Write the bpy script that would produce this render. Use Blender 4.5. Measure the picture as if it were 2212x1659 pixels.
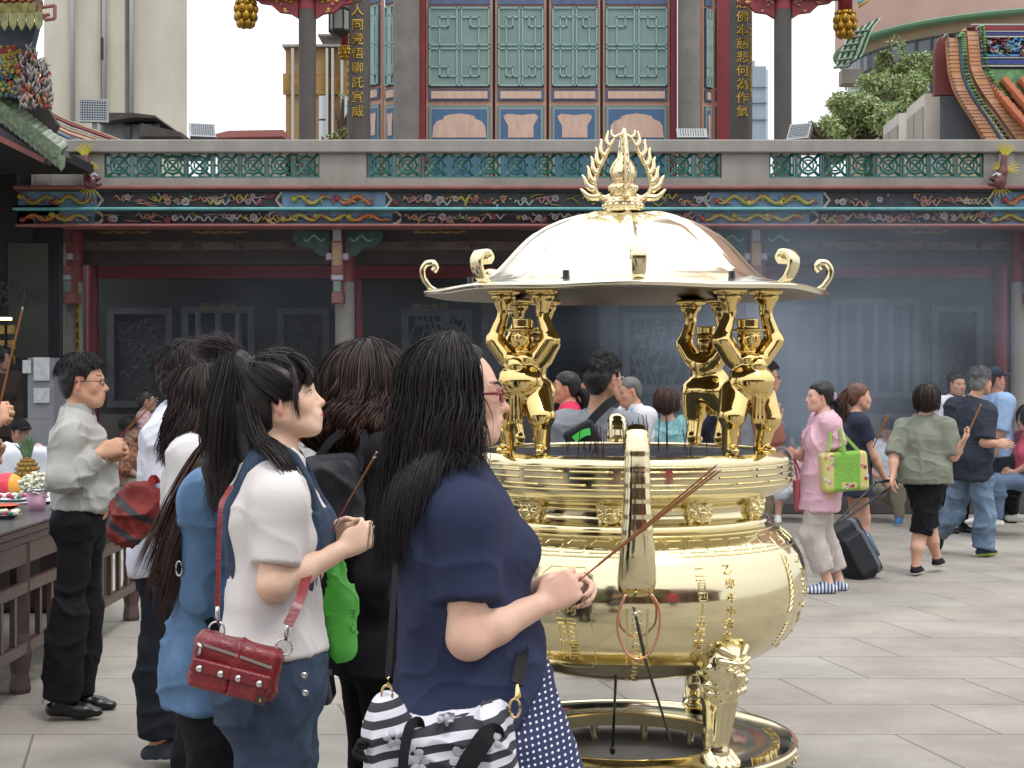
import bpy, bmesh, math, random
import numpy as np
from math import sin, cos, pi, radians, sqrt
from mathutils import Vector, Matrix
for _o in list(bpy.data.objects): bpy.data.objects.remove(_o)
C = bpy.context.scene.collection
random.seed(7); RS = np.random.RandomState(11)
# ------------------------------------------------------------------ camera, sky, sun, exposure
F = 3340.0; HY = 803.0; CH = 1.6          # focal length and horizon in photo pixels (2212 wide), eye height in m
cd = bpy.data.cameras.new('camera'); cam = bpy.data.objects.new('camera', cd); C.objects.link(cam)
cam.location = (0, 0, CH); cam.rotation_euler = (radians(90), 0, 0)
cd.sensor_width = 36; cd.lens = F/2212*36; cd.shift_y = -(829.5-HY)/2212
cd.clip_start = 0.05; cd.clip_end = 2000
bpy.context.scene.camera = cam
SUN_EL, SUN_AZ = radians(62), radians(35)
wd = bpy.data.worlds.new('World'); bpy.context.scene.world = wd; wd.use_nodes = True
nt = wd.node_tree; nt.nodes.clear()
sky = nt.nodes.new('ShaderNodeTexSky'); sky.sky_type = 'NISHITA'; sky.sun_disc = False
sky.sun_elevation = SUN_EL; sky.sun_rotation = SUN_AZ; sky.air_density = 1.0; sky.dust_density = 5.0; sky.ozone_density = 1.0
mx = nt.nodes.new('ShaderNodeMix'); mx.data_type = 'RGBA'; mx.inputs[0].default_value = 0.82
# white overcast, brighter towards the zenith
tcw = nt.nodes.new('ShaderNodeTexCoord'); spw = nt.nodes.new('ShaderNodeSeparateXYZ'); crw = nt.nodes.new('ShaderNodeMapRange'); nt.links.new(tcw.outputs['Generated'], spw.inputs[0]); nt.links.new(spw.outputs[2], crw.inputs[0])
crw.inputs[3].default_value = 0.; crw.inputs[4].default_value = 1.; mw = nt.nodes.new('ShaderNodeMix'); mw.data_type = 'RGBA'; nt.links.new(crw.outputs[0], mw.inputs[0])
mw.inputs[6].default_value = (11.5, 11.7, 12.2, 1); mw.inputs[7].default_value = (21., 21.3, 22., 1); nt.links.new(mw.outputs[2], mx.inputs[7])
bg = nt.nodes.new('ShaderNodeBackground'); bg.inputs[1].default_value = 0.10
ow = nt.nodes.new('ShaderNodeOutputWorld')
nt.links.new(sky.outputs[0], mx.inputs[6]); nt.links.new(mx.outputs[2], bg.inputs[0]); nt.links.new(bg.outputs[0], ow.inputs[0])
sl = bpy.data.lights.new('sun', 'SUN'); sl.energy = 1.3; sl.angle = radians(14); sl.color = (1, .965, .91)
so = bpy.data.objects.new('sun', sl); C.objects.link(so)
so.rotation_euler = (radians(90)-SUN_EL, 0, radians(35))
vs = bpy.context.scene.view_settings
vs.view_transform = 'Standard'; vs.look = 'None'; vs.gamma = 1; vs.use_curve_mapping = False; vs.exposure = 0.18
cy = bpy.context.scene.cycles
cy.max_bounces = 7; cy.diffuse_bounces = 3; cy.glossy_bounces = 4; cy.transmission_bounces = 5; cy.volume_bounces = 0
cy.transparent_max_bounces = 12; cy.caustics_reflective = False; cy.caustics_refractive = False; cy.sample_clamp_indirect = 6
cy.use_denoising = True; cy.volume_step_rate = 2.0
# ------------------------------------------------------------------ helpers
def P(px, py, D): return np.array([(px-1106)/F*D, D, CH-(py-HY)/F*D])
def V3(*a): return np.array(a, float)
def nrm(v): v = np.asarray(v, float); return v/(np.linalg.norm(v)+1e-9)
def lin(c):
    if isinstance(c, str):
        c = c.lstrip('#'); c = [int(c[i:i+2], 16)/255 for i in (0, 2, 4)]
        return tuple((x/12.92 if x <= .04045 else ((x+.055)/1.055)**2.4) for x in c)
    return tuple(c)
def tag(o, label=None, cat=None, group=None, kind=None):
    if label: o['label'] = label
    if cat: o['category'] = cat
    if group: o['group'] = group
    if kind: o['kind'] = kind
    return o
def empty(name, loc, label=None, cat=None, group=None):
    o = bpy.data.objects.new(name, None); C.objects.link(o); o.location = tuple(map(float, loc)); o.empty_display_size = .1
    return tag(o, label, cat, group)
def org(o):
    v = np.zeros(3)
    while o is not None: v = v+np.array(o.location); o = o.parent
    return v
def link(name, me, parent=None, at=None):
    """me holds world coordinates; they become local to the parent chain (translations only) or to 'at'"""
    o = bpy.data.objects.new(name, me); C.objects.link(o)
    if parent is not None:
        o.parent = parent; base = org(parent)
        me.transform(Matrix.Translation(Vector(-base)))
    elif at is not None:
        me.transform(Matrix.Translation(Vector(-np.asarray(at, float)))); o.location = tuple(map(float, at))
    return o
def copy_tree(o, parent=None):
    c = o.copy(); C.objects.link(c); c.parent = parent
    for ch in list(o.children): copy_tree(ch, c)
    return c
# materials
_M = {}
def mat(name, col=(.5, .5, .5), rough=.6, metal=0., var=0., vs=4., bump=0., bs=40., attr=False, spec=.5, coat=0., col2=None,
        stretch=(1, 1, 1), emit=None, sss=0., alpha=1., trans=0., aniso=0.):
    if name in _M: return _M[name]
    m = bpy.data.materials.new(name); m.use_nodes = True; t = m.node_tree; b = t.nodes['Principled BSDF']; N = t.nodes.new; L = t.links.new
    c = lin(col); b.inputs['Base Color'].default_value = (*c, 1); b.inputs['Roughness'].default_value = rough
    b.inputs['Metallic'].default_value = metal; b.inputs['Specular IOR Level'].default_value = spec
    b.inputs['Coat Weight'].default_value = coat; b.inputs['Alpha'].default_value = alpha
    if sss: b.inputs['Subsurface Weight'].default_value = sss; b.inputs['Subsurface Radius'].default_value = (.012, .005, .003); b.inputs['Subsurface Scale'].default_value = 1.
    if trans: b.inputs['Transmission Weight'].default_value = trans
    if aniso: b.inputs['Anisotropic'].default_value = aniso
    if emit: b.inputs['Emission Color'].default_value = (*lin(emit[0]), 1); b.inputs['Emission Strength'].default_value = emit[1]
    tc = N('ShaderNodeTexCoord'); mp = N('ShaderNodeMapping'); mp.inputs['Scale'].default_value = stretch; L(tc.outputs['Object'], mp.inputs[0])
    src = None
    if attr:
        a = N('ShaderNodeAttribute'); a.attribute_name = 'Col'; src = a.outputs['Color']; L(src, b.inputs['Base Color'])
    if var or col2:
        n = N('ShaderNodeTexNoise'); n.inputs['Scale'].default_value = vs; n.inputs['Detail'].default_value = 5; n.inputs['Roughness'].default_value = .6
        L(mp.outputs[0], n.inputs['Vector'])
        r = N('ShaderNodeValToRGB'); r.color_ramp.elements[0].position = .33; r.color_ramp.elements[1].position = .67; L(n.outputs[0], r.inputs[0])
        mi = N('ShaderNodeMix'); mi.data_type = 'RGBA'
        if col2:
            r.color_ramp.elements[0].color = (0, 0, 0, 1); r.color_ramp.elements[1].color = (1, 1, 1, 1)
            L(r.outputs[0], mi.inputs[0]); mi.inputs[6].default_value = (*c, 1); mi.inputs[7].default_value = (*lin(col2), 1)
        else:
            mi.blend_type = 'MULTIPLY'; mi.inputs[0].default_value = 1
            lo = max(0, 1-var); hi = 1+var*.5
            r.color_ramp.elements[0].color = (lo, lo, lo, 1); r.color_ramp.elements[1].color = (hi, hi, hi, 1)
            if src: L(src, mi.inputs[6])
            else: mi.inputs[6].default_value = (*c, 1)
            L(r.outputs[0], mi.inputs[7])
        L(mi.outputs[2], b.inputs['Base Color'])
    if bump:
        n = N('ShaderNodeTexNoise'); n.inputs['Scale'].default_value = bs; n.inputs['Detail'].default_value = 4; L(mp.outputs[0], n.inputs['Vector'])
        bp = N('ShaderNodeBump'); bp.inputs['Strength'].default_value = bump; bp.inputs['Distance'].default_value = .01
        L(n.outputs[0], bp.inputs['Height']); L(bp.outputs[0], b.inputs['Normal'])
    _M[name] = m; return m
# mesh building by parts
class MB:
    def __init__(s): s.v = []; s.f = []; s.mi = []; s.n = 0; s.c = []
    def add(s, v, f, m=0, col=None):
        v = np.asarray(v, float); s.v.append(v); s.f += [tuple(int(i)+s.n for i in q) for q in f]; s.mi += [m]*len(f); s.n += len(v)
        s.c.append(np.tile(np.array(col if col is not None else (.5, .5, .5), float), (len(v), 1)))
        return s
    def box(s, c, d, R=None, m=0, col=None, bev=0):
        c = np.asarray(c, float); hx, hy, hz = np.asarray(d, float)/2
        if bev:
            b_ = min(bev, hx*.9, hy*.9, hz*.9); vv = []; ff = []
            for sx in (-1, 1):
                for sy in (-1, 1):
                    for sz in (-1, 1):
                        vv += [(sx*(hx-b_), sy*(hy-b_), sz*hz), (sx*(hx-b_), sy*hy, sz*(hz-b_)), (sx*hx, sy*(hy-b_), sz*(hz-b_))]
            def I(sx, sy, sz, k): return ((sx*2+sy)*2+sz)*3+k
            for z in (0, 1):
                q = [I(0, 0, z, 0), I(1, 0, z, 0), I(1, 1, z, 0), I(0, 1, z, 0)]; ff.append(q if z else q[::-1])
            for y in (0, 1):
                q = [I(0, y, 0, 1), I(1, y, 0, 1), I(1, y, 1, 1), I(0, y, 1, 1)]; ff.append(q[::-1] if y else q)
            for x in (0, 1):
                q = [I(x, 0, 0, 2), I(x, 1, 0, 2), I(x, 1, 1, 2), I(x, 0, 1, 2)]; ff.append(q if x else q[::-1])
            for x in (0, 1):
                for y in (0, 1):
                    q = [I(x, y, 0, 1), I(x, y, 0, 2), I(x, y, 1, 2), I(x, y, 1, 1)]; ff.append(q if x != y else q[::-1])
                for z in (0, 1):
                    q = [I(x, 0, z, 0), I(x, 0, z, 2), I(x, 1, z, 2), I(x, 1, z, 0)]; ff.append(q if x == z else q[::-1])
            for y in (0, 1):
                for z in (0, 1):
                    q = [I(0, y, z, 0), I(0, y, z, 1), I(1, y, z, 1), I(1, y, z, 0)]; ff.append(q if y != z else q[::-1])
            for x in (0, 1):
                for y in (0, 1):
                    for z in (0, 1):
                        q = [I(x, y, z, 0), I(x, y, z, 1), I(x, y, z, 2)]; ff.append(q if (x+y+z) % 2 == 0 else q[::-1])
            v = np.array(vv)
        else:
            v = np.array([(x, y, z) for x in (-hx, hx) for y in (-hy, hy) for z in (-hz, hz)])
            ff = [(0, 1, 3, 2), (4, 6, 7, 5), (0, 4, 5, 1), (2, 3, 7, 6), (0, 2, 6, 4), (1, 5, 7, 3)]
        if R is not None: v = v@np.asarray(R).T
        return s.add(v+c, ff, m, col)
    def bx(s, x0, x1, y0, y1, z0, z1, m=0, col=None, bev=0):
        return s.box(((x0+x1)/2, (y0+y1)/2, (z0+z1)/2), (abs(x1-x0), abs(y1-y0), abs(z1-z0)), None, m, col, bev)
    def tube(s, pts, r, n=8, m=0, col=None, closed=False, ref=None, flat=1., caps=True):
        pts = np.asarray(pts, float); k = len(pts); r = np.broadcast_to(np.asarray(r, float), (k,))
        t = np.gradient(pts, axis=0) if not closed else np.roll(pts, -1, 0)-np.roll(pts, 1, 0)
        t /= np.linalg.norm(t, axis=1, keepdims=True)+1e-9
        rf = np.array(ref if ref is not None else ((0, 0, 1) if abs(t[:, 2]).mean() < .8 else (0, 1, 0)), float)
        u = np.cross(t, rf); u /= np.linalg.norm(u, axis=1, keepdims=True)+1e-9; w = np.cross(u, t)
        a = np.arange(n)*2*pi/n
        v = pts[:, None]+r[:, None, None]*(np.cos(a)[None, :, None]*u[:, None]+flat*np.sin(a)[None, :, None]*w[:, None])
        f = []
        for i in range(k if closed else k-1):
            j = (i+1) % k
            for q in range(n): f.append((i*n+q, i*n+(q+1) % n, j*n+(q+1) % n, j*n+q))
        if not closed and caps: f += [tuple(range(n))[::-1], tuple((k-1)*n+q for q in range(n))]
        return s.add(v.reshape(-1, 3), f, m, col)
    def lathe(s, prof, c=(0, 0, 0), n=32, m=0, col=None, a0=0, a1=2*pi, sq=1.):
        prof = np.asarray(prof, float); full = abs(a1-a0-2*pi) < 1e-6; nn = n if full else n+1
        a = a0+(a1-a0)*np.arange(nn)/n
        v = np.stack([prof[:, None, 0]*np.cos(a), prof[:, None, 0]*np.sin(a)*sq, np.repeat(prof[:, 1:2], nn, 1)], -1)+np.asarray(c, float)
        f = []
        for i in range(len(prof)-1):
            for q in range(nn if full else nn-1):
                q2 = (q+1) % nn; f.append((i*nn+q, i*nn+q2, (i+1)*nn+q2, (i+1)*nn+q))
        return s.add(v.reshape(-1, 3), f, m, col)
    def prism(s, poly, O, U, W, N_, th, m=0, col=None):
        poly = np.asarray(poly, float); k = len(poly); O, U, W, N_ = map(lambda x: np.asarray(x, float), (O, U, W, N_))
        b = O+poly[:, :1]*U+poly[:, 1:]*W
        f = [tuple(range(k))[::-1], tuple(range(k, 2*k))]+[(i, (i+1) % k, (i+1) % k+k, i+k) for i in range(k)]
        return s.add(np.vstack([b, b+N_*th]), f, m, col)
    def ball(s, c, r, n=10, m=0, col=None, R=None):
        r = np.broadcast_to(np.asarray(r, float), (3,)); th = np.linspace(0, pi, n//2+2)[1:-1]; a = np.arange(n)*2*pi/n
        v = [(0, 0, -1)]+[(sin(t)*cos(q), sin(t)*sin(q), -cos(t)) for t in th for q in a]+[(0, 0, 1)]
        v = np.array(v)*r; k = len(th); f = [(0, 1+(q+1) % n, 1+q) for q in range(n)]
        for i in range(k-1):
            for q in range(n): f.append((1+i*n+q, 1+i*n+(q+1) % n, 1+(i+1)*n+(q+1) % n, 1+(i+1)*n+q))
        f += [(1+(k-1)*n+q, 1+(k-1)*n+(q+1) % n, 1+k*n) for q in range(n)]
        if R is not None: v = v@np.asarray(R).T
        return s.add(v+np.asarray(c, float), f, m, col)
    def build(s, name, mats, parent=None, at=None, smooth=False, attr=False, bevel=0, auto=None):
        me = bpy.data.meshes.new(name); me.from_pydata(np.vstack(s.v).tolist(), [], s.f)
        for m in (mats if isinstance(mats, (list, tuple)) else [mats]): me.materials.append(m)
        me.polygons.foreach_set('material_index', s.mi)
        if attr:
            ca = me.color_attributes.new('Col', 'FLOAT_COLOR', 'POINT'); cc = np.vstack(s.c); cc = np.hstack([cc, np.ones((len(cc), 1))])
            ca.data.foreach_set('color', cc.astype(np.float32).ravel())
        if smooth: me.shade_smooth()
        if auto: me.shade_smooth(); me.set_sharp_from_angle(angle=radians(auto))
        me.update()
        return link(name, me, parent, at)
def rotz(a): c_, s_ = cos(a), sin(a); return np.array([[c_, -s_, 0], [s_, c_, 0], [0, 0, 1]])
def roty(a): c_, s_ = cos(a), sin(a); return np.array([[c_, 0, s_], [0, 1, 0], [-s_, 0, c_]])
def rotx(a): c_, s_ = cos(a), sin(a); return np.array([[1, 0, 0], [0, c_, -s_], [0, s_, c_]])
def text_mesh(txt, size, ext=.004, vertical=False, space=1.15):
    """polygons of lettering in the xy plane, extruded; returns verts, faces"""
    vs_, fs_ = [], []; n = 0
    items = list(txt) if vertical else [txt]
    for i, ch in enumerate(items):
        if ch == ' ': continue
        cu = bpy.data.curves.new('t', 'FONT'); cu.body = ch; cu.size = size; cu.extrude = ext; cu.align_x = 'CENTER'; cu.align_y = 'CENTER'; cu.resolution_u = 2
        o = bpy.data.objects.new('t', cu); C.objects.link(o); dg = bpy.context.evaluated_depsgraph_get(); me = bpy.data.meshes.new_from_object(o.evaluated_get(dg))
        v = np.zeros(len(me.vertices)*3); me.vertices.foreach_get('co', v); v = v.reshape(-1, 3)
        if vertical: v[:, 1] -= i*size*space
        vs_.append(v); fs_ += [tuple(k+n for k in p.vertices) for p in me.polygons]; n += len(v)
        bpy.data.objects.remove(o); bpy.data.curves.remove(cu); bpy.data.meshes.remove(me)
    return np.vstack(vs_), fs_
# ------------------------------------------------------------------ numpy noise and implicit surfaces
def _h(i, j, k, s):
    n = (i*73856093) ^ (j*19349663) ^ (k*83492791) ^ (s*2654435)
    n = (n ^ (n >> 13))*1274126177; n = n ^ (n >> 16)
    return (n & 0xffff)/32767.5-1
def noise3(p, s=0):
    p = np.asarray(p); i = np.floor(p).astype(np.int64); f = p-i; f = f*f*(3-2*f); r = 0
    for a in (0, 1):
        for b in (0, 1):
            for c in (0, 1):
                r = r+_h(i[:, 0]+a, i[:, 1]+b, i[:, 2]+c, s)*(f[:, 0] if a else 1-f[:, 0])*(f[:, 1] if b else 1-f[:, 1])*(f[:, 2] if c else 1-f[:, 2])
    return r
def smin(a, b, k):
    if k <= 0: return np.minimum(a, b)
    h = np.maximum(k-np.abs(a-b), 0)/k; return np.minimum(a, b)-h*h*k*.25
class Sdf:
    def __init__(s): s.ops = []
    def _put(s, fn, lo, hi, k, sub): s.ops.append((fn, np.asarray(lo, float), np.asarray(hi, float), k, sub)); return s
    def cone(s, a, b, ra, rb, k=.02, ax=None, fl=1., sub=False, c0=None, c1=None, e=0.):
        """tapered capsule; flattened by fl along ax; c0/c1 cut the ends flat at fractions of its length"""
        a = np.asarray(a, float); b = np.asarray(b, float); ra += e; rb += e; L2 = max(((b-a)**2).sum(), 1e-9); ln = sqrt(L2); ba = b-a
        axx = nrm(ax) if ax is not None else None
        def fn(X, Y, Z):
            x, y, z = X-a[0], Y-a[1], Z-a[2]; t0 = (x*ba[0]+y*ba[1]+z*ba[2])/L2; t = np.clip(t0, 0, 1)
            dx, dy, dz = x-ba[0]*t, y-ba[1]*t, z-ba[2]*t
            if axx is not None:
                q = (dx*axx[0]+dy*axx[1]+dz*axx[2]); w = q*(1/fl-1); dx = dx+w*axx[0]; dy = dy+w*axx[1]; dz = dz+w*axx[2]
            d = np.sqrt(dx*dx+dy*dy+dz*dz)-(ra+(rb-ra)*t)
            if axx is not None and fl < 1: d = d*(.5+.5*fl)
            if c0 is not None: d = np.maximum(d, (c0-t0)*ln)
            if c1 is not None: d = np.maximum(d, (t0-c1)*ln)
            return d
        R = max(ra, rb)*max(1, fl); return s._put(fn, np.minimum(a, b)-R, np.maximum(a, b)+R, k, sub)
    def ell(s, c, r, R=None, k=.02, sub=False, e=0.):
        c = np.asarray(c, float); r = np.asarray(r, float)+e; M = np.eye(3) if R is None else np.asarray(R)   # rows of M: local axes in world
        def fn(X, Y, Z):
            x, y, z = X-c[0], Y-c[1], Z-c[2]
            u = M[0, 0]*x+M[0, 1]*y+M[0, 2]*z; v = M[1, 0]*x+M[1, 1]*y+M[1, 2]*z; w = M[2, 0]*x+M[2, 1]*y+M[2, 2]*z
            k0 = np.sqrt((u/r[0])**2+(v/r[1])**2+(w/r[2])**2); k1 = np.sqrt((u/r[0]**2)**2+(v/r[1]**2)**2+(w/r[2]**2)**2)+1e-6
            return k0*(k0-1)/k1
        ext = np.sqrt(((M*r[:, None])**2).sum(0)); return s._put(fn, c-ext, c+ext, k, sub)
    def rbox(s, c, h, rad, R=None, k=.01, sub=False):
        c = np.asarray(c, float); h = np.asarray(h, float); M = np.eye(3) if R is None else np.asarray(R)
        def fn(X, Y, Z):
            x, y, z = X-c[0], Y-c[1], Z-c[2]; q = []
            for i in range(3): q.append(np.abs(M[i, 0]*x+M[i, 1]*y+M[i, 2]*z)-(h[i]-rad))
            o = np.sqrt(sum(np.maximum(a, 0)**2 for a in q)); return o+np.minimum(np.maximum(np.maximum(q[0], q[1]), q[2]), 0)-rad
        ext = (np.abs(M)*h[:, None]).sum(0); return s._put(fn, c-ext, c+ext, k, sub)
    def plane(s, p, n, k=.004):
        """keep the side the normal points away from"""
        p = np.asarray(p, float); n = nrm(n)
        def fn(X, Y, Z): return -((X-p[0])*n[0]+(Y-p[1])*n[1]+(Z-p[2])*n[2])
        return s._put(fn, np.full(3, -1e3), np.full(3, 1e3), k, 2)
    def fn(s, f, k=.004): return s._put(f, np.full(3, -1e3), np.full(3, 1e3), k, 2)
    def mesh(s, vox, pad=None, zmin=None, disp=None):
        us = [o for o in s.ops if not o[4]]; lo = np.min([o[1] for o in us], 0)-.03; hi = np.max([o[2] for o in us], 0)+.03
        if zmin is not None: lo[2] = max(lo[2], zmin)
        n = np.ceil((hi-lo)/vox).astype(int)+1; ax = [(lo[i]+vox*np.arange(n[i])).astype(np.float32) for i in range(3)]
        G = np.full(n, .06, np.float32)
        for fn, a, b, k, sub in s.ops:
            m = max(k, .0)+2.5*vox
            if sub == 2: sl = (slice(None),)*3
            else:
                i0 = np.clip(np.floor((a-m-lo)/vox).astype(int), 0, n); i1 = np.clip(np.ceil((b+m-lo)/vox).astype(int)+1, 0, n)
                if (i1 <= i0).any(): continue
                sl = tuple(slice(i0[q], i1[q]) for q in range(3))
            d = fn(ax[0][sl[0]][:, None, None], ax[1][sl[1]][None, :, None], ax[2][sl[2]][None, None, :])
            if sub: G[sl] = -smin(-G[sl], d, k)
            else: G[sl] = smin(G[sl], np.minimum(d, .06), k)
        G[[0, -1]] = .05; G[:, [0, -1]] = .05; G[:, :, [0, -1]] = .05
        return nets(G, lo, vox)
def nets(G, lo, h):
    I = G < 0; c = np.zeros(tuple(np.array(G.shape)-1), np.int8)
    for i in (0, 1):
        for j in (0, 1):
            for k in (0, 1): c += I[i:i+c.shape[0], j:j+c.shape[1], k:k+c.shape[2]]
    A = np.argwhere((c > 0) & (c < 8)); off = np.array([(i, j, k) for i in (0, 1) for j in (0, 1) for k in (0, 1)])
    val = np.stack([G[A[:, 0]+o[0], A[:, 1]+o[1], A[:, 2]+o[2]] for o in off], 1)
    acc = np.zeros((len(A), 3)); cnt = np.zeros(len(A))
    for p in range(8):
        for q in range(p+1, 8):
            if np.abs(off[p]-off[q]).sum() != 1: continue
            x = (val[:, p] < 0) != (val[:, q] < 0); t = np.where(x, val[:, p]/np.where(x, val[:, p]-val[:, q], 1), 0)
            acc += x[:, None]*(off[p]+t[:, None]*(off[q]-off[p])); cnt += x
    Vv = lo+h*(A+acc/cnt[:, None]); idx = np.full(c.shape, -1, np.int32); idx[A[:, 0], A[:, 1], A[:, 2]] = np.arange(len(A)); Q = []
    for d in range(3):
        e = [0, 0, 0]; e[d] = 1; S = np.array(G.shape); s0 = tuple(slice(0, S[i]-e[i]) for i in range(3)); s1 = tuple(slice(e[i], S[i]) for i in range(3))
        x = np.argwhere(I[s0] != I[s1]); a, b = (d+1) % 3, (d+2) % 3
        x = x[(x[:, a] > 0) & (x[:, b] > 0) & (x[:, a] < S[a]-1) & (x[:, b] < S[b]-1)]
        ua = np.zeros(3, int); ub = np.zeros(3, int); ua[a] = 1; ub[b] = 1
        g = lambda y: idx[y[:, 0], y[:, 1], y[:, 2]]
        q = np.stack([g(x-ua-ub), g(x-ub), g(x), g(x-ua)], 1); fl = ~I[x[:, 0], x[:, 1], x[:, 2]]; q[fl] = q[fl][:, ::-1]; Q.append(q)
    return Vv, np.vstack(Q)
def vnormals(v, q):
    n = np.cross(v[q[:, 2]]-v[q[:, 0]], v[q[:, 3]]-v[q[:, 1]]); o = np.zeros_like(v)
    for i in range(4): np.add.at(o, q[:, i], n)
    return o/(np.linalg.norm(o, axis=1, keepdims=True)+1e-12)
def qmesh(name, v, q, mats, parent=None, at=None, col=None, mi=None, smooth=True):
    me = bpy.data.meshes.new(name); me.vertices.add(len(v)); me.vertices.foreach_set('co', np.asarray(v, np.float32).ravel())
    k = q.shape[1]; me.loops.add(len(q)*k); me.loops.foreach_set('vertex_index', q.astype(np.int32).ravel())
    me.polygons.add(len(q)); me.polygons.foreach_set('loop_start', np.arange(len(q), dtype=np.int32)*k)
    me.update(calc_edges=True)
    for m in (mats if isinstance(mats, (list, tuple)) else [mats]): me.materials.append(m)
    if mi is not None: me.polygons.foreach_set('material_index', mi.astype(np.int32))
    if col is not None:
        ca = me.color_attributes.new('Col', 'FLOAT_COLOR', 'POINT'); ca.data.foreach_set('color', np.hstack([col, np.ones((len(col), 1))]).astype(np.float32).ravel())
    if smooth: me.shade_smooth()
    me.update(); return link(name, me, parent, at)
def folds(v, q, amp, f=(7, 7, 3), seed=0, mask=None):
    """cloth folds: warped ridges pushed along the normals"""
    n = vnormals(v, q); w = v+.05*np.stack([noise3(v*6, seed+i) for i in (1, 2, 3)], 1)
    a = 1-np.abs(noise3(w*np.array(f), seed)); b = noise3(w*np.array(f)*2.3, seed+9)
    c_ = 1-np.abs(noise3(w*np.array(f)[::-1]*1.7+3.3, seed+5)); d = amp*((1.5*a**4-.45)+.3*b+.7*c_**5); d = d if mask is None else d*mask(v)
    return v+n*d[:, None]
def strands(Pts, r, cols):
    """Pts (N,S,3) hair strands -> thin three-sided tubes"""
    N_, S_, _ = Pts.shape; t = np.gradient(Pts, axis=1); t /= np.linalg.norm(t, axis=2, keepdims=True)+1e-9
    u = np.cross(t, np.array((.31, .9, .3))); u /= np.linalg.norm(u, axis=2, keepdims=True)+1e-9; w = np.cross(t, u)
    s = np.linspace(0, 1, S_); rr = (r*np.minimum(1, .4+s*6)*np.minimum(1, .12+(1-s)*3.))[None, :, None] if np.isscalar(r) else r[:, None, None]*(np.minimum(1, .4+s*6)*np.minimum(1, .12+(1-s)*3.))[None, :, None]
    v = np.stack([Pts+rr*(cos(a)*u+sin(a)*w) for a in (0, 2*pi/3, 4*pi/3)], 2)
    i = np.arange(N_*(S_-1)); n_ = i//(S_-1); k = i % (S_-1); b0 = (n_*S_+k)*3; Q = []
    for a in range(3): Q.append(np.stack([b0+a, b0+(a+1) % 3, b0+3+(a+1) % 3, b0+3+a], 1))
    col = np.repeat(cols[:, None], S_*3, 1).reshape(-1, 3)
    return v.reshape(-1, 3), np.vstack(Q), col
# ------------------------------------------------------------------ people
SKIN = lin('#c99a7c')
M_skin = mat('skin', SKIN, .5, attr=True, var=.06, vs=30, bump=.08, bs=220, sss=.12, spec=.35)
M_hair = mat('hair', '#16120f', .44, attr=True, spec=.32, aniso=.4)
M_eye = mat('eye_white', '#d8d2cc', .2); M_iris = mat('iris', '#1c0f09', .15)
M_blackp = mat('black_plastic', '#141414', .3); M_sil = mat('silver_metal', '#c8c8c8', .25, 1.)
M_gold2 = mat('pale_gold', '#d8bd86', .25, 1.)
M_sole = mat('white_rubber', '#d8d8d4', .6)
FAB = {}
def fab(name, col=(.5, .5, .5), **k):
    d = dict(rough=.85, var=.12, vs=9, bump=.25, bs=160, spec=.2); d.update(k); return mat(name, col, **d)
def hframe(c, yaw, pitch=0., roll=0., s=1.):
    cy_, sy_ = cos(yaw), sin(yaw); f = V3(cy_, sy_, 0); l = V3(-sy_, cy_, 0); u = V3(0, 0, 1)
    f2 = f*cos(pitch)+u*sin(pitch); u2 = u*cos(pitch)-f*sin(pitch)
    l2 = l*cos(roll)+u2*sin(roll); u3 = u2*cos(roll)-l*sin(roll)
    return dict(c=np.asarray(c, float), f=f2, u=u3, l=l2, s=s, R=np.array([l2, f2, u3]))
def hp(h, x, y, z): return h['c']+h['s']*(x*h['l']+y*h['f']+z*h['u'])
def head_sdf(S, h, near=False, nose=1., chin=1., jaw=1.):
    s = h['s']; R = h['R']; E = lambda x, y, z, r, k, **w: S.ell(hp(h, x, y, z), np.array(r)*s, R, k*s, **w)
    Cn = lambda a, b, ra, rb, k, **w: S.cone(hp(h, *a), hp(h, *b), ra*s, rb*s, k*s, **w)
    E(0, -.016, .030, (.073, .092, .081), .0)
    E(0, .026, -.022, (.060, .062, .080), .03)
    E(0, .050, -.080, (.036*jaw, .032, .030), .03)
    E(0, .070*chin, -.098, (.017, .012, .013), .02)
    for q in (-1, 1):
        Cn((q*.056, -.012, -.045), (q*.020, .052, -.093), .018, .018, .03)
        E(q*.040, .052, -.028, (.022, .022, .024), .02)
        Cn((q*.012, .079, .019), (q*.040, .066, .021), .0085, .007, .014)
        E(q*.031, .092, .002, (.018, .016, .011), .010, sub=True)
        E(q*.031, .070, .001, (.0145, .0125, .0125), .004)
        Cn((q*.019, .081, .0062), (q*.043, .071, .0055), .0035, .003, .003)
        Cn((q*.019, .080, -.0072), (q*.042, .071, -.007), .003, .0025, .004)
        E(q*.011, .088, -.036, (.008, .010, .0065), .006)
        # ear: rim, bowl and lobe
        ea = hp(h, q*.073, -.010, -.008)
        Re = np.array([nrm(q*h['l']*.85-h['f']*.5), nrm(h['f']*.85+q*h['l']*.5), h['u']])
        S.ell(ea, np.array((.009, .017, .031))*s, Re, .004*s)
        S.ell(ea+s*(Re[0]*.009+h['f']*.001+h['u']*.004), np.array((.007, .010, .018))*s, Re, .003*s, sub=True)
        S.ell(ea+s*(-h['u']*.026+h['f']*.004), np.array((.007, .009, .009))*s, Re, .006*s)
    Cn((0, .082, .004), (0, .102*nose, -.031), .0062, .0085, .013)
    E(0, .1035*nose, -.034, (.0098, .009, .0085), .006)
    E(0, .080, -.062, (.028, .0145, .022), .016)
    E(0, .0905, -.0598, (.020, .0068, .0052), .004)
    E(0, .0885, -.0692, (.017, .0078, .0060), .003)
    Cn((-.022, .086, -.0645), (.022, .086, -.0645), .0018, .0018, .003, sub=True)
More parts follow.
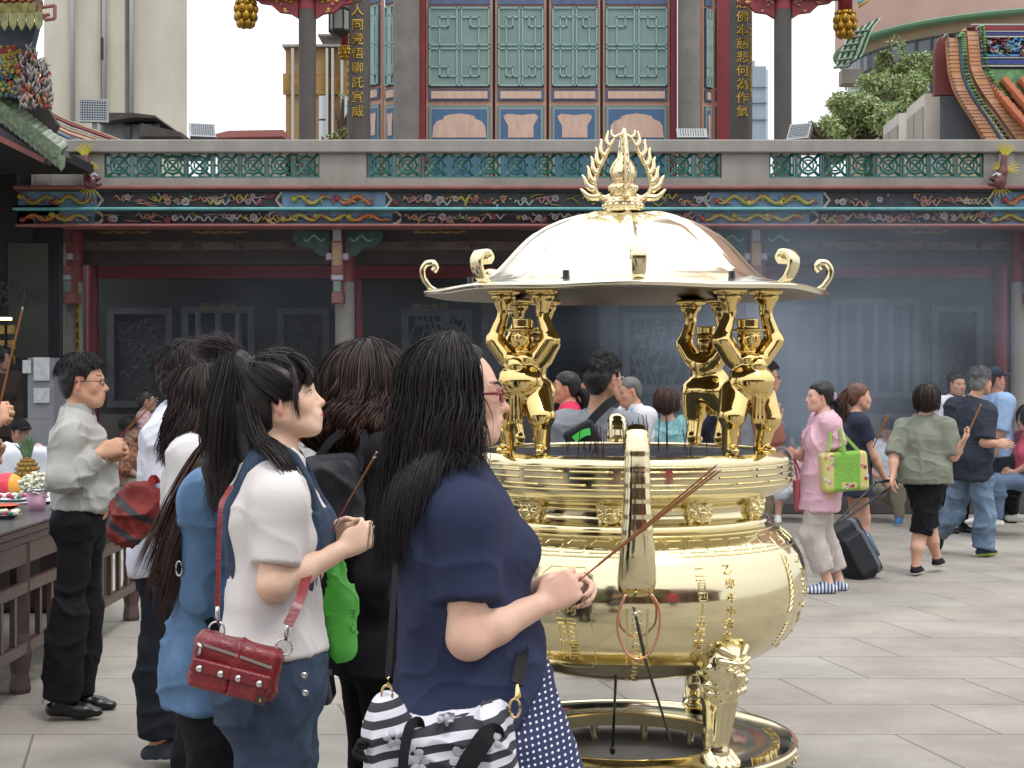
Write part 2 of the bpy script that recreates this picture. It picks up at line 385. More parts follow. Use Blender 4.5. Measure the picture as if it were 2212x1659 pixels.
def skin_cols(v, h, base, lips='#b0584f', brow=True, blush=.5, eyes=True):
    q = (v-h['c'])@h['R'].T/h['s']; col = np.tile(np.array(lin(base) if isinstance(base, str) else base, float), (len(v), 1))
    n = noise3(v*60, 5)[:, None]; col *= 1+.035*n; col = col*(1+np.array((.0, -.05, -.06))*noise3(v*13, 8)[:, None])
    def mixin(c, m): m = np.clip(m, 0, 1)[:, None]; return col*(1-m)+np.array(lin(c))*m
    col = mixin('#c9705c', blush*.55*np.exp(-(((np.abs(q[:, 0])-.045)/.022)**2+((q[:, 1]-.055)/.03)**2+((q[:, 2]+.03)/.022)**2)))
    col = mixin('#c46a58', .45*np.exp(-((q[:, 0]/.014)**2+((q[:, 1]-.1)/.02)**2+((q[:, 2]+.033)/.012)**2)))
    col = mixin('#b8604e', .4*(np.abs(q[:, 0]) > .068)*(np.abs(q[:, 2]+.01) < .04)*(np.abs(q[:, 1]+.01) < .04))
    lip = (np.abs(q[:, 0]) < .0235-.3*np.abs(q[:, 2]+.0645))*(np.abs(q[:, 2]+.0645) < .0112-.00018/.02*np.abs(q[:, 0])/.02*1.2)*(q[:, 1] > .072)
    col = mixin(lips, .85*lip)
    if brow:
        zc = .0245+.004*np.cos((np.abs(q[:, 0])-.032)/.02)
        col = mixin('#2a1d17', .8*(np.abs(q[:, 2]-zc) < .0035)*(np.abs(q[:, 0]) > .013)*(np.abs(q[:, 0]) < .048)*(q[:, 1] > .04))
    if eyes:
        e = ((np.abs(q[:, 0])-.031)/.0125)**2+((q[:, 2])/.0042)**2 < 1; e = e*(q[:, 1] > .05)
        col = mixin('#c9c2bc', .9*e); i = (((np.abs(q[:, 0])-.032)**2+q[:, 2]**2) < .0052**2)*e; col = mixin('#140c09', 1.*i)
        ln = (np.abs(((np.abs(q[:, 0])-.031)/.0140)**2+((q[:, 2]-.001)/.0055)**2-1) < .42)*(q[:, 2] > -.001)*(q[:, 1] > .05); col = mixin('#1d130f', .85*ln)
    return col
def hand_sdf(S, w, d, n, t, s=1., curl=(.5, .6, .4), spread=.12, thumb=(.5, .3), L=1., k=.006):
    """w wrist, d direction of the hand, n palm normal, t thumb side"""
    d = nrm(d); n = nrm(n-d*np.dot(n, d)); t_ = np.cross(n, d); t = t_ if np.dot(t_, t) > 0 else -t_
    fl = [.072, .078, .073, .058]; rr = [.0088, .0090, .0086, .0076]
    kn = []
    for i in range(4):
        a = (1.5-i)*.0185
        K = w+s*(d*(.088-.004*abs(i-1)-(.006 if i == 3 else 0))+t*a-n*.002); kn.append(K)
        S.cone(w+s*(d*.012+t*a*.6), K, .0145*s, .0115*s, .012*s)
    S.ell(w+s*(d*.048+t*.0), (.036*s, .045*s, .0155*s), np.array([t, d, n]), .012*s)
    for i in range(4):
        c = np.array(curl)*(1+.06*i); a = 0; p = kn[i]; seg = fl[i]*s*L*np.array([.46, .31, .23]); dd = nrm(d+t*spread*(1.5-i)*.5)
        r = rr[i]*s
        for j in range(3):
            a += c[j]; v = dd*cos(a)+n*sin(a); q = p+v*seg[j]; S.cone(p, q, r, r*.9, .0025*s if j == 0 else .0015*s); p = q; r *= .92
    p = w+s*(d*.022+t*.026+n*.006); v = nrm(d*.75+t*thumb[0]+n*thumb[1]); q = p+v*.040*s; S.cone(p, q, .0145*s, .0115*s, .008*s)
    S.ell((p+q)/2, (.016*s, .024*s, .014*s), np.array([t, d, n]), .012*s)
    v2 = nrm(v+n*.35+d*.25-t*.25); r_ = q+v2*.026*s; S.cone(q, r_, .0105*s, .0095*s, .003*s)
    v3 = nrm(v2+n*.2-t*.25); S.cone(r_, r_+v3*.022*s, .0098*s, .0078*s, .002*s)
def push_out(p, els):
    sh = p.shape; p = p.reshape(-1, 3).copy(); k = np.repeat(1+.13*np.random.RandomState(1).rand(sh[0], 1), sh[1], 1).reshape(-1, 1)
    for c, r, R in els:
        q = (p-c)@R.T/(r*k); d = np.linalg.norm(q, axis=1); m = d < 1
        if m.any(): q[m] = q[m]/(d[m][:, None]+1e-6); p[m] = (q[m]*r*k[m])@R+c
    return p.reshape(sh)
def hair_cut(h, fw, up):
    """keep hair above a hairline given as (forward, up) pairs in the head frame"""
    fw = np.array(fw)*h['s']; up = np.array(up)*h['s']; c, f, u = h['c'], h['f'], h['u']
    def fn(X, Y, Z):
        x, y, z = X-c[0], Y-c[1], Z-c[2]; a = x*f[0]+y*f[1]+z*f[2]; b = x*u[0]+y*u[1]+z*u[2]
        return (b-np.interp(a, fw, up)).astype(np.float32)*.8
    return fn
HL_SHORT = ((-.2, -.075, -.05, -.028, -.020, .018, .022, .045, .066, .2), (-.085, -.085, -.06, -.01, .026, .026, -.006, .048, .060, .075))
HL_LONG = ((-.2, -.06, -.01, .03, .05, .075, .2), (-.11, -.11, -.10, -.05, .0, .055, .075))
def hair_cap(h, e, hl, extra=(), vox=.005, amp=.004, fr=40, parent=None, col=(.01, .008, .007), seed=1, name='hair', st=(1, 1, 1)):
    s = h['s']; S = Sdf(); S.ell(hp(h, 0, -.018, .031), (np.array((.073, .093, .081))+e)*s, h['R'], 0)
    S.ell(hp(h, 0, -.045, -.02), (np.array((.062, .055, .07))+e*.8)*s, h['R'], .03*s)
    S.fn(hair_cut(h, *hl), .012*s)
    for a in extra: a(S)
    v, q = S.mesh(vox); n = vnormals(v, q); st = np.array(st)
    d = amp*(noise3(v*fr*st, seed)+.6*noise3(v*fr*2.2*st, seed+4)); v = v+n*d[:, None]
    c = np.tile(np.array(col), (len(v), 1))*(1+.25*noise3(v*30*st, seed+2))[:, None]
    return qmesh(name, v, q, M_hair, parent, col=c)
def fall_guides(h, n, phi, th0, thm, L, drift=(0, 0, 0), shell=(0., .012), wave=(.006, 22), steps=18, curlin=0., seed=0, tipvar=.12, er=(.079, .100, .091), spread=.0, lenfn=None):
    rs = np.random.RandomState(seed); s = h['s']; ph = rs.uniform(phi[0], phi[1], n)*rs.choice([-1, 1], n); t0 = rs.uniform(th0[0], th0[1], n); tm = thm if np.isscalar(thm) else rs.uniform(thm[0], thm[1], n)
    LL = (L if np.isscalar(L) else rs.uniform(L[0], L[1], n))*(1-tipvar*rs.rand(n)); sh = rs.uniform(shell[0], shell[1], n)
    if lenfn is not None: LL = LL*lenfn(ph)
    S_ = steps; t = np.linspace(0, 1, S_)[None]; L1 = .095*s*(tm-t0); arc = t*LL[:, None]; th = np.minimum(t0[:, None]+arc/(.095*s), np.broadcast_to(np.asarray(tm), (n,))[:, None])
    ov = np.maximum(arc-L1[:, None], 0)
    r = (np.array(er)[None, None, :]+sh[:, None, None])*s; cen = hp(h, 0, -.018, .028)
    loc = np.stack([np.sin(th)*np.sin(ph)[:, None], np.sin(th)*np.cos(ph)[:, None], np.cos(th)], -1)*r; p = cen+loc@h['R']
    dn = -V3(0, 0, 1)*.75-h['u']*.25; k = np.clip(ov/.1, 0, 1)[..., None]
    out = (loc@h['R']); out = out/(np.linalg.norm(out, axis=2, keepdims=True)+1e-6)
    p = p+ov[..., None]*nrm(dn)+(ov**1.3)[..., None]*np.array(drift)+out*k*spread*ov[..., None]-out*(curlin*np.maximum(ov/np.maximum(LL[:, None], .01)-.35, 0)**1.5)[..., None]
    w = wave[0]*np.clip(ov/.08, 0, 1)*(.6+.8*rs.rand(n))[:, None]; f_ = wave[1]*(.8+.4*rs.rand(n))[:, None]; o_ = rs.rand(n)[:, None]*6.3
    p = p+(w*np.sin(ov*f_*2+o_))[..., None]*h['f']+(w*np.cos(ov*f_*1.7+o_))[..., None]*h['l']
    return p
def make_strands(G, per, width, r, col, col2=None, seed=0, parent=None, name='hair', tip=.45, push=None, fly=0., colfn=None, mixp=.35, mat_=None):
    rs = np.random.RandomState(seed+50); N_, S_, _ = G.shape; A = np.repeat(G, per, 0); o = rs.normal(0, 1, (N_*per, 1, 3))*width
    t = np.linspace(0, 1, S_)[None, :, None]; A = A+o*(1-(1-tip)*t)*(.35+.65*np.minimum(t*4, 1))
    A = A+np.cumsum(rs.normal(0, .00045, A.shape), 1)*(1+fly*3)
    if push is not None: A = push_out(A, push)
    c = np.tile(np.array(col, float), (len(A), 1)); c *= (.7+.7*rs.rand(len(A), 1))
    if col2 is not None: m = (np.repeat(rs.rand(N_, 1), per, 0)*.7+.3*rs.rand(len(A), 1)) < mixp; c = np.where(m, np.array(col2)*(.7+.5*rs.rand(len(A), 1)), c)
    rr = r*(.6+.8*rs.rand(len(A)))
    v, q, cc = strands(A, rr, c)
    if colfn is not None: cc = colfn(v, cc)
    return qmesh(name, v, q, mat_ or M_hair, parent, col=cc)
def skel(D, head, yaw, H=None, sex='f', lean=0., jp=None, floor=0., seated=False, dy=0., build=1., stance=.0, pitch=0., hyaw=None, roll=0., shy=None, hs=1., pelvis=None, nb=None):
    hc = P(head[0], head[1], D); yw = radians(yaw); f = V3(cos(yw), sin(yw), 0); l = V3(-sin(yw), cos(yw), 0); z = V3(0, 0, 1)
    if H is None: H = hc[2]-floor+.112
    s = H/1.65; J = dict(s=s, f=f, l=l, yaw=yw, sex=sex, b=build, D=D, floor=floor)
    J['h'] = hframe(hc, radians(yaw if hyaw is None else hyaw), radians(pitch), radians(roll), s*hs)
    a = radians(lean); up = z*cos(a)+f*sin(a)
    J['nb'] = hc+(-.028*f-.150*z)*s if nb is None else P(nb[0], nb[1], D+nb[2])
    J['pel'] = J['nb']-up*(.475*s) if pelvis is None else P(pelvis[0], pelvis[1], D+pelvis[2])
    if not seated and pelvis is None: J['pel'][2] = floor+.545*H
    J['up'] = nrm(J['nb']-J['pel']); J['ft'] = nrm(f-J['up']*np.dot(f, J['up']))
    sy = yw if shy is None else radians(shy); ls = V3(-sin(sy), cos(sy), 0); J['ls'] = ls
    w = (.165 if sex == 'f' else .19)*s
    for n, q in (('L', 1), ('R', -1)):
        J['sh'+n] = J['nb']-J['up']*.045*s+ls*q*w
        J['el'+n] = J['sh'+n]+V3(0, 0, -.285*s)+l*q*.035*s-f*.02*s; J['wr'+n] = J['el'+n]+V3(0, 0, -.23*s)+f*.05*s
        J['hip'+n] = J['pel']+l*q*.085*s-J['up']*.02*s; J['kn'+n] = V3(*(J['hip'+n][:2]+l[:2]*q*stance*.5), floor+.275*H)+f*.015*s
        J['an'+n] = V3(*(J['kn'+n][:2]+l[:2]*q*stance*.5), floor+.075*s)-f*.02*s; J['toe'+n] = None
    for k, v in (jp or {}).items(): J[k] = P(v[0], v[1], D+v[2]) if v is not None else None
    return J
def torso(S, J, e=0., belly=0., bust=None, k=.04, low=True):
    s, u, f, l, b = J['s'], J['up'], J['ft'], J['l'], J['b']; nb, pel = J['nb'], J['pel']; R = np.array([l, f, u]); Rs = np.array([J['ls'], nrm(np.cross(J['ls'], u))*-1, u])
    fe = J['sex'] == 'f'; bust = (.06 if fe else 0) if bust is None else bust
    S.ell(pel+u*.02*s, np.array((.165*b, .112*b, .13))*s, R, k, e=e)
    S.cone(pel+u*.08*s, nb-u*.17*s, (.125 if fe else .135)*s*b, .140*s*b, k, ax=f, fl=.76, e=e)
    S.ell(nb-u*.17*s, np.array(((.145 if fe else .165)*b, .105*b, .14))*s, Rs, k, e=e)
    S.cone(J['shL']-u*.005*s, J['shR']-u*.005*s, .050*s, .050*s, k, e=e)
    for n in 'LR':
        S.cone(nb-u*.01*s, J['sh'+n], .050*s, .044*s, .05*s, e=e)
        if low: S.ell(J['hip'+n]-f*.045*s*b+u*.0*s, np.array((.085, .08, .095))*s*b, R, k, e=e)
    if bust:
        for q in (-1, 1): S.ell(nb-u*.20*s+f*.075*s+l*q*.068*s, np.array((.062, bust, .062))*s, R, .04*s, e=e)
    if belly: S.ell(pel+u*.13*s+f*.05*s, np.array((.125, .07+belly, .13))*s, R, .06*s, e=e)
def arm(S, J, n, e=0., up=1., fo=1., k=.03, cut=False, e2=None):
    s, b = J['s'], J['b']*.5+.5; r = (.045, .038, .036, .024) if J['sex'] == 'f' else (.052, .043, .041, .028); e2 = e if e2 is None else e2
    a, m, w = J['sh'+n], J['el'+n], J['wr'+n]; ka = J.get('armk', 1.)
    S.cone(a, m if up >= 1 else a+(m-a)*up, r[0]*s*b*ka*1.08, (r[0]+(r[1]-r[0])*up)*s*b*ka, k, e=e, c1=1. if (cut and up < 1) else None)
    if up >= 1 and fo > 0:
        S.cone(m, a+(m-a)*.9, r[1]*s*b*ka, r[1]*s*b*ka*.9, .02, e=e)
        q = m+(w-m)*min(fo, .35); S.cone(m, q, r[1]*s*b*ka, r[2]*1.04*s*b*ka, .025, e=e, c1=None)
        S.cone(q, m+(w-m)*fo, r[2]*1.04*s*b*ka, (r[3]+(r[2]-r[3])*(1-fo))*s*(.5+.5*b*ka), .02, e=e2, c1=1. if (cut and fo < 1.01) else None)
def leg(S, J, n, e=0., up=1., lo=1., k=.04, cut=False, e2=None):
    s, b = J['s'], J['b']; h_, kn, an = J['hip'+n], J['kn'+n], J['an'+n]; m = h_+(kn-h_)*up; e2 = e if e2 is None else e2
    r0 = .083*b if J['sex'] == 'f' else .085*b
    S.cone(h_, m, r0*s, (r0+(.056-r0)*up)*s, k, e=e, c1=1. if (cut and up < 1) else None)
    if up >= 1 and lo > 0:
        fwd = J['f']; c1 = kn+(an-kn)*.32-fwd*.012*s
        if lo > .35:
            S.cone(kn, c1, .053*s, .055*s, .03, e=e); S.cone(c1, kn+(an-kn)*lo, .054*s, (.034+(.054-.034)*(1-lo))*s, .03, e=e2, c1=1. if cut else None)
        else: S.cone(kn, kn+(an-kn)*lo, .053*s, .055*s, .03, e=e, c1=1. if cut else None)
def footdir(J, n):
    if J['toe'+n] is not None: return nrm(J['toe'+n]-J['an'+n])
    return J['f']
def foot(S, J, n, e=0., k=.02):
    s = J['s']; a = J['an'+n]; fd = footdir(J, n); fl = J['toe'+n] is None
    dn = V3(0, 0, -1) if fl else nrm(np.cross(J['l'], fd)*1.); dn = dn if dn[2] < 0 else -dn
    heel = a+dn*.040*s-fd*.035*s; ball_ = a+dn*.048*s+fd*.110*s; tip = a+dn*.054*s+fd*.165*s
    S.cone(heel, ball_, .031*s, .030*s, k, ax=dn, fl=.9, e=e); S.cone(ball_, tip, .032*s, .020*s, k, ax=dn, fl=.8, e=e); S.cone(a, ball_-fd*.03*s, .034*s, .028*s, k, e=e)
    return dn, fd
FIGS = []
def person(label, J, skin='#c2937a', vox=.008, top=None, bot=None, shoes=None, hands=None, nose=1., belly=0., bust=None, lips='#a8564c', legs=True, neckr=.052, group=None, body_extra=None, blush=.5, jaw=1., chin=1., eyes=True, handsc=1., brow=True):
    s = J['s']; h = J['h']; base = V3(*(J['pel'][:2]), J['floor']); root = empty('person', base, label, 'person', group)
    S = Sdf(); torso(S, J, 0., belly, bust); torso_n = None
    for n in 'LR':
        arm(S, J, n)
        if legs: leg(S, J, n); foot(S, J, n)
    S.cone(hp(h, 0, -.022, -.045), J['nb']-J['up']*.01*s, neckr*.96*s, neckr*1.08*s, .03)
    head_sdf(S, h, nose=nose, jaw=jaw, chin=chin)
    for n in 'LR':
        w, m = J['wr'+n], J['el'+n]; d = nrm(w-m); hd = (hands or {}).get(n, {})
        q = 1 if n == 'L' else -1
        hand_sdf(S, w, np.array(hd.get('d', d), float), np.array(hd.get('n', -q*J['l']), float), np.array(hd.get('t', J['f']), float), s*hd.get('s', .95 if J['sex'] == 'f' else 1.05)*handsc,
                 hd.get('curl', (.35, .45, .3)), hd.get('spread', .1), hd.get('thumb', (.5, .3)))
    if body_extra: body_extra(S)
    zm = -10 if legs else None
    v, q = S.mesh(vox, zmin=(J['floor']+.004) if legs else None)
    qmesh('body', v, q, M_skin, root, col=skin_cols(v, h, skin, lips, blush=blush, eyes=eyes, brow=brow))
    gz = lambda y: P(0, y, J['D'])[2]
    if bot:
        S = Sdf(); b = dict(type='pants', e=.016, len=1., top=.10, name='trousers', fold=.007, e2=None, fk=1.); b.update(bot); e = b['e']; R = np.array([J['l'], J['ft'], J['up']])
        S.ell(J['pel']+J['up']*.02*s, np.array((.165*J['b'], .112*J['b'], .13))*s, R, .04, e=e)
        S.cone(J['pel']+J['up']*.02*s, J['pel']+J['up']*.16*s, .135*s*J['b'], .128*s*J['b'], .04, ax=J['ft'], fl=.78, e=e)
        for n in 'LR': S.ell(J['hip'+n]-J['f']*.045*s*J['b'], np.array((.085, .08, .095))*s*J['b'], R, .04, e=e)
        if b['type'] in ('pants', 'shorts'):
            L_ = b['len']
            for n in 'LR':
                if L_ > .5: leg(S, J, n, e, 1., (L_-.5)*2, cut=True, e2=b['e2'])
                else: leg(S, J, n, e, L_*2, 0, cut=True)
                if b['e2'] is not None and L_ > .55:   # straight trouser leg
                    S.cone(J['kn'+n], J['kn'+n]+(J['an'+n]-J['kn'+n])*(L_-.5)*2, .056*s, .056*s, .03, e=b['e2'], c1=1.)
        else:
            hz = b['hem'] if isinstance(b['hem'], float) else gz(b['hem']); m = (J['knL']+J['knR'])/2; t_ = (J['pel'][2]-hz)/max(J['pel'][2]-m[2], .05); m2 = J['pel']+(m-J['pel'])*t_
            S.cone(J['pel'], m2+(J['pel']-m2)*.0, .15*s*J['b'], b.get('r', .2)*s, .04, ax=J['f'], fl=b.get('fl', .85), e=e); S.plane(V3(0, 0, hz), V3(0, 0, -1))
        S.plane(J['pel']+J['up']*b['top']*s, J['up'])
        if top and not top.get('tuck') and not J.get('seated'):
            hz_ = top.get('hem'); hz_ = hz_ if isinstance(hz_, float) else (gz(hz_) if hz_ else J['pel'][2]-.06*s); S.plane(V3(0, 0, hz_+.035), V3(0, 0, 1))
        for a in b.get('extra', ()): a(S)
        v, q = S.mesh(b.get('vox', vox), zmin=J['floor']+.012); v = folds(v, q, b['fold'], b.get('ff', (7, 7, 9)), 21)
        if b.get('colfn'): qmesh(b['name'], v, q, b['mat'], root, col=b['colfn'](v))
        else: qmesh(b['name'], v, q, b['mat'], root)
    if top:
        S = Sdf(); t = dict(e=.012, sleeve=.6, hem=None, name='shirt', fold=.006, flare=.165, se=None, tuck=False, neck=.066, ff=(8, 8, 5), long=False); t.update(top); e = t['e']; se = t['se'] if t['se'] is not None else e+.006
        torso(S, J, e, belly, bust, low=not t['tuck'])
        for n in 'LR':
            if t['long']: arm(S, J, n, se, 1., 1., cut=True)
            elif t['sleeve'] > 1: arm(S, J, n, se, 1., t['sleeve']-1, cut=True)
            elif t['sleeve'] > 0: arm(S, J, n, se, t['sleeve'], 0, cut=True)
            if not t['long'] and t['sleeve'] <= 1 and t['sleeve'] > 0:
                a, m = J['sh'+n], J['el'+n]; mm = a+(m-a)*t['sleeve']; S.cone(a-(m-a)*.0, mm, .044*s*(J['b']*.5+.5)*J.get('armk', 1.), (.048 if J['sex'] == 'f' else .055)*s*J.get('armk', 1.), .03, e=se+.003, c1=1.)
        hz = t['hem'] if isinstance(t['hem'], float) else (gz(t['hem']) if t['hem'] else J['pel'][2]-.06*s)
        pp = J['pel']+J['up']*(hz-J['pel'][2])-J['up']*.05
        S.cone(J['pel']+J['up']*.2*s+J['ft']*belly*.5, pp, .135*s*J['b'], t['flare']*s*J['b'], .06, ax=J['ft'], fl=.74, e=e+.004)
        for a in t.get('extra', ()): a(S)
        S.plane(V3(0, 0, hz), V3(0, 0, -1))
        S.cone(J['nb']+J['up']*.012*s+J['ft']*t.get('nf', .012)*s, h['c'], t['neck']*s, t['neck']*1.2*s, .006, sub=True)
        v, q = S.mesh(t.get('vox', vox)); v = folds(v, q, t['fold'], t['ff'], t.get('seed', 31), t.get('mask'))
        if t.get('colfn'): qmesh(t['name'], v, q, t['mat'], root, col=t['colfn'](v))
        else: qmesh(t['name'], v, q, t['mat'], root)
        if t.get('collar'):
            S = Sdf(); c0 = J['nb']+J['up']*.0*s+J['ft']*.008*s; c1_ = c0+(nrm(J['up']*.9+(h['c']-J['nb'])*.8))*.052*s
            S.cone(c0, c1_, .072*s, .062*s, .01, c0=0., c1=1.); S.cone(c0-J['up']*.03, c1_+J['up']*.03, .0655*s, .054*s, .002, sub=True)
            S.cone(c0+J['ft']*.07*s, c1_+J['ft']*.09*s, .012*s, .022*s, .004, sub=True)
            v, q = S.mesh(min(vox*.6, .005)); qmesh('collar', v, q, t.get('cmat', t['mat']), root)
    if shoes and legs:
        for n in 'LR':
            S = Sdf(); dn, fd = foot(S, J, n, shoes.get('e', .007)); a = J['an'+n]
            S.plane(a+V3(0, 0, 1)*(shoes.get('hi', .01))*s, V3(0, 0, 1)*.9-fd*.35)
            if J['toe'+n] is None: S.plane(V3(0, 0, J['floor']+.003), V3(0, 0, -1))
            v, q = S.mesh(min(vox, .007)); mi = ((v[q].mean(1)-a)@dn > .055*s).astype(int) if shoes.get('sole') else None
            qmesh('shoe', v, q, [shoes['mat'], shoes['sole']] if shoes.get('sole') else shoes['mat'], root, mi=mi)
    return root
def glasses(root, h, m, r=.0022, w=.019, hh=.012, temple=True, name='glasses', tr=1.):
    B = MB(); s = h['s']
    for q in (-1, 1):
        pts = [hp(h, q*(.032+w*cos(a)*(1-.0*abs(sin(a)))), .096-.25*abs(w*cos(a)*q+.0)*.3-(.006 if q*cos(a)*q > .5 else 0), -.001+hh*np.sign(sin(a))*abs(sin(a))**.6) for a in np.linspace(0, 2*pi, 20, endpoint=False)]
        B.tube(pts, r*s, 6, closed=True)
        if temple: B.tube([hp(h, q*(.032+w), .090, .004), hp(h, q*.071, .07, .004), hp(h, q*.077, -.01, .004), hp(h, q*.076, -.022, -.006)], [r*1.1*s*tr, r*s*tr, r*s, r*s], 6)
    B.tube([hp(h, -.013, .098, .002), hp(h, 0, .101, .004), hp(h, .013, .098, .002)], r*s, 6)
    return B.build(name, m, root, smooth=True)
def eyeballs(root, h):
    for q in (-1, 1):
        B = MB(); c = hp(h, q*.031, .0695, .0005); s = h['s']; R = h['R'].T
        B.ball(c, .0122*s, 14, 0); g = nrm(h['f']); B.ball(c+g*.0075*s, (.0065*s,)*3, 10, 1); B.build('eye', [M_eye, M_iris], root, smooth=True)
def lashes(root, h):
    s = h['s']
    for q in (-1, 1):
        B = MB(); B.tube([hp(h, q*.0185, .0800, .003), hp(h, q*.025, .0838, .0078), hp(h, q*.033, .0822, .0085), hp(h, q*.041, .0765, .0055), hp(h, q*.047, .0715, .0025)], np.array([.0006, .0014, .0016, .0014, .0008])*s, 6); B.build('eyelashes', M_blackp, root, smooth=True)
        B = MB(); B.tube([hp(h, q*.013, .0885, .0225), hp(h, q*.024, .0865, .027), hp(h, q*.036, .0815, .0285), hp(h, q*.048, .0735, .0245)], np.array([.0016, .0028, .0026, .001])*s, 6); B.build('eyebrow', M_hair2, root, smooth=True)
M_hair2 = mat('brow_hair', '#2a1d18', .8)
def sticks(label, a, b, n=3, fan=.02, r=.0013, red=.22, group=None, seed=0):
    """a bunch of incense sticks from the hand (a) to the burning tips (b)"""
    rs = np.random.RandomState(seed); a = np.asarray(a, float); b = np.asarray(b, float); root = empty('incense_sticks', a, label, 'incense sticks', group)
    for i in range(n):
        o = rs.normal(0, 1, 3)*fan; o -= nrm(b-a)*np.dot(o, nrm(b-a)); e_ = b+o*1.+(b-a)*rs.uniform(-.04, .04); c = a+(e_-a)*red+rs.normal(0, .001, 3)
        a2 = a-(e_-a)*.08
        B = MB(); B.tube([a2, c], r*.8, 6, 0); B.tube([c, e_-(e_-a)*.012], r*1.25, 6, 1); B.tube([e_-(e_-a)*.012, e_], r*1.3, 6, 2)
        B.build('stick', [mat('stick_red', '#a3123f', .5), mat('stick_incense', '#8a5a30', .8), mat('stick_ash', '#a8a49c', .9)], root)
    return root
# ------------------------------------------------------------------ the two women in front
BLK = (.012, .010, .010); BRN = (.045, .022, .016)
def build_A():
    D = 3.42
    J = skel(D, (997, 853), 14, sex='f', hs=.955, hyaw=3, pitch=1, build=1.18, nb=(966, 1003, 0), pelvis=(1012, 1545, .02), H=1.64,
             jp=dict(shR=(1000, 1112, -.15), elR=(1013, 1378, -.17), wrR=(1172, 1304, -.10), shL=(1010, 1080, .17), elL=(1085, 1330, .20), wrL=(1185, 1262, .06)))
    J['armk'] = .98; h = J['h']
    lower = lambda: None
    tee = fab('navy_cotton', '#2a3049', var=.15, vs=6, bump=.3, bs=260)
    def hemcut(S): S.plane(P(1172, 1440, D), (1, .2, -1.05), .006)
    M = mat('dotted_navy', '#1b2444', .8)
    nt_ = M.node_tree; b_ = nt_.nodes['Principled BSDF']; tc = nt_.nodes.new('ShaderNodeTexCoord'); mp = nt_.nodes.new('ShaderNodeMapping'); mp.inputs['Scale'].default_value = (76, 76, 76); mp.inputs['Rotation'].default_value = (0, .12, .0)
    vo = nt_.nodes.new('ShaderNodeTexVoronoi'); vo.voronoi_dimensions = '2D'; vo.inputs['Randomness'].default_value = 0; vo.inputs['Scale'].default_value = 1
    sp = nt_.nodes.new('ShaderNodeSeparateXYZ'); cb = nt_.nodes.new('ShaderNodeCombineXYZ')
    mt = nt_.nodes.new('ShaderNodeMath'); mt.operation = 'LESS_THAN'; mt.inputs[1].default_value = .20; mi_ = nt_.nodes.new('ShaderNodeMix'); mi_.data_type = 'RGBA'
    mi_.inputs[6].default_value = (*lin('#1f2a4e'), 1); mi_.inputs[7].default_value = (*lin('#d5d6e0'), 1); L = nt_.links.new
    L(tc.outputs['Object'], mp.inputs[0]); L(mp.outputs[0], sp.inputs[0]); L(sp.outputs[0], cb.inputs[0]); L(sp.outputs[2], cb.inputs[1]); L(cb.outputs[0], vo.inputs[0]); L(vo.outputs['Distance'], mt.inputs[0]); L(mt.outputs[0], mi_.inputs[0]); L(mi_.outputs[2], b_.inputs['Base Color'])
    root = person('long-haired woman in red glasses and navy tee holding incense beside the golden burner', J, skin='#cfa893', vox=.0048, lips='#a55a52', blush=.7, neckr=.05, bust=.085, belly=.03, nose=1., handsc=.98, eyes=False, jaw=1.08,
        top=dict(mat=tee, e=.014, sleeve=.64, hem=1620, fold=.0085, flare=.20, se=.009, extra=[hemcut], name='tee_shirt', vox=.006, ff=(7, 7, 3.2), seed=3),
        bot=dict(mat=M, type='skirt', hem=.42, r=.22, fl=.85, e=.006, extra=[lambda S: S.cone(P(1090, 1470, D-.02), P(1120, 1720, D-.02), .095, .15, .08), lambda S: S.plane(P(1150, 1415, D), (0, 0, 1))], fold=.010, ff=(6, 6, 1.5), name='dotted_skirt', vox=.009),
        shoes=dict(mat=fab('black_canvas', '#17171a')),
        hands={'R': dict(d=(.80, .10, .50), n=(.12, .95, -.10), t=(.1, .2, 1), curl=(.95, 1.15, .75), thumb=(.35, .75)),
               'L': dict(d=(.93, -.12, -.05), n=(-.05, -.75, -.55), t=(.2, -.5, .8), curl=(.75, .9, .5), thumb=(.3, .6))})
    eyeballs(root, h); lashes(root, h)
    els = [(J['nb']-J['up']*.15, np.array((.215, .15, .20)), np.array([J['l'], J['ft'], J['up']])), (J['shR']-V3(0, 0, .01), np.array((.068,)*3), np.eye(3)),
           (hp(h, 0, -.018, .02), np.array((.073, .096, .09)), h['R'])]
    mass = lambda S: [S.cone(hp(h, 0, -.045, .03), P(915, 990, D), .074, .068, .05), S.cone(P(915, 990, D), P(885, 1090, D-.01), .066, .035, .05), S.cone(hp(h, 0, .0, .0), P(965, 990, D), .07, .06, .05)]
    hair_cap(h, .011, ((-.2, -.03, -.01, .01, .025, .045, .2), (-.13, -.13, -.10, -.04, .03, .10, .13)), [mass], vox=.006, amp=.004, fr=14, st=(1, 1, .25), parent=root, col=BLK, name='hair')
    hr = [o for o in root.children if o.name.startswith('hair')][0]
    G = fall_guides(h, 1000, (1.12, 3.14), (.02, .6), (1.35, 1.8), (.43, .55), drift=(-.10, 0, 0), shell=(.004, .020), wave=(.006, 9), steps=22, seed=2, spread=.08, lenfn=lambda p: .60+.40*np.clip((np.abs(p)-1.5)/.7, 0, 1))
    G2 = fall_guides(h, 110, (1.25, 2.0), (.03, .3), (1.3, 1.7), (.36, .50), drift=(.16, -.08, 0), shell=(.010, .022), wave=(.02, 10), steps=22, seed=12, spread=.02, lenfn=lambda p: .72+0*p)
    make_strands(np.concatenate([G, G2]), 8, .0095, .0011, BLK, (.024, .018, .016), 4, root, 'hair_strands', push=els, tip=.9, mixp=.3)
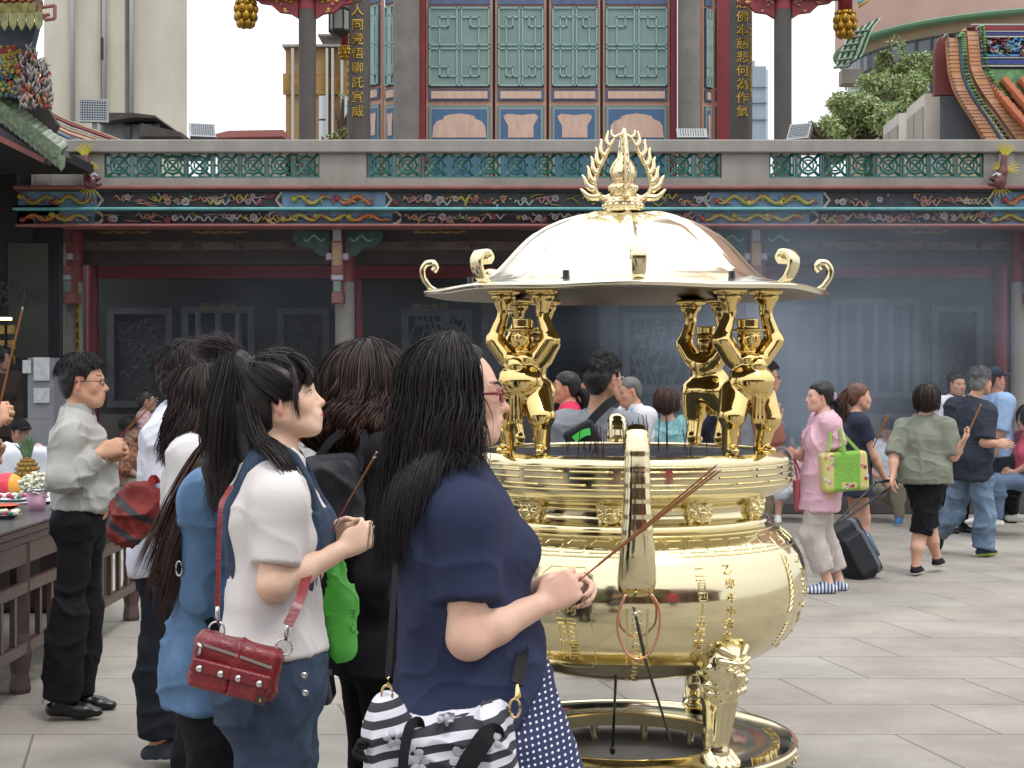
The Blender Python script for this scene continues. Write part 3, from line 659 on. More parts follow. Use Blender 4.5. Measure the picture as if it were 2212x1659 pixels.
    Gf = fall_guides(h, 110, (1.0, 3.1), (.0, .8), (1.3, 2.), (.02, .34), drift=(-.1, 0, 0), shell=(.016, .036), wave=(.02, 16), steps=16, seed=9, spread=.25)
    make_strands(Gf, 2, .006, .0006, (.05, .04, .035), None, 6, root, 'flyaway_hair', push=els, tip=1.5)
    glasses(root, h, mat('red_plastic', '#7d0f22', .18, coat=.5), r=.0032, w=.024, hh=.0155, tr=1.7)
    glens = MB()
    for q in (-1, 1):
        glens.ball(hp(h, q*.032, .093, -.001), (.022*h['s'], .0012, .014*h['s']), 14, R=h['R'].T)
    a = P(1246, 1258, D-.06)
    sticks('three long incense sticks held up by the woman in the navy tee', a, P(1549, 1022, D-.35), 3, .013, r=.0016, red=.16, seed=6)
    return J, root
def build_B():
    D = 3.95
    J = skel(D, (613, 862), 0, sex='f', hs=.93, pitch=13, build=.98, nb=(592, 985, 0), pelvis=(592, 1475, 0), H=1.63,
             jp=dict(shR=(604, 1082, -.14), elR=(592, 1262, -.17), wrR=(742, 1186, -.08), shL=(610, 1065, .16), elL=(640, 1270, .17), wrL=(715, 1165, .06)))
    J['armk'] = .98; h = J['h']
    white = fab('white_cotton', '#cfcac8', var=.06, vs=5, bump=.2, bs=300)
    den = fab('denim', '#3c4a5e', var=.35, vs=14, bump=.5, bs=420)
    f, l, u = J['ft'], J['l'], J['up']; pel = J['pel']; R = np.array([l, f, u])
    def bib(S):
        torso(S, J, .025, 0, None, low=True); nb_ = J['nb']
        def keep(X, Y, Z):
            x, y, z = X-nb_[0], Y-nb_[1], Z-nb_[2]; la = x*l[0]+y*l[1]+z*l[2]; ve = x*u[0]+y*u[1]+z*u[2]; fo = x*f[0]+y*f[1]+z*f[2]
            strap = np.abs(np.abs(la)-.088)-.019; front = np.maximum(np.maximum(ve+.135, np.abs(la)-.125), -fo+.055+.12*np.maximum(-ve-.33, 0)*0); back = np.maximum(np.maximum(ve+.17, np.abs(la)-.10-.0), fo+.06)
            low = ve+.375; return -np.minimum(np.minimum(strap, front), np.minimum(back, low))
        S.fn(keep, .003)
    root = person('ponytailed young woman in white tee and denim overalls with a red crossbody bag', J, skin='#d8b49c', vox=.0048, lips='#b4544e', blush=.6, neckr=.049, bust=.06, nose=.98, handsc=.95, eyes=False,
        top=dict(mat=white, e=.012, sleeve=.72, hem=1400, fold=.007, se=.008, name='tee_shirt', vox=.0055, ff=(8, 8, 4), seed=13),
        bot=dict(mat=den, e=.022, len=.97, top=.09, fold=.007, e2=.022, name='denim_overalls', vox=.0065, extra=[], fk=1),
        shoes=dict(mat=fab('white_canvas', '#c9c9c4')),
        hands={'R': dict(d=(.80, .05, .50), n=(.15, .95, -.2), t=(0, .2, 1), curl=(1.05, 1.2, .8), thumb=(.3, .8)),
               'L': dict(d=(.8, -.1, .3), n=(-.1, -.9, -.3), t=(.2, -.2, 1), curl=(.6, .8, .5))})
    eyeballs(root, h); lashes(root, h)
    S = Sdf(); bib(S); S.plane(pel+u*.03, -u); v, q = S.mesh(.0055); v = folds(v, q, .002, (9, 9, 5), 3); qmesh('bib', v, q, den, root)
    S = Sdf(); 
    B = MB()
    for x, y in ((1168, 0), (1186, 0)): pass
    B.ball(P(657, 1459, D-.185), (.0085, .004, .0085), 10); B.ball(P(659, 1497, D-.185), (.0085, .004, .0085), 10)
    B.build('button', M_sil, root, smooth=True)
    # hair: swept to a high ponytail
    els = [(J['nb']-J['up']*.16, np.array((.20, .125, .20)), np.array([J['l'], J['ft'], J['up']])), (J['shR']-V3(0, 0, .03), np.array((.068,)*3), np.eye(3)), (hp(h, 0, -.018, .028), np.array((.073, .093, .084))*h['s'], h['R'])]
    tie = P(522, 782, D); s = h['s']
    tail = [tie+V3(-.012, 0, .008), P(497, 800, D), P(482, 880, D), P(478, 1000, D), P(475, 1080, D)]
    def extra(S):
        S.cone(hp(h, 0, -.06, .075), tie, .045, .022, .03)
        for a, b, ra, rb in ((0, 1, .02, .03), (1, 2, .03, .042), (2, 3, .042, .045), (3, 4, .045, .03)): S.cone(tail[a], tail[b], ra, rb, .03)
        S.cone(P(520, 900, D-.02), P(545, 1010, D-.06), .03, .022, .05)
        S.ell(hp(h, 0, -.085, -.05), (.05*s, .03*s, .05*s), h['R'], .03)
    hair_cap(h, .012, ((-.2, -.045, -.036, -.028, -.018, .018, .026, .05, .072, .2), (-.14, -.12, -.07, .0, .022, .024, -.02, .0, .035, .05)), [extra], vox=.005, amp=.003, fr=14, st=(.4, 1, .6), parent=root, col=BLK)
    rs = np.random.RandomState(5); N_ = 420; cen = hp(h, 0, -.018, .031); tl = (tie-cen)@h['R'].T/s
    G = []
    for i in range(N_):
        q_ = rs.choice([-1, 1]); a_ = rs.uniform(0, 1)
        if a_ < .45: st = np.array((q_*rs.uniform(.0, .06), .075, .055-rs.rand()*.02))       # front hairline
        elif a_ < .8: st = np.array((q_*.074, rs.uniform(-.01, .05), rs.uniform(-.01, .03)))     # temple
        else: st = np.array((q_*rs.uniform(.02, .06), -.075, rs.uniform(-.075, -.03)))
        st = st-np.array((0, -.018, .031)); e_ = tl.copy(); t = np.linspace(0, 1, 16)[:, None]; p = st*(1-t)+e_*t
        sh = rs.uniform(.006, .017); rr = np.array((.073, .093, .081))+sh; k = np.linalg.norm(p/rr, axis=1, keepdims=True); push = np.clip(1-t*1.0, .0, 1)**.5*.0+1
        p = np.where(k < 1, p/k, p*(1*(1-0))); m = np.clip((t-.8)/.2, 0, 1); p = p*(1-m)+e_*m+rs.normal(0, .004, 3)*m
        G.append(cen+(p*s)@h['R'])
    make_strands(np.array(G), 8, .0045, .0013, BLK, (.030, .020, .021), 7, root, 'hair_strands', tip=.3, mixp=.45)
    G = []
    for i in range(230):
        o = rs.normal(0, 1, 3)*np.array((.014, .018, .006)); e_ = tail[4]+rs.normal(0, 1, 3)*np.array((.022, .03, .05)); LN = rs.uniform(.45, 1.15)
        c = np.array([tie, tie+V3(-.03, 0, .028)+o*.4, tail[1]+o*.9, tail[2]+o*1.5, tail[3]+o*1.6, e_]); t = np.linspace(0, 5*min(LN, 1.), 24); p = np.stack([np.interp(t, range(6), c[:, k]) for k in range(3)], 1)
        for _ in range(4): p[1:-1] = (p[:-2]+2*p[1:-1]+p[2:])/4
        G.append(p)
    for i in range(60):
        o = rs.normal(0, 1, 3)*np.array((.006, .01, .01)); c = np.array([tie, P(528, 840, D-.03)+o, P(548, 930, D-.06)+o, P(590, 1000, D-.10)+o, P(640, 1050, D-.13)+o*2, P(668, 1105, D-.14)+o*3])[:rs.randint(4, 6)]
        t = np.linspace(0, len(c)-1, 24); p = np.stack([np.interp(t, range(len(c)), c[:, k]) for k in range(3)], 1)
        for _ in range(4): p[1:-1] = (p[:-2]+2*p[1:-1]+p[2:])/4
        G.append(p) if i < 26 else None
    make_strands(np.array(G), 16, .006, .0013, BLK, (.028, .018, .018), 8, root, 'ponytail', tip=1.2, push=els[:2], mixp=.3)
    G = []   # fringe and side lock
    for i in range(150):
        q_ = rs.choice([-1, -1, 1]); x0 = q_*rs.uniform(.0, .05); ln = rs.uniform(.6, 1)
        lock = i % 5 == 0
        c = np.array([(x0*.5, .035, .118), (x0, .074, .10), (q_*rs.uniform(.012, .065), .098, .055), (q_*rs.uniform(.03, .078), .080, .012)] if not lock else [(q_*.03, .03, .116), (q_*.06, .055, .07), (q_*.082, .045, .0), (q_*.083, rs.uniform(.03, .048), -.07)])
        t = np.linspace(0, 3*ln, 14); p = np.stack([np.interp(t, range(4), c[:, k]) for k in range(3)], 1)
        for _ in range(3): p[1:-1] = (p[:-2]+2*p[1:-1]+p[2:])/4
        G.append(h['c']+(p*s)@h['R'])
    make_strands(np.array(G), 8, .0035, .0011, BLK, (.045, .028, .030), 9, root, 'fringe', tip=.8, mixp=.5)
    G = []
    for i in range(70):   # loose tuft sticking up behind the tie
        e_ = P(rs.uniform(415, 490), rs.uniform(730, 760), D); c = np.array([tie, tie+V3(-.03, 0, .035)+rs.normal(0, .006, 3), e_]); t = np.linspace(0, 2, 12); p = np.stack([np.interp(t, range(3), c[:, k]) for k in range(3)], 1)
        for _ in range(3): p[1:-1] = (p[:-2]+2*p[1:-1]+p[2:])/4
        G.append(p)
    make_strands(np.array(G), 10, .005, .0010, (.03, .02, .02), (.06, .038, .036), 10, root, 'loose_tuft', tip=2.2)
    Gf = fall_guides(h, 60, (0, 3.1), (.0, .5), (.5, 1.3), (.02, .12), drift=(0, 0, 0), shell=(.012, .03), wave=(.01, 30), steps=10, seed=3)
    make_strands(Gf, 2, .006, .0005, (.05, .04, .035), None, 6, root, 'flyaway_hair', tip=2)
    B = MB()
    for k in range(6):
        a = k*1.05; B.tube([tie+V3(.006, 0, 0)+.017*(cos(t)*V3(.2, .6*cos(a), .9)+sin(t)*V3(.3, -.9, .3*sin(a))) for t in np.linspace(0, 2*pi, 14, endpoint=False)], .0022, 5, closed=True)
    B.build('hair_tie', mat('hair_tie', '#1b1b20', .35), root, smooth=True)
    sticks('brown incense sticks held by the woman in denim overalls', P(718, 1146, D-.08), P(812, 985, D-.35), 3, .0035, r=.0016, red=.42, seed=5)
    return J, root

def seg(pts, n, it=3):
    c = np.array(pts, float); t = np.linspace(0, len(c)-1, n); p = np.stack([np.interp(t, range(len(c)), c[:, k]) for k in range(c.shape[1])], 1)
    for _ in range(it): p[1:-1] = (p[:-2]+2*p[1:-1]+p[2:])/4
    return p
def locks(paths, n, jit, grow=1.6, seed=0, steps=20, lens=(.7, 1.)):
    """random guides around hand-placed paths of world points"""
    rs = np.random.RandomState(seed); G = []
    for i in range(n):
        c = paths[rs.randint(len(paths))]; o = rs.normal(0, 1, 3)*np.array(jit); k = len(c); m = 1+(k-1)*rs.uniform(*lens)
        t = np.linspace(0, m-1, steps); cc = np.array(c)+o*np.linspace(.4, grow, k)[:, None]; p = np.stack([np.interp(t, range(k), cc[:, q]) for q in range(3)], 1)
        for _ in range(3): p[1:-1] = (p[:-2]+2*p[1:-1]+p[2:])/4
        G.append(p)
    return np.array(G)
def band(path, w, th, m, name, parent=None, n=30, ref=(0, 1, 0), it=3):
    """flat strap along a path"""
    p = seg(path, n, it); t = np.gradient(p, axis=0); t /= np.linalg.norm(t, axis=1, keepdims=True); u = np.cross(t, np.array(ref, float)); u /= np.linalg.norm(u, axis=1, keepdims=True)+1e-9; v_ = np.cross(u, t)
    V = np.stack([p+u*w/2+v_*th/2, p-u*w/2+v_*th/2, p-u*w/2-v_*th/2, p+u*w/2-v_*th/2], 1).reshape(-1, 3); f = []
    for i in range(n-1):
        for a in range(4): f.append((i*4+a, i*4+(a+1) % 4, i*4+4+(a+1) % 4, i*4+4+a))
    f += [(3, 2, 1, 0), tuple(n*4-4+a for a in range(4))]
    return MB().add(V, f).build(name, m, parent, auto=50)
black = fab('black_cotton', '#15151a', var=.25, vs=7)
def short_hair(h, root, col, seed=1, curly=0., n=260, ln=(.03, .055), hl=HL_SHORT, e=.012, vox=.005, r=.0011, per=5, col2=None):
    hair_cap(h, e, hl, vox=vox, amp=.003+.006*curly, fr=30, parent=root, col=col, seed=seed)
    G = fall_guides(h, n, (0, 3.14), (.0, 1.25), 1.75, ln, shell=(.012, .020+.012*curly), wave=(.004+.01*curly, 40), steps=7, seed=seed, curlin=-.3*curly)
    c = hp(h, 0, 0, 0); q = (G[:, -1]-c)@h['R'].T/h['s']; ok = np.interp(q[:, 1], hl[0], hl[1])-.012 < q[:, 2]
    if ok.sum() > 5: make_strands(G[ok], per, .004+.004*curly, r, col, col2, seed, root, 'hair_strands', tip=1.2, mixp=.3)
def build_C():
    D = 4.5; J = skel(D, (806, 852), 24, sex='f', nb=(788, 955, 0), pelvis=(812, 1370, 0), H=1.66, hyaw=20, jp=dict(elR=(800, 1240, -.19), wrR=(850, 1330, -.1)))
    h = J['h']; root = person('woman in black clothes with wavy reddish brown bob, seen from behind', J, skin='#cfa893', vox=.009,
        top=dict(mat=black, e=.02, sleeve=1.9, hem=1440, flare=.19, fold=.009, name='black_blouse'), bot=dict(mat=fab('black_leggings', '#101013'), e=.008, len=.97, name='leggings', fold=.002), shoes=dict(mat=M_blackp))
    C1, C2 = (.020, .013, .011), (.085, .036, .022)
    hair_cap(h, .022, ((-.2, .0, .03, .05, .07, .2), (-.12, -.10, -.05, .02, .05, .07)), [lambda S: S.ell(hp(h, 0, -.03, -.03), np.array((.088, .085, .095))*h['s'], h['R'], .04)], vox=.007, amp=.012, fr=22, parent=root, col=C1, st=(1, 1, .5))
    G = fall_guides(h, 300, (.5, 3.14), (.02, .6), (1.3, 1.75), (.27, .37), shell=(.018, .040), wave=(.016, 26), steps=20, seed=4, spread=.35, curlin=.9)
    def cf(v, c):
        k = np.clip((hp(h, 0, 0, .035)[2]-v[:, 2])/.16+.35*noise3(v*12, 4), 0, 1)[:, None]; return c*(1-k)+np.array(C2)*(.5+.6*np.abs(noise3(v*40, 2)))[:, None]*k
    make_strands(G, 16, .008, .0017, C1, (.05, .025, .02), 5, root, 'hair_strands', tip=.8, colfn=cf)
    # black shopper on her shoulder
    bag = empty('shoulder_bag', P(715, 1180, D-.25), 'large soft black shoulder bag behind the woman with the reddish bob', 'bag')
    S = Sdf(); S.rbox(P(716, 1090, D-.24), (.085, .05, .125), .035, roty(.1), .02); v, q = S.mesh(.006); v = folds(v, q, .008, (10, 10, 8), 5); qmesh('bag_body', v, q, fab('black_nylon', '#26272b', rough=.5, bump=.1), bag)
    band([P(672, 1010, D-.22), P(715, 950, D-.2), P(758, 918, D-.14), P(790, 940, D-.2), P(775, 1020, D-.24)], .022, .006, fab('black_webbing', '#1b1b1e'), 'strap', bag)
    hb = empty('handbag', P(705, 1500, D-.3), 'small black leather handbag with a buckle at hip height', 'handbag')
    S = Sdf(); S.rbox(P(702, 1478, D-.3), (.022, .06, .05), .02, roty(.15)); S.rbox(P(700, 1435, D-.3), (.018, .05, .03), .015); v, q = S.mesh(.004); qmesh('bag_body', v, q, mat('black_leather', '#121214', .28), hb)
    MB().box(P(712, 1452, D-.36), (.012, .006, .016)).build('buckle', M_sil, hb)
    band([P(700, 1420, D-.3), P(735, 1250, D-.25), P(765, 1000, D-.16), P(775, 945, D-.1)], .012, .004, M_blackp, 'strap', hb)
def build_D():
    D = 4.35; J = skel(D, (545, 875), 4, sex='f', nb=(500, 1010, 0), pelvis=(468, 1420, 0), H=1.6, jp=dict(shR=(440, 1085, -.15), elR=(432, 1290, -.17), wrR=(520, 1270, -.1)))
    h = J['h']; den = fab('denim_shirt', '#5c7a9c', var=.3, vs=8, bump=.4, bs=380); root = person('brown-haired woman in loose blue denim shirt and black trousers, behind the ponytailed woman', J, skin='#d0a88e', vox=.009,
        top=dict(mat=den, e=.014, sleeve=1.9, hem=1512, flare=.165, fold=.013, name='denim_shirt', se=.014, vox=.007, seed=8, ff=(6, 6, 4)), bot=dict(mat=black, e=.02, len=.98, e2=.03), shoes=dict(mat=M_blackp))
    hair_cap(h, .014, HL_LONG, vox=.008, parent=root, col=BRN)
    els = [(J['nb']-J['up']*.16, np.array((.20, .13, .20)), np.array([J['l'], J['ft'], J['up']]))]
    pa = [[P(540, 860, D+.02), P(480, 940, D-.02), P(430, 1050, D-.06), P(392, 1170, D-.08), P(368, 1290, D-.08)], [P(520, 900, D), P(450, 985, D-.04), P(410, 1080, D-.1), P(378, 1180, D-.12), P(352, 1270, D-.1)], [P(500, 930, D), P(445, 1010, D-.02), P(405, 1110, D-.05), P(372, 1210, D-.05), P(362, 1300, D-.05)]]
    make_strands(locks(pa, 220, (.016, .03, .016), 1.5, 3), 14, .006, .0016, BRN, (.075, .04, .028), 5, root, 'hair_strands', tip=1.1, push=els)
    band([P(384, 1175, D-.17), P(400, 1250, D-.2), P(430, 1305, D-.19), P(470, 1370, D-.17), P(540, 1440, D-.1)], .022, .005, fab('black_webbing', '#1b1b1e'), 'bag_strap', root)
    MB().tube([P(387, 1228, D-.21)+.018*V3(.5*cos(a), 0, 1.1*sin(a)) for a in np.linspace(0, 6.28, 12, endpoint=False)], .0028, 6, closed=True).build('buckle', M_sil, root, smooth=True)
def build_E():
    D = 5.3; J = skel(D, (458, 868), 5, sex='f', nb=(425, 958, 0), pelvis=(430, 1280, 0), H=1.58)
    h = J['h']; root = person('woman in white blouse with half tied dark hair and a small earring', J, skin='#d0a88e', vox=.009,
        top=dict(mat=fab('white_blouse', '#c9c6c6', var=.05), e=.018, sleeve=.8, hem=1240, fold=.008, name='blouse'), bot=dict(mat=black, e=.02, len=.97), shoes=dict(mat=M_blackp))
    hair_cap(h, .012, HL_LONG, vox=.006, parent=root, col=BLK)
    G = fall_guides(h, 170, (1.4, 3.14), (.1, .7), (1.4, 1.9), (.26, .36), shell=(.008, .022), wave=(.012, 15), steps=18, seed=4, spread=.2); make_strands(G, 12, .007, .0016, BLK, BRN, 5, root, 'hair_strands', tip=1., mixp=.4)
    G = fall_guides(h, 70, (.2, 1.5), (.05, .7), (1.2, 1.5), (.09, .14), shell=(.01, .018), steps=10, seed=6); make_strands(G, 10, .006, .0015, BLK, BRN, 5, root, 'front_hair', tip=.8)
    MB().ball(P(440, 890, D-.1), .004, 8).build('earring', M_sil, root, smooth=True)
def build_F():
    D = 6.3; J = skel(D, (414, 818), 12, sex='m', nb=(385, 900, 0), pelvis=(365, 1195, 0), H=1.72, stance=.05, jp=dict(shR=(352, 945, -.17), elR=(352, 1085, -.2), wrR=(335, 1150, -.05), anR=(345, 1605, -.07), anL=(385, 1600, .1), knR=(345, 1400, -.08)))
    h = J['h']; pol = fab('white_polo', '#c8cbd6', var=.05); root = person('curly-haired man in white polo with pale blue cuffs carrying a red backpack', J, skin='#b98a6c', vox=.009,
        top=dict(mat=pol, e=.022, sleeve=.82, hem=1232, fold=.010, name='polo_shirt', collar=True, seed=4, se=.018), bot=dict(mat=fab('dark_trousers', '#1d2029'), e=.02, len=.96, e2=.022), shoes=dict(mat=fab('grey_canvas', '#383c46'), sole=M_sole), hands={'R': dict(d=(-.3, 0, -1))})
    short_hair(h, root, (.016, .013, .012), 3, curly=1., n=420, ln=(.03, .06), e=.022, hl=((-.2, -.08, -.05, -.03, -.02, .018, .026, .05, .07, .2), (-.075, -.07, -.06, -.01, .02, .02, -.03, .01, .05, .065)), col2=(.05, .035, .03))
    a, m = J['shR'], J['elR']; mm = a+(m-a)*.80; d = nrm(m-a); S = Sdf(); S.cone(mm-d*.022, mm+d*.006, .0825, .0835, 0, c0=0., c1=1.); S.cone(mm-d*.06, mm+d*.05, .072, .073, 0, sub=True); v, q = S.mesh(.006); qmesh('cuff', v, q, fab('pale_blue_cotton', '#8ba2c6'), root)
    bag = empty('backpack', P(295, 1110, D-.3), 'red and black backpack hanging from the arm of the man in the white polo', 'backpack')
    S = Sdf(); R = roty(-.35); S.ell(P(292, 1112, D-.3), (.085, .075, .125), R, 0); S.rbox(P(275, 1130, D-.34), (.06, .06, .07), .03, R, .03); S.ell(P(318, 1080, D-.28), (.05, .06, .05), R, .03); v, q = S.mesh(.006); v = folds(v, q, .012, (9, 9, 12), 15)
    c_ = v-P(292, 1112, D-.3); k = c_@nrm(V3(.55, 0, .8)); mi = ((np.abs((k+.02) % .085-.04) < .012) & (k < .07)).astype(int); qmesh('bag_body', v, q, [fab('red_nylon', '#6f2826', rough=.6, var=.3), fab('black_nylon', '#26272b')], bag, mi=mi[q[:, 0]])
    band([P(318, 1060, D-.3), P(332, 1030, D-.28), P(348, 1060, D-.26), P(340, 1120, D-.24)], .03, .006, fab('red_strap', '#7c2422'), 'strap', bag)
def build_G():
    D = 7.2; J = skel(D, (182, 825), 0, sex='m', nb=(166, 895, 0), pelvis=(176, 1120, 0), H=1.67, build=.95, jp=dict(shR=(148, 948, -.17), elR=(135, 1034, -.22), wrR=(217, 978, -.12), shL=(150, 945, .17), elL=(170, 1040, .2), wrL=(240, 985, .02),
        knR=(150, 1325, -.09), anR=(132, 1512, -.09), knL=(185, 1310, .1), anL=(164, 1498, .12)))
    h = J['h']; sh = fab('grey_shirt', '#a3a29d', var=.06, rough=.7); root = person('man in grey long-sleeved shirt and black trousers praying beside the offering table', J, skin='#c4967a', vox=.0075, nose=1.02, belly=.035, lips='#a8625a',
        top=dict(mat=sh, e=.011, sleeve=1.93, hem=1098, fold=.012, name='shirt', collar=True, tuck=True, flare=.15, vox=.007, seed=6, ff=(6, 6, 8), extra=[]), bot=dict(mat=black, e=.004, len=.99, e2=.030, fold=.007, top=.11), shoes=dict(mat=mat('black_leather', '#121214', .28), e=.006),
        hands={'R': dict(d=(.9, .15, .35), n=(.1, .9, -.2), t=(0, .2, 1), curl=(1.0, 1.1, .8), thumb=(.3, .7)), 'L': dict(d=(.85, -.4, .3), n=(0, -.9, 0), t=(0, -.2, 1), curl=(.9, 1., .8))})
    short_hair(h, root, (.014, .014, .016), 5, n=420, ln=(.02, .05), e=.011)
    glasses(root, h, M_blackp, r=.0022, w=.019, hh=.012)
    p = J['pel']+V3(0, 0, .095); MB().lathe([(.150, -.016), (.152, .016)], (0, 0, 0), 28, sq=.80).build('belt', mat('black_leather', '#121214', .28), root)
    b = [o for o in root.children if o.name.startswith('belt')][0]; b.location = (p-org(root)).tolist()
    sticks('incense sticks in the hands of the man in the grey shirt', P(254, 950, D-.05), P(335, 860, D-.25), 3, .010, r=.0016, red=.25, seed=8)
def build_H():
    D = 5.2; J = skel(D, (-150, 850), 0, sex='m', nb=(-170, 950, 0), pelvis=(-170, 1270, 0), H=1.65, jp=dict(elR=(-90, 1010, -.25), wrR=(-38, 925, -.1), elL=(-70, 1050, .2), wrL=(-30, 990, .1)))
    root = person('person at the left edge raising a fist with incense', J, skin='#c4967a', vox=.008, top=dict(mat=fab('grey_tee', '#5a5d66'), e=.02), bot=dict(mat=black), shoes=dict(mat=M_blackp), hands={'R': dict(d=(.75, .1, .65), n=(.3, .9, -.2), t=(0, .2, 1), curl=(1.0, 1.2, .8), thumb=(.3, .7))})
    short_hair(J['h'], root, BLK, n=100)
    sticks('two tall incense sticks rising at the left edge of the frame', P(-4, 888, D-.12), P(46, 672, D-.2), 3, .004, r=.0022, red=.12, seed=4)
build_A(); build_B(); build_C(); build_D(); build_E(); build_F(); build_G(); build_H()
# ------------------------------------------------------------------ the golden incense burner
BD = 6.3; BX = (1352-1106)/F*BD; BS = F/BD
def bz(y): return CH-(y-HY)/BS
def br(r): return r/BS
def gold(name, col, rough, bump=0., bs=60, spk=0.):
    m = mat(name, col, rough, 1., bump=bump, bs=bs)
    if spk:
        t = m.node_tree; b = t.nodes['Principled BSDF']; n = t.nodes.new('ShaderNodeTexNoise'); n.inputs['Scale'].default_value = 3; n.inputs['Detail'].default_value = 8; n.inputs['Roughness'].default_value = .75
        r = t.nodes.new('ShaderNodeMapRange'); r.inputs[1].default_value = .35; r.inputs[2].default_value = .7; r.inputs[3].default_value = rough*.5; r.inputs[4].default_value = rough+spk; t.links.new(n.outputs[0], r.inputs[0]); t.links.new(r.outputs[0], b.inputs['Roughness'])
    return m
G_body = gold('polished_brass', (.73, .65, .42), .12, .05, 9, .10)
G_fig = gold('gold_leaf_brass', (.74, .56, .23), .10, .04, 40)
G_roof = gold('pale_brass', (.80, .755, .58), .16, .04, 14, .12)
G_top = gold('old_brass', (.78, .66, .42), .22, .1, 60)
G_orn = gold('brass_relief', (.80, .68, .36), .14, .3, 70)
def pol(a, r, z): return V3(BX+r*sin(a), BD-r*cos(a), z)        # a = 0 faces the camera, positive to the right
BOWL = [(348, 975), (353, 985), (353, 1035), (346, 1045), (330, 1056), (297, 1068), (286, 1076), (283, 1090), (290, 1104), (303, 1108), (306, 1116), (302, 1122), (318, 1128), (348, 1150), (368, 1178), (381, 1214), (386, 1250), (381, 1290), (364, 1332), (330, 1372), (270, 1408), (190, 1432), (100, 1444), (0, 1448)]
_by = np.array([bz(p[1]) for p in BOWL])[::-1]; _bx = np.array([br(p[0]) for p in BOWL])[::-1]
def bowl_r(z): return np.interp(z, _by, _bx)
def smooth_prof(p, n=6):
    p = np.array(p, float); out = []
    for i in range(len(p)-1):
        p0, p1, p2, p3 = p[max(i-1, 0)], p[i], p[i+1], p[min(i+2, len(p)-1)]
        for k in range(n):
            t = k/n; q = .5*((2*p1)+(-p0+p2)*t+(2*p0-5*p1+4*p2-p3)*t*t+(-p0+3*p1-3*p2+p3)*t**3); out.append(q*.6+(p1+(p2-p1)*t)*.4)
    out.append(p[-1]); return np.array(out)
burner = empty('incense_burner', (BX, BD, 0), 'large polished golden incense burner with domed octagonal roof and guardian figures', 'incense burner')
pr = smooth_prof(BOWL[12:], 6); pr2 = smooth_prof(BOWL[:13], 3); pf = np.vstack([pr2[:-1], pr]); pf = [(br(a), bz(b)) for a, b in pf]
inner = [(br(60), bz(1060)), (br(290), bz(1050)), (br(306), bz(990)), (br(306), bz(972)), (br(310), bz(969)), (br(342), bz(969))]
MB().lathe(inner+pf, (BX, BD, 0), 160).build('bowl', G_body, burner, smooth=True, auto=40)
b = MB(); b.lathe([(0, bz(974)), (br(305), bz(978))], (BX, BD, 0), 64); b.build('ash', mat('ash', '#5d5f66', .95, var=.4, vs=20, bump=1, bs=60), burner)
# meander band on the rim and on the shoulder
def wrap(pts, r0, r, n=4, parent_mb=None, m=0):
    """pts (angle, z) polyline on the bowl skin"""
    P_ = []
    for i in range(len(pts)-1):
        for t in np.linspace(0, 1, 5, endpoint=False): P_.append((pts[i][0]+(pts[i+1][0]-pts[i][0])*t, pts[i][1]+(pts[i+1][1]-pts[i][1])*t))
    P_.append(pts[-1]); return parent_mb.tube([pol(a, bowl_r(z)+r0, z) for a, z in P_], r, n, caps=False)
b = MB(); N_ = 22; w = 2*pi/N_
for i in range(N_):
    a0 = i*w+.03
    for (ya, yb, x0, x1, op) in ((998, 1011, -.46, .40, 1), (1012, 1024, -.02, .86, 0)):
        A = [(a0+x0*w, bz(ya)), (a0+x1*w, bz(ya)), (a0+x1*w, bz(yb)), (a0+x0*w, bz(yb))]
        if not op: A = [(a0+x0*w, bz(ya)), (a0+x0*w, bz(yb)), (a0+x1*w, bz(yb)), (a0+x1*w, bz(ya))]
        wrap(A, .0012, .0050, 4, b)
for y in (989, 1033): wrap([(i*2*pi/72, bz(y)) for i in range(73)], .001, .0038, 5, b)
b.build('rim_meander', G_orn, burner, smooth=True)
b = MB(); N_ = 44; w = 2*pi/N_
for i in range(N_):
    a0 = i*w
    wrap([(a0+.82*w, bz(1134)), (a0+.15*w, bz(1134)), (a0+.05*w, bz(1141))], .001, .003, 4, b)
    wrap([(a0+.2*w, bz(1147)), (a0+.6*w, bz(1147))], .001, .003, 4, b)
    wrap([(a0+.05*w, bz(1155)), (a0+.8*w, bz(1155)), (a0+.86*w, bz(1141))], .001, .003, 4, b)
for y in (1127, 1162): wrap([(i*2*pi/72, bz(y)) for i in range(73)], .001, .0042, 5, b)
b.build('shoulder_meander', G_orn, burner, smooth=True)
# lion masks round the neck
def mask_proto():
    S = Sdf(); S.ell((0, -.0, 0), (.056, .034, .050), None, 0); S.ell((0, -.03, -.008), (.02, .018, .016), None, .01); S.ell((0, -.026, -.03), (.03, .016, .014), None, .008)
    for q in (-1, 1):
        S.ell((q*.022, -.028, .010), (.010, .010, .009), None, .004); S.cone((q*.008, -.034, .022), (q*.040, -.022, .024), .006, .007, .004); S.ell((q*.036, -.02, -.012), (.014, .014, .013), None, .005)
        S.ell((q*.044, -.012, .034), (.013, .012, .013), None, .004)
        for k in range(4): S.ell((q*(.052-.004*k), -.006, .026-.022*k), (.010, .012, .011), None, .003)
        S.cone((q*.006, -.04, -.036), (q*.028, -.03, -.030), .004, .004, .003, sub=True)
    v, q_ = S.mesh(.0035); return v, q_
mv, mq = mask_proto()
for k in range(10):
    a = radians(4+22+36*k); R = rotz(a); m_ = qmesh('lion_mask', (mv+V3(0, -br(287), 0))@R.T+V3(BX, BD, bz(1080)), mq, G_orn, burner)
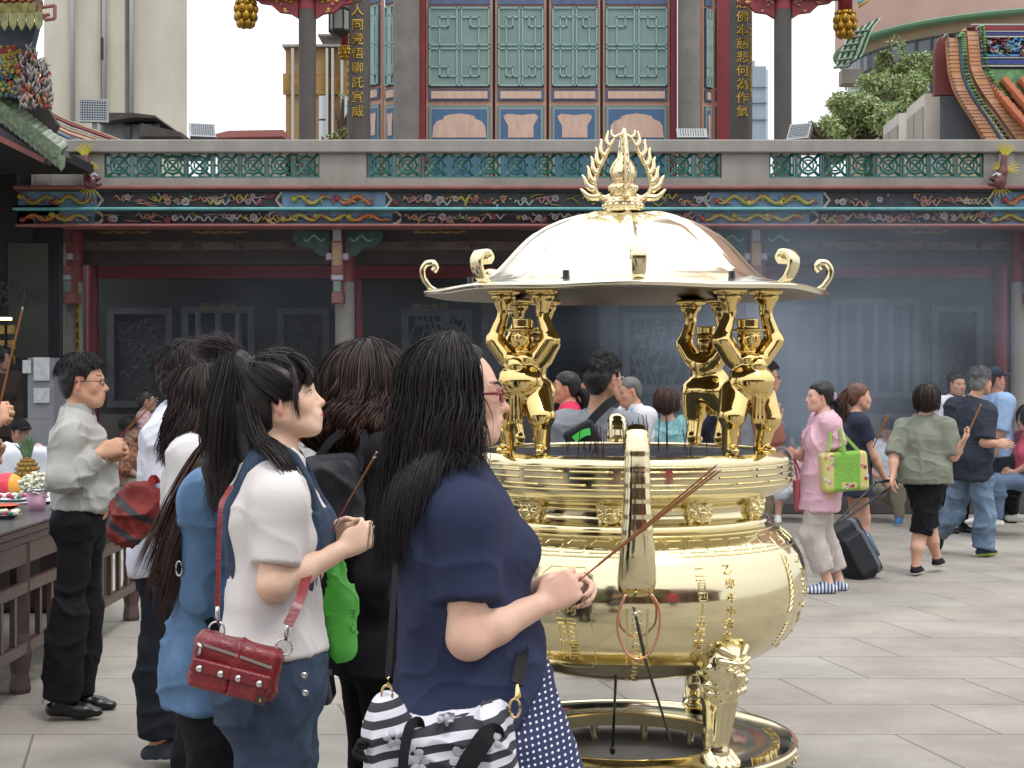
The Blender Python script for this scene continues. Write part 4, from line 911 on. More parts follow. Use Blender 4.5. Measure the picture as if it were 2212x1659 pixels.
# big ear handles, front and back
def handle(a, label=None):
    c = V3(sin(a), -cos(a), 0); sd = V3(cos(a), sin(a), 0); px = [(372, 1222, 34, 17), (396, 1200, 37, 20), (410, 1150, 35, 22), (412, 1100, 29, 22), (410, 1050, 26, 22), (408, 1000, 25, 21), (403, 950, 24, 20), (392, 925, 23, 18), (375, 918, 21, 15), (358, 932, 20, 13), (350, 962, 19, 12)]
    p = smooth_prof(px, 12); B = MB(); k = len(p); n = 20; t = np.gradient(p[:, :2], axis=0); t /= np.linalg.norm(t, axis=1, keepdims=True); nrm2 = np.stack([t[:, 1], -t[:, 0]], 1)
    ring = []; aa = np.arange(n)*2*pi/n
    for i in range(k):
        rib = 1+.045*max(0, 1-((i/7.) % 1)*1.3)*(i > 34)
        ce = V3(BX, BD, 0)+c*br(p[i, 0])+V3(0, 0, bz(p[i, 1])); nn = c*nrm2[i, 0]+V3(0, 0, -1)*nrm2[i, 1]
        for q in aa: ring.append(ce+sd*cos(q)*abs(cos(q))**-.25*br(p[i, 2])*rib*(1 if abs(cos(q)) > 1e-3 else 0)+nn*sin(q)*br(p[i, 3])*rib)
    f = [(i*n+q, i*n+(q+1) % n, (i+1)*n+(q+1) % n, (i+1)*n+q) for i in range(k-1) for q in range(n)]+[tuple(range(n))[::-1], tuple((k-1)*n+q for q in range(n))]
    B.add(ring, f); return B.build('handle', G_body, burner, smooth=True)
D4 = radians(-1)
hf = handle(D4*1.2); handle(pi+D4)
b = MB()
for s_ in (-1, 1): wrap([(D4+s_*br(20)/br(380), bz(y)) for y in np.linspace(1258, 1440, 14)], .001, .0045, 5, b)
for k in range(16):
    y = 1266+k*11; s_ = 1 if k % 2 else -1; cen = lambda t: (D4+s_*.5*br(10*cos(t)+s_*4*0)/br(380)*1.6, bz(y+5*sin(t)))
    wrap([cen(t) for t in np.linspace(0, 5.2, 8)], .0012, .0034, 5, b)
b.build('relief_strap', G_orn, burner, smooth=True)
# raised characters and their cartouche
def wrap_text(txt, a, ytop, step, size, name='inscription', frame=None):
    B = MB()
    for i, ch in enumerate(txt):
        v, f = text_mesh(ch, size, .006); z = bz(ytop+i*step); r = bowl_r(z+v[:, 1]*.98); aa = a+v[:, 0]/br(384)*1.0
        rr = r+v[:, 2]+.002; w_ = np.stack([BX+rr*np.sin(aa), BD-rr*np.cos(aa), z+v[:, 1]], 1); B.add(w_, f)
    if frame:
        x, y0, y1 = frame; A = [(a-x, bz(y0+14)), (a-x*.7, bz(y0)), (a+x*.7, bz(y0)), (a+x, bz(y0+14)), (a+x, bz(y1-14)), (a+x*.7, bz(y1)), (a-x*.7, bz(y1)), (a-x, bz(y1-14)), (a-x, bz(y0+14))]
        for q in range(len(A)-1): wrap([A[q], A[q+1]], .001, .0035, 5, B)
        for q in range(len(A)-1): wrap([(a+(A[q][0]-a)*.86, A[q][1]), (a+(A[q+1][0]-a)*.86, A[q+1][1])], -.001, .002, 4, B)
    B.build(name, G_orn, burner)
wrap_text('風調雨順', radians(-21.8), 1208, 47, .088, frame=(.135, 1180, 1385))
wrap_text('二百四十五年吉仝', radians(18.3), 1190, 24, .044)
wrap_text('乙卯年小玄言獻', radians(27.8), 1188, 27, .042)
b = MB(); rs = np.random.RandomState(3)
for k in range(9): wrap([(radians(56)+.012, bz(1190+k*11)), (radians(56)-.02, bz(1200+k*11))], .001, .0055, 5, b)
for s_ in (-.022, .02): wrap([(radians(56)+s_, bz(y)) for y in (1172, 1220, 1290)], .001, .004, 5, b)
for k in range(7): wrap([(radians(57)+.006, bz(1312+k*7)), (radians(57)-.03, bz(1314+k*7))], .001, .0045, 5, b)
for k in range(26):
    y = rs.uniform(1175, 1370); a = radians(rs.uniform(63, 72)); wrap([(a, bz(y)), (a+rs.uniform(-.02, .02), bz(y+rs.uniform(3, 10))), (a+.02, bz(y+6))], .001, .0045, 5, b)
b.build('dragon_relief', G_orn, burner, smooth=True)
b = MB(); b.tube([pol(D4+t*.0, 0, 0)*0+V3(BX-br(5)+br(40)*x, BD-br(402), bz(y)) for x, y, t in seg([(-.6, 1225, 0), (-1.0, 1260, 0), (-1.02, 1300, 0), (-.6, 1340, 0), (0, 1352, 0), (.6, 1338, 0), (1.02, 1295, 0), (1.0, 1250, 0), (.6, 1225, 0)], 40)], .0048, 8)
ring_o = b.build('copper_ring', mat('copper', (.75, .36, .24), .2, 1.), None, at=V3(BX-br(5), BD-br(402), bz(1290)), smooth=True); tag(ring_o, 'open copper wire ring hanging in front of the burner handle', 'wire ring')
bar = empty('fire_poker', P(1375, 1330, BD-.78), 'thin steel rod hanging from the copper ring beside the burner', 'metal rod')
MB().tube([P(1372, 1322, BD-.78), P(1392, 1420, BD-.7), P(1424, 1520, BD-.6), P(1449, 1600, BD-.5)], [.006, .0055, .005, .004], 8).build('rod', mat('dark_steel', '#4c4f50', .35, 1.), bar, smooth=True)
MB().ball(P(1373, 1326, BD-.785), .009, 10).build('hook', M_sil, bar, smooth=True)
bar = empty('fire_poker', P(1323, 1640, BD+.1), 'straight steel rod standing under the burner bowl', 'metal rod')
MB().tube([P(1331, 1450, BD-.05), P(1323, 1622, BD-.05)], .0058, 8).build('rod', mat('dark_steel'), bar, smooth=True)
MB().ball(P(1323, 1620, BD-.05), (.012, .012, .02), 10).build('knob', mat('dark_steel'), bar, smooth=True)
# roof
ROOF = [(428, 640), (432, 634), (425, 629), (380, 622), (330, 614), (300, 604), (278, 590), (258, 570), (238, 548), (212, 522), (180, 499), (140, 481), (98, 470), (60, 464), (36, 462)]
rp = smooth_prof(ROOF, 4); n = 128; rows = []
und = [(36, 560), (180, 590), (260, 618), (330, 632), (400, 643), (428, 641)]
allp = [(a, b_, 0) for a, b_ in und]+[(a, b_, 1) for a, b_ in rp]; NU = len(und)
vv = []
for r_, y, up_ in allp:
    for i in range(n):
        a = i*2*pi/n; q = ((a-D4) % (pi/4))-pi/8; octf = cos(pi/8)/cos(q) if False else 1; d = pi/8-abs(q)     # distance to the nearest rib
        rr = r_; oc = (1/cos(q))*cos(pi/8); k = .55*np.clip((r_-60)/300, 0, 1)
        rr = r_*(1-k+k*oc*1.035); dy = 0
        if up_ and 40 < r_ < 405: bul = (9*np.exp(-(d*r_/5.5)**2)-5*np.exp(-((d*r_-15)/7.)**2))*np.clip((r_-40)/50, 0, 1)*np.clip((425-r_)/50, 0, 1); dy = -bul*.8; rr += bul*.5*(r_ > 190)
        sag = 1.5*(r_/430)**4*cos(q*8)
        vv.append((BX+br(rr)*sin(a), BD-br(rr)*cos(a), bz(y+dy+sag)))
k = len(allp); f = [(i*n+q, i*n+(q+1) % n, (i+1)*n+(q+1) % n, (i+1)*n+q) for i in range(k-1) for q in range(n)]
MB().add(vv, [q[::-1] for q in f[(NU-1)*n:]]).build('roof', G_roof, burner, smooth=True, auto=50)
MB().add(vv, [q[::-1] for q in f[:(NU-1)*n]]).build('roof_underside', gold('sooty_shaded_brass', (.16, .13, .08), .38, .1, 30), burner, smooth=True)  # soot tarnish, with the dark reflection also put into the colour
for j in range(8):
    a = D4+j*pi/4; c = V3(sin(a), -cos(a), 0); sd = V3(cos(a), sin(a), 0)
    pts = smooth_prof([(322, 620), (372, 631), (402, 632), (424, 620), (437, 600), (439, 582), (430, 569), (415, 568), (410, 578), (416, 586)], 4); B = MB()
    hw = np.interp(np.arange(len(pts)), [0, 8, 14, 30, len(pts)-1], [3, 8, 14, 16, 16]); th = np.interp(np.arange(len(pts)), [0, 8, 20, len(pts)-1], [5, 6, 6, 7])
    t = np.gradient(pts, axis=0); t /= np.linalg.norm(t, axis=1, keepdims=True)
    V = []
    for i, (r_, y) in enumerate(pts):
        ce = V3(BX, BD, 0)+c*br(r_)+V3(0, 0, bz(y)); nn = c*t[i, 1]+V3(0, 0, 1)*t[i, 0]
        for u_, v_ in ((1, .7), (.8, 1), (-.8, 1), (-1, .7), (-1, -.7), (-.8, -1), (.8, -1), (1, -.7)): V.append(ce+sd*u_*br(hw[i])+nn*v_*br(th[i]))
    f = [(i*8+q, i*8+(q+1) % 8, (i+1)*8+(q+1) % 8, (i+1)*8+q) for i in range(len(pts)-1) for q in range(8)]+[tuple(range(8))[::-1], tuple(len(pts)*8-8+q for q in range(8))]
    B.add(V, f).build('eave_scroll', G_body, burner, smooth=True, auto=60)
for a_ in (-24, 33, -152, 150, 75, -75):
    a = radians(a_); B = MB(); c = pol(a, br(345), bz(619)); B.lathe([(0, .028), (.013, .028), (.013, .0), (.024, 0), (.024, -.008)], c, 6); B.build('bolt', mat('dark_steel'), burner)
# finial
FIN = [(34, 470), (36, 460), (44, 458), (51, 448), (53, 438), (50, 430), (38, 425), (30, 423), (34, 418), (38, 410), (35, 400), (30, 397), (26, 394), (33, 388), (36.5, 376), (34, 364), (27, 352), (17, 342), (9, 332), (4.5, 322), (2.5, 312)]
MB().lathe([(br(a)*.82, bz(b_)) for a, b_ in smooth_prof(FIN, 3)], (BX-br(6), BD, 0), 40).build('finial', G_top, burner, smooth=True)
b = MB()
for i in range(16):
    a = i*pi/8; b.ball((BX-br(6)+br(40)*sin(a), BD-br(40)*cos(a), bz(446)), (.013, .013, .013), 8)
    a += pi/16; b.ball((BX-br(6)+br(38)*sin(a), BD-br(38)*cos(a), bz(433)), (.012, .012, .010), 8); b.ball((BX-br(6)+br(29)*sin(a), BD-br(29)*cos(a), bz(407)), (.009, .009, .012), 8)
b.build('lotus_petals', G_top, burner, smooth=True)
b = MB(); b.tube([(BX-br(6), BD, bz(340)), (BX-br(6), BD, bz(330)), (BX-br(6), BD, bz(300)), (BX-br(6), BD, bz(274))], [.010, .012, .010, .001], 8); b.build('spear', G_top, burner, smooth=True)
CXF = BX-br(6)
for j, a in enumerate((pi/2+.05, -pi/2+.05, .06, pi+.06)):
    d = V3(cos(a-pi/2), sin(a-pi/2), 0); sd = V3(-d[1], d[0], 0); B = MB()
    spine = smooth_prof([(33, 422), (50, 428), (70, 420), (78, 405), (76, 388), (66, 366), (50, 340), (34, 315), (20, 296), (5, 290)], 4)
    B.tube([V3(CXF, BD, bz(y))+d*br(r_)*.80 for r_, y in spine], [br(q) for q in np.interp(np.arange(len(spine)), [0, 8, 20, 36], [5, 7, 5, 3])], 8, ref=sd, flat=.6, smooth=False) if False else B.tube([V3(CXF, BD, bz(y))+d*br(r_)*.80 for r_, y in spine], [br(q) for q in np.interp(np.arange(len(spine)), [0, 8, 20, 36], [5, 6.5, 5, 3])], 8)
    licks = [((60, 425), (92, 428), (108, 414), (116, 408), 7), ((76, 410), (96, 404), (104, 386), (112, 378), 6.5), ((76, 396), (90, 384), (92, 366), (98, 358), 6), ((70, 378), (82, 364), (82, 346), (88, 338), 6), ((62, 360), (72, 346), (70, 326), (74, 318), 5.5), ((50, 340), (62, 326), (58, 306), (60, 300), 5), ((36, 318), (46, 306), (42, 290), (40, 282), 4.5), ((20, 298), (30, 294), (32, 286), (32, 280), 3.5)]
    for p0, p1, p2, p3, w_ in licks:
        q = seg([p0, p1, p2, p3], 9, 1); B.tube([V3(CXF, BD, bz(y))+d*br(r_)*.80 for r_, y in q], [br(w_*1.5*t**.8) for t in np.linspace(1, .10, 9)], 6)
    o = B.build('flame_wing', G_top, burner, smooth=True)
# guardians holding up the roof
def guardian_mesh(mir):
    S = Sdf(); q = mir; k = .012
    ft = {1: V3(.062*q, -.012, 0), -1: V3(-.060*q, -.01, 0)}; kn = {1: V3(.068*q, -.025, .135), -1: V3(-.086*q, -.035, .148)}; hp_ = {1: V3(.045*q, 0, .225), -1: V3(-.045*q, 0, .225)}; bf = {1: V3(.058*q, 0, .03), -1: V3(-.076*q, -.005, .03)}
    for i in (1, -1):
        S.cone(hp_[i], kn[i], .062, .050, .02); S.cone(kn[i], bf[i], .038, .028, .008); S.cone(kn[i]+V3(0, 0, -.012), kn[i]+V3(0, 0, -.024), .037, .036, .004, c0=0, c1=1)
        S.cone(bf[i]+V3(0, .008, -.008), bf[i]+V3(.01*i*q, -.052, -.014), .021, .015, .012); S.cone(bf[i]+V3(0, 0, 0), bf[i]+V3(0, 0, -.02), .024, .026, .01)
    S.ell((0, 0, .235), (.075, .06, .05), None, .03); S.ell((0, -.030, .278), (.084, .072, .066), None, .014); S.ell((0, 0, .345), (.068, .048, .052), None, .03)
    for i in (1, -1):
        sh = V3(.062*i, 0, .370); el = V3(.108*i, -.004, .432); wr = V3(.074*i, -.004, .535); S.cone(sh, el, .038, .036, .02); S.cone(el, wr, .032, .021, .008); S.cone(el+(wr-el)*.16, el+(wr-el)*.24, .031, .030, .003, c0=0, c1=1)
        S.cone(wr, wr+V3(.004*i, 0, .035), .020, .030, .01); S.ell(wr+V3(.002*i, 0, .062), (.047, .040, .026), None, .012); S.rbox(wr+V3(0, 0, .085), (.05, .042, .012), .01, k=.006)
        S.ell((.024*i, -.044, .362), (.026, .016, .022), None, .012)
    S.cone((0, 0, .38), (0, -.008, .42), .026, .026, .012); S.ell((0, -.012, .438), (.042, .044, .046), None, .008); S.ell((0, -.036, .418), (.020, .016, .016), None, .008)
    S.cone((0, -.052, .444), (0, -.061, .431), .005, .007, .004); S.cone((-.010, -.048, .4135), (.010, -.048, .4135), .004, .004, .002)
    for i in (1, -1): S.ell((.016*i, -.052, .448), (.0075, .005, .0065), None, .002); S.ell((.036*i, -.006, .436), (.006, .009, .013), None, .003); S.cone((.006*i, -.052, .459), (.026*i, -.047, .460), .004, .003, .003)
    S.cone((0, -.008, .468), (0, -.008, .472), .062, .060, .006, c0=0., c1=1.) ; S.ell((0, -.008, .470), (.064, .062, .007), None, .004); S.cone((0, -.006, .47), (0, -.004, .512), .037, .040, .006, c1=1.)
    S.ell((0, -.072, .338), (.030, .020, .030), None, .004)     # medal
    for x in (-.012, 0, .014): S.cone((x, -.070, .24), (x*1.3, -.066, .140), .008, .010, .006); S.ell((x*1.3, -.066, .132), (.010, .010, .016), None, .004)
    S.cone((-.07, -.02, .225), (.07, -.02, .225), .018, .018, .02)
    return S.mesh(.0036)
for k_, (a_, mir) in enumerate(((45, 1), (-44, -1), (141, 1), (-142, -1))):
    if k_ < 2: gv, gq = guardian_mesh(mir)
    else: gv, gq = G_cache[mir]
    if k_ == 0: G_cache = {}
    G_cache[mir] = (gv, gq); a = radians(a_); fa = a*.45 if abs(a_) < 90 else a
    qmesh('guardian_figure', (gv*V3(1.03, 1.2, 1.0))@rotz(fa).T+pol(a, br(322), bz(969)), gq, G_fig, burner)
# lion legs
def lion_leg():
    S = Sdf(); S.ell((0, -.035, .385), (.085, .078, .088), None, 0); S.ell((0, .05, .42), (.10, .08, .09), None, .03)
    S.cone((0, -.02, .34), (0, -.010, .27), .074, .062, .03); S.cone((0, -.010, .28), (0, .012, .11), .060, .038, .02); S.cone((0, .012, .12), (0, .004, .06), .038, .044, .02)
    for x in (-.028, 0, .028): S.cone((x, -.052, .25), (x*.7, -.022, .10), .016, .012, .006)
    for i in range(-2, 3): S.cone((.021*i, .0, .05), (.026*i, -.048+.004*i*i, .020), .021, .018, .003); S.ell((.026*i, -.060+.005*i*i, .014), (.012, .012, .013), None, .002)
    S.ell((0, .015, .03), (.055, .045, .03), None, .01)
    for i, x in enumerate((-.078, -.050, -.020, .016, .048, .076)):
        S.ell((x, -.088+abs(x)*.55, .315), (.017, .016, .017), None, .003); S.ell((x*.92+.006, -.080+abs(x)*.5, .282), (.016, .015, .016), None, .003)
    for q in (-1, 1): S.ell((.034*q, -.112, .372), (.014, .012, .013), None, .003); S.cone((.010*q, -.116, .394), (.058*q, -.088, .404), .010, .012, .004); S.ell((.078*q, -.05, .375), (.018, .02, .022), None, .004); S.cone((.02*q, -.11, .425), (.05*q, -.085, .445), .010, .014, .006)
    S.ell((0, -.120, .352), (.022, .016, .015), None, .006); S.cone((-.03, -.112, .333), (.03, -.112, .333), .006, .006, .003, sub=True)
    return S.mesh(.004)
lv, lq = lion_leg()
for a_ in (31, 144, -55, -142): a = radians(a_); qmesh('lion_leg', lv*V3(1.12, 1.12, 1.04)@rotz(a).T+pol(a, br(314), bz(1587)-.005), lq, G_body, burner)
# ring base
zt = bz(1587); B = MB(); ri, ro = br(215), br(368)
B.lathe([(ri, zt-.055), (ri-.004, zt-.006), (ri+.002, zt), (ri+.02, zt+.003), (ri+.03, zt-.004), (ro-.035, zt-.006), (ro-.022, zt+.002), (ro-.006, zt+.001), (ro, zt-.008), (ro-.004, zt-.022), (ro-.02, zt-.028), (ro-.022, zt-.055), (ri, zt-.055)], (BX, BD, 0), 128)
B.build('ring_base', G_body, burner, smooth=True, auto=35)
for j in range(12):
    a = radians(15+30*j); B = MB(); c = pol(a, ri+.015, 0); B.lathe([(.016, 0), (.02, .01), (.015, .03), (.017, zt-.05)], c, 12); B.build('ring_foot', G_body, burner, smooth=True)
for j in range(10):
    a = radians(12+36*j); S_ = (mv*.62+V3(0, -.0, 0))@rotz(a).T+pol(a, ro-.028, zt-.068); qmesh('base_mask', S_, mq, G_orn, burner)
B = MB(); v, f = text_mesh('光緒丁丑年秋月弟子敬獻龍山寺香爐', .034, .003)
th = radians(62)-v[:, 0]/(br(315))*-1; rr = br(318)+v[:, 1]; B.add(np.stack([BX+rr*np.sin(th+.25), BD-rr*np.cos(th+.25), zt-.003+v[:, 2]], 1), f); B.build('inscription', G_orn, burner)
# incense standing in the ash
rs = np.random.RandomState(12); proto = None
for i in range(56):
    x = rs.uniform(1178, 1640) if i > 16 else rs.normal(1275, 9); r_ = rs.uniform(0, 1)*.6*2; dy_ = rs.uniform(-.42, .30); x_ = (x-1352)/BS
    if x_**2+dy_**2 > .5**2: continue
    ln = rs.uniform(.05, .17) if i > 16 else rs.uniform(.02, .05)
    b0 = V3(BX+x_, BD+dy_, bz(978)-.01); B = MB(); B.tube([b0, b0+V3(rs.normal(0, .12), rs.normal(0, .1), 1)*ln], .0018, 5)
    o = B.build('incense_stick', mat('burnt_incense', '#4a2424', .8), None, at=b0); tag(o, 'thin burnt incense stick standing in the ash of the burner', 'incense stick', 'incense sticks standing in the burner ash')
# ------------------------------------------------------------------ ground
def paving_mat():
    m = bpy.data.materials.new('granite_paving'); m.use_nodes = True; t = m.node_tree; N = t.nodes.new; L = t.links.new; b = t.nodes['Principled BSDF']
    tc = N('ShaderNodeTexCoord'); sp = N('ShaderNodeSeparateXYZ'); L(tc.outputs['Object'], sp.inputs[0])
    mu = N('ShaderNodeMath'); mu.operation = 'MULTIPLY_ADD'; mu.inputs[1].default_value = .24; L(sp.outputs[1], mu.inputs[0]); L(sp.outputs[0], mu.inputs[2])
    cb = N('ShaderNodeCombineXYZ'); L(mu.outputs[0], cb.inputs[0]); L(sp.outputs[1], cb.inputs[1])
    br_ = N('ShaderNodeTexBrick'); br_.inputs['Scale'].default_value = 1; br_.inputs['Brick Width'].default_value = .95; br_.inputs['Row Height'].default_value = .62; br_.inputs['Mortar Size'].default_value = .006; br_.inputs['Mortar Smooth'].default_value = .2; br_.offset = .5
    br_.inputs['Color1'].default_value = (*lin('#9a968d'), 1); br_.inputs['Color2'].default_value = (*lin('#968f85'), 1); br_.inputs['Mortar'].default_value = (*lin('#6c6964'), 1); br_.inputs['Bias'].default_value = -.2
    L(cb.outputs[0], br_.inputs['Vector'])
    n = N('ShaderNodeTexNoise'); n.inputs['Scale'].default_value = 1.3; n.inputs['Detail'].default_value = 7; n.inputs['Roughness'].default_value = .65; L(tc.outputs['Object'], n.inputs['Vector'])
    r = N('ShaderNodeMapRange'); r.inputs[1].default_value = .3; r.inputs[2].default_value = .7; r.inputs[3].default_value = .70; r.inputs[4].default_value = 1.16; L(n.outputs[0], r.inputs[0])
    n2 = N('ShaderNodeTexNoise'); n2.inputs['Scale'].default_value = 110; n2.inputs['Detail'].default_value = 3; L(tc.outputs['Object'], n2.inputs['Vector'])
    r2 = N('ShaderNodeMapRange'); r2.inputs[1].default_value = .3; r2.inputs[2].default_value = .7; r2.inputs[3].default_value = .9; r2.inputs[4].default_value = 1.1; L(n2.outputs[0], r2.inputs[0])
    mm = N('ShaderNodeMath'); mm.operation = 'MULTIPLY'; L(r.outputs[0], mm.inputs[0]); L(r2.outputs[0], mm.inputs[1])
    mi = N('ShaderNodeVectorMath'); mi.operation = 'SCALE'; L(br_.outputs[0], mi.inputs[0]); L(mm.outputs[0], mi.inputs['Scale']); L(mi.outputs[0], b.inputs['Base Color'])
    b.inputs['Roughness'].default_value = .62; b.inputs['Specular IOR Level'].default_value = .4
    bp = N('ShaderNodeBump'); bp.inputs['Strength'].default_value = .35; bp.inputs['Distance'].default_value = .01; ad = N('ShaderNodeMath'); ad.operation = 'MULTIPLY_ADD'; ad.inputs[1].default_value = -1.; L(br_.outputs['Fac'], ad.inputs[0]); L(n2.outputs[0], ad.inputs[2]); L(ad.outputs[0], bp.inputs['Height']); L(bp.outputs[0], b.inputs['Normal'])
    return m
B = MB(); B.add([(-300, -200, 0), (300, -200, 0), (300, 500, 0), (-300, 500, 0)], [(0, 1, 2, 3)]); tag(B.build('ground', paving_mat()), kind='structure')
granite = mat('granite', '#77736d', .8, var=.22, vs=3, bump=.3, bs=90); granite_l = mat('granite_light', '#8b8781', .8, var=.2, vs=2.5, bump=.3, bs=90, stretch=(1, 1, .4))
dstone = mat('dark_carved_stone', '#3e3e3e', .75, var=.3, vs=3, bump=.5, bs=25); dstone2 = mat('dark_stone_relief', '#5d5f63', .75, var=.3, vs=8, bump=.5, bs=50)
redp = mat('red_paint', '#7e2429', .5, var=.2, vs=4); redl = mat('faded_red_paint', '#85504d', .6, var=.25, vs=6, bump=.1); turq = mat('turquoise_paint', '#5fa3a5', .5, var=.25, vs=6)
glz = mat('green_glaze', '#1f6a5e', .25, var=.35, vs=12, coat=.4, bump=.3, bs=30); wood_d = mat('dark_wood', '#241613', .55, var=.4, vs=4, stretch=(.3, 1, 3)); black_v = mat('dark_interior', '#0d0d0f', .9)  # dark_interior: near-black colour standing in for unlit depth
# ------------------------------------------------------------------ the gallery hall across the courtyard
PD, FD, CD, WD = 17.0, 16.9, 17.7, 20.6
hall = empty('temple_hall', (P(1106, 0, CD)[0], CD, 0), 'long dark temple gallery with granite parapet, green glazed openwork and painted frieze', 'temple building')
X = lambda px, D=PD: P(px, 0, D)[0]
Zp = lambda py, D=PD: P(0, py, D)[2]
B = MB(); B.bx(X(-400, 17.3), X(2900, 17.3), 17.35, 23, 0, .40, bev=.01); B.build('platform', mat('platform_stone', '#4a4744', .8, var=.3, vs=2), hall)
B = MB(); B.bx(X(-400, WD), X(2800, WD), WD, WD+.3, .4, 4.0); B.build('wall', dstone, hall)
B = MB(); B.bx(X(212, WD), X(2150, WD), WD-.06, WD, .4, Zp(893, WD)-.01); B.build('wall_base', mat('wall_base_stone', '#6a6761', .8, var=.25, vs=2), hall)
B = MB(); B.bx(X(60), X(2900), FD+.05, 24.0, 3.45, 3.6); B.build('roof_deck', granite, hall)
# parapet
x0, x1 = X(120), X(2700); B = MB(); B.bx(x0, x1, PD-.10, PD+.16, Zp(332), Zp(304), bev=.012); B.build('parapet_cap', granite_l, hall)
op = [(227, 691), (792, 1558), (1660, 2123)]; zt_, zb_ = Zp(328), Zp(385); B = MB(); zc = Zp(332)
ed = [X(70)]+[X(q) for o in op for q in o]+[x1]
for i in range(0, len(ed), 2): B.bx(ed[i], ed[i+1], PD-.04, PD+.10, Zp(410), zc)
for a_, b_ in op: B.bx(X(a_), X(b_), PD-.035, PD+.10, Zp(410), zb_)
for q, w_ in ((95, 30), (2170, 34)): B.bx(X(q-w_/2), X(q+w_/2), PD-.07, PD-.042, Zp(408), zc-.002, bev=.006)
B.build('parapet_wall', granite_l, hall)
s_ = Zp(328)-Zp(385); hw = (X(59+100)-X(100))/2*.94; hs_ = s_/2*.97
B = MB(); fr = .018
B.bx(-hw, hw, -.03, .03, hs_-fr, hs_); B.bx(-hw, hw, -.03, .03, -hs_, -hs_+fr); B.bx(-hw, -hw+fr, -.03, .03, -hs_+fr, hs_-fr); B.bx(hw-fr, hw, -.03, .03, -hs_+fr, hs_-fr)
R_ = hs_*.66; B.tube([(R_*cos(t), 0, R_*sin(t)) for t in np.linspace(0, 2*pi, 20, endpoint=False)], .016, 6, closed=True)
for k in range(4):
    a = pi/4+k*pi/2; B.tube([(cos(a)*.0, 0, 0), (cos(a)*R_, 0, sin(a)*R_)], .014, 5); B.tube([(cos(a)*R_, 0, sin(a)*R_), (cos(a)*hs_*1.32, 0, sin(a)*hs_*1.32)], .018, 5)
    a = k*pi/2; B.tube([(cos(a)*R_, 0, sin(a)*R_), (cos(a)*hs_, 0, sin(a)*hs_)], .015, 5); B.tube([(R_*.42*cos(a)+R_*.32*cos(t), 0, R_*.42*sin(a)+R_*.32*sin(t)) for t in np.linspace(0, 2*pi, 10, endpoint=False)], .009, 5, closed=True) if False else None
    B.tube([(cos(a)*R_*.62+cos(a+pi/2)*R_*.34*q, 0, sin(a)*R_*.62+sin(a+pi/2)*R_*.34*q) for q in np.linspace(-1, 1, 4)], .011, 5)
g0 = None
for a_, b_ in op:
    n_ = round((b_-a_)/58.5)
    for i in range(n_):
        c = V3(X(a_+(i+.5)*(b_-a_)/n_), PD+.03, (zt_+zb_)/2)
        if g0 is None: g0 = B.build('openwork_tile', glz, hall); g0.location = tuple(c-org(hall)); MBd = g0
        if g0.data.name == 'openwork_tile' and 'done' not in g0: g0.data.transform(Matrix.Translation(Vector(org(hall)))); g0['done'] = 1; g0.location = tuple(c-org(hall)); continue
        g = g0.copy(); C.objects.link(g); g.location = tuple(c-org(hall))
del g0['done']
for o_ in hall.children:
    if 'done' in o_.keys(): del o_['done']
# ledges
def ledge(y0, y1, d0, m, name='ledge', x0_=40, x1_=2700): MB().bx(X(x0_), X(x1_), d0, FD+.3, Zp(y1), Zp(y0), bev=.01).build(name, m, hall)
ledge(405, 413, FD-.10, redl); ledge(413, 417, FD-.05, mat('dark_paint', '#3a3b3d', .6)); ledge(452, 458, FD-.12, turq); ledge(487, 493, FD-.10, redl, x0_=44)
# frieze panels with relief
blk_p = mat('frieze_black', '#303034', .6, var=.5, vs=6); blue_p = mat('frieze_blue', '#64809b', .6, var=.3, vs=5); pale_p = mat('frieze_border', '#a79a8e', .6, var=.2, vs=20)
rm = {k: mat('relief_'+k, c, .45, var=.3, vs=20) for k, c in dict(yellow='#9a8c3c', red='#8a2e30', green='#3f6b4e', white='#9a979c', blue='#3a557f', orange='#a85f30', pink='#a06a66').items()}; rml = list(rm.values())
ed1 = [(35, 215, 1), (215, 612, 0), (612, 835, 1), (835, 1530, 0), (1530, 1775, 1), (1775, 2140, 0), (2140, 2520, 1)]
ed2 = [(44, 210, 1), (210, 600, 0), (600, 850, 1), (850, 1500, 0), (1500, 1745, 1), (1745, 2125, 0), (2125, 2520, 1)]
rs = np.random.RandomState(5)
def flower(B, c, r, mi_):
    for k in range(8): a = k*pi/4+rs.rand()*.3; B.ball((c[0]+r*.62*cos(a), c[1], c[2]+r*.62*sin(a)), (r*.36, r*.35, r*.36), 6, mi_)
    B.ball((c[0], c[1]-r*.3, c[2]), (r*.35,)*3, 6, (mi_+3) % 7)
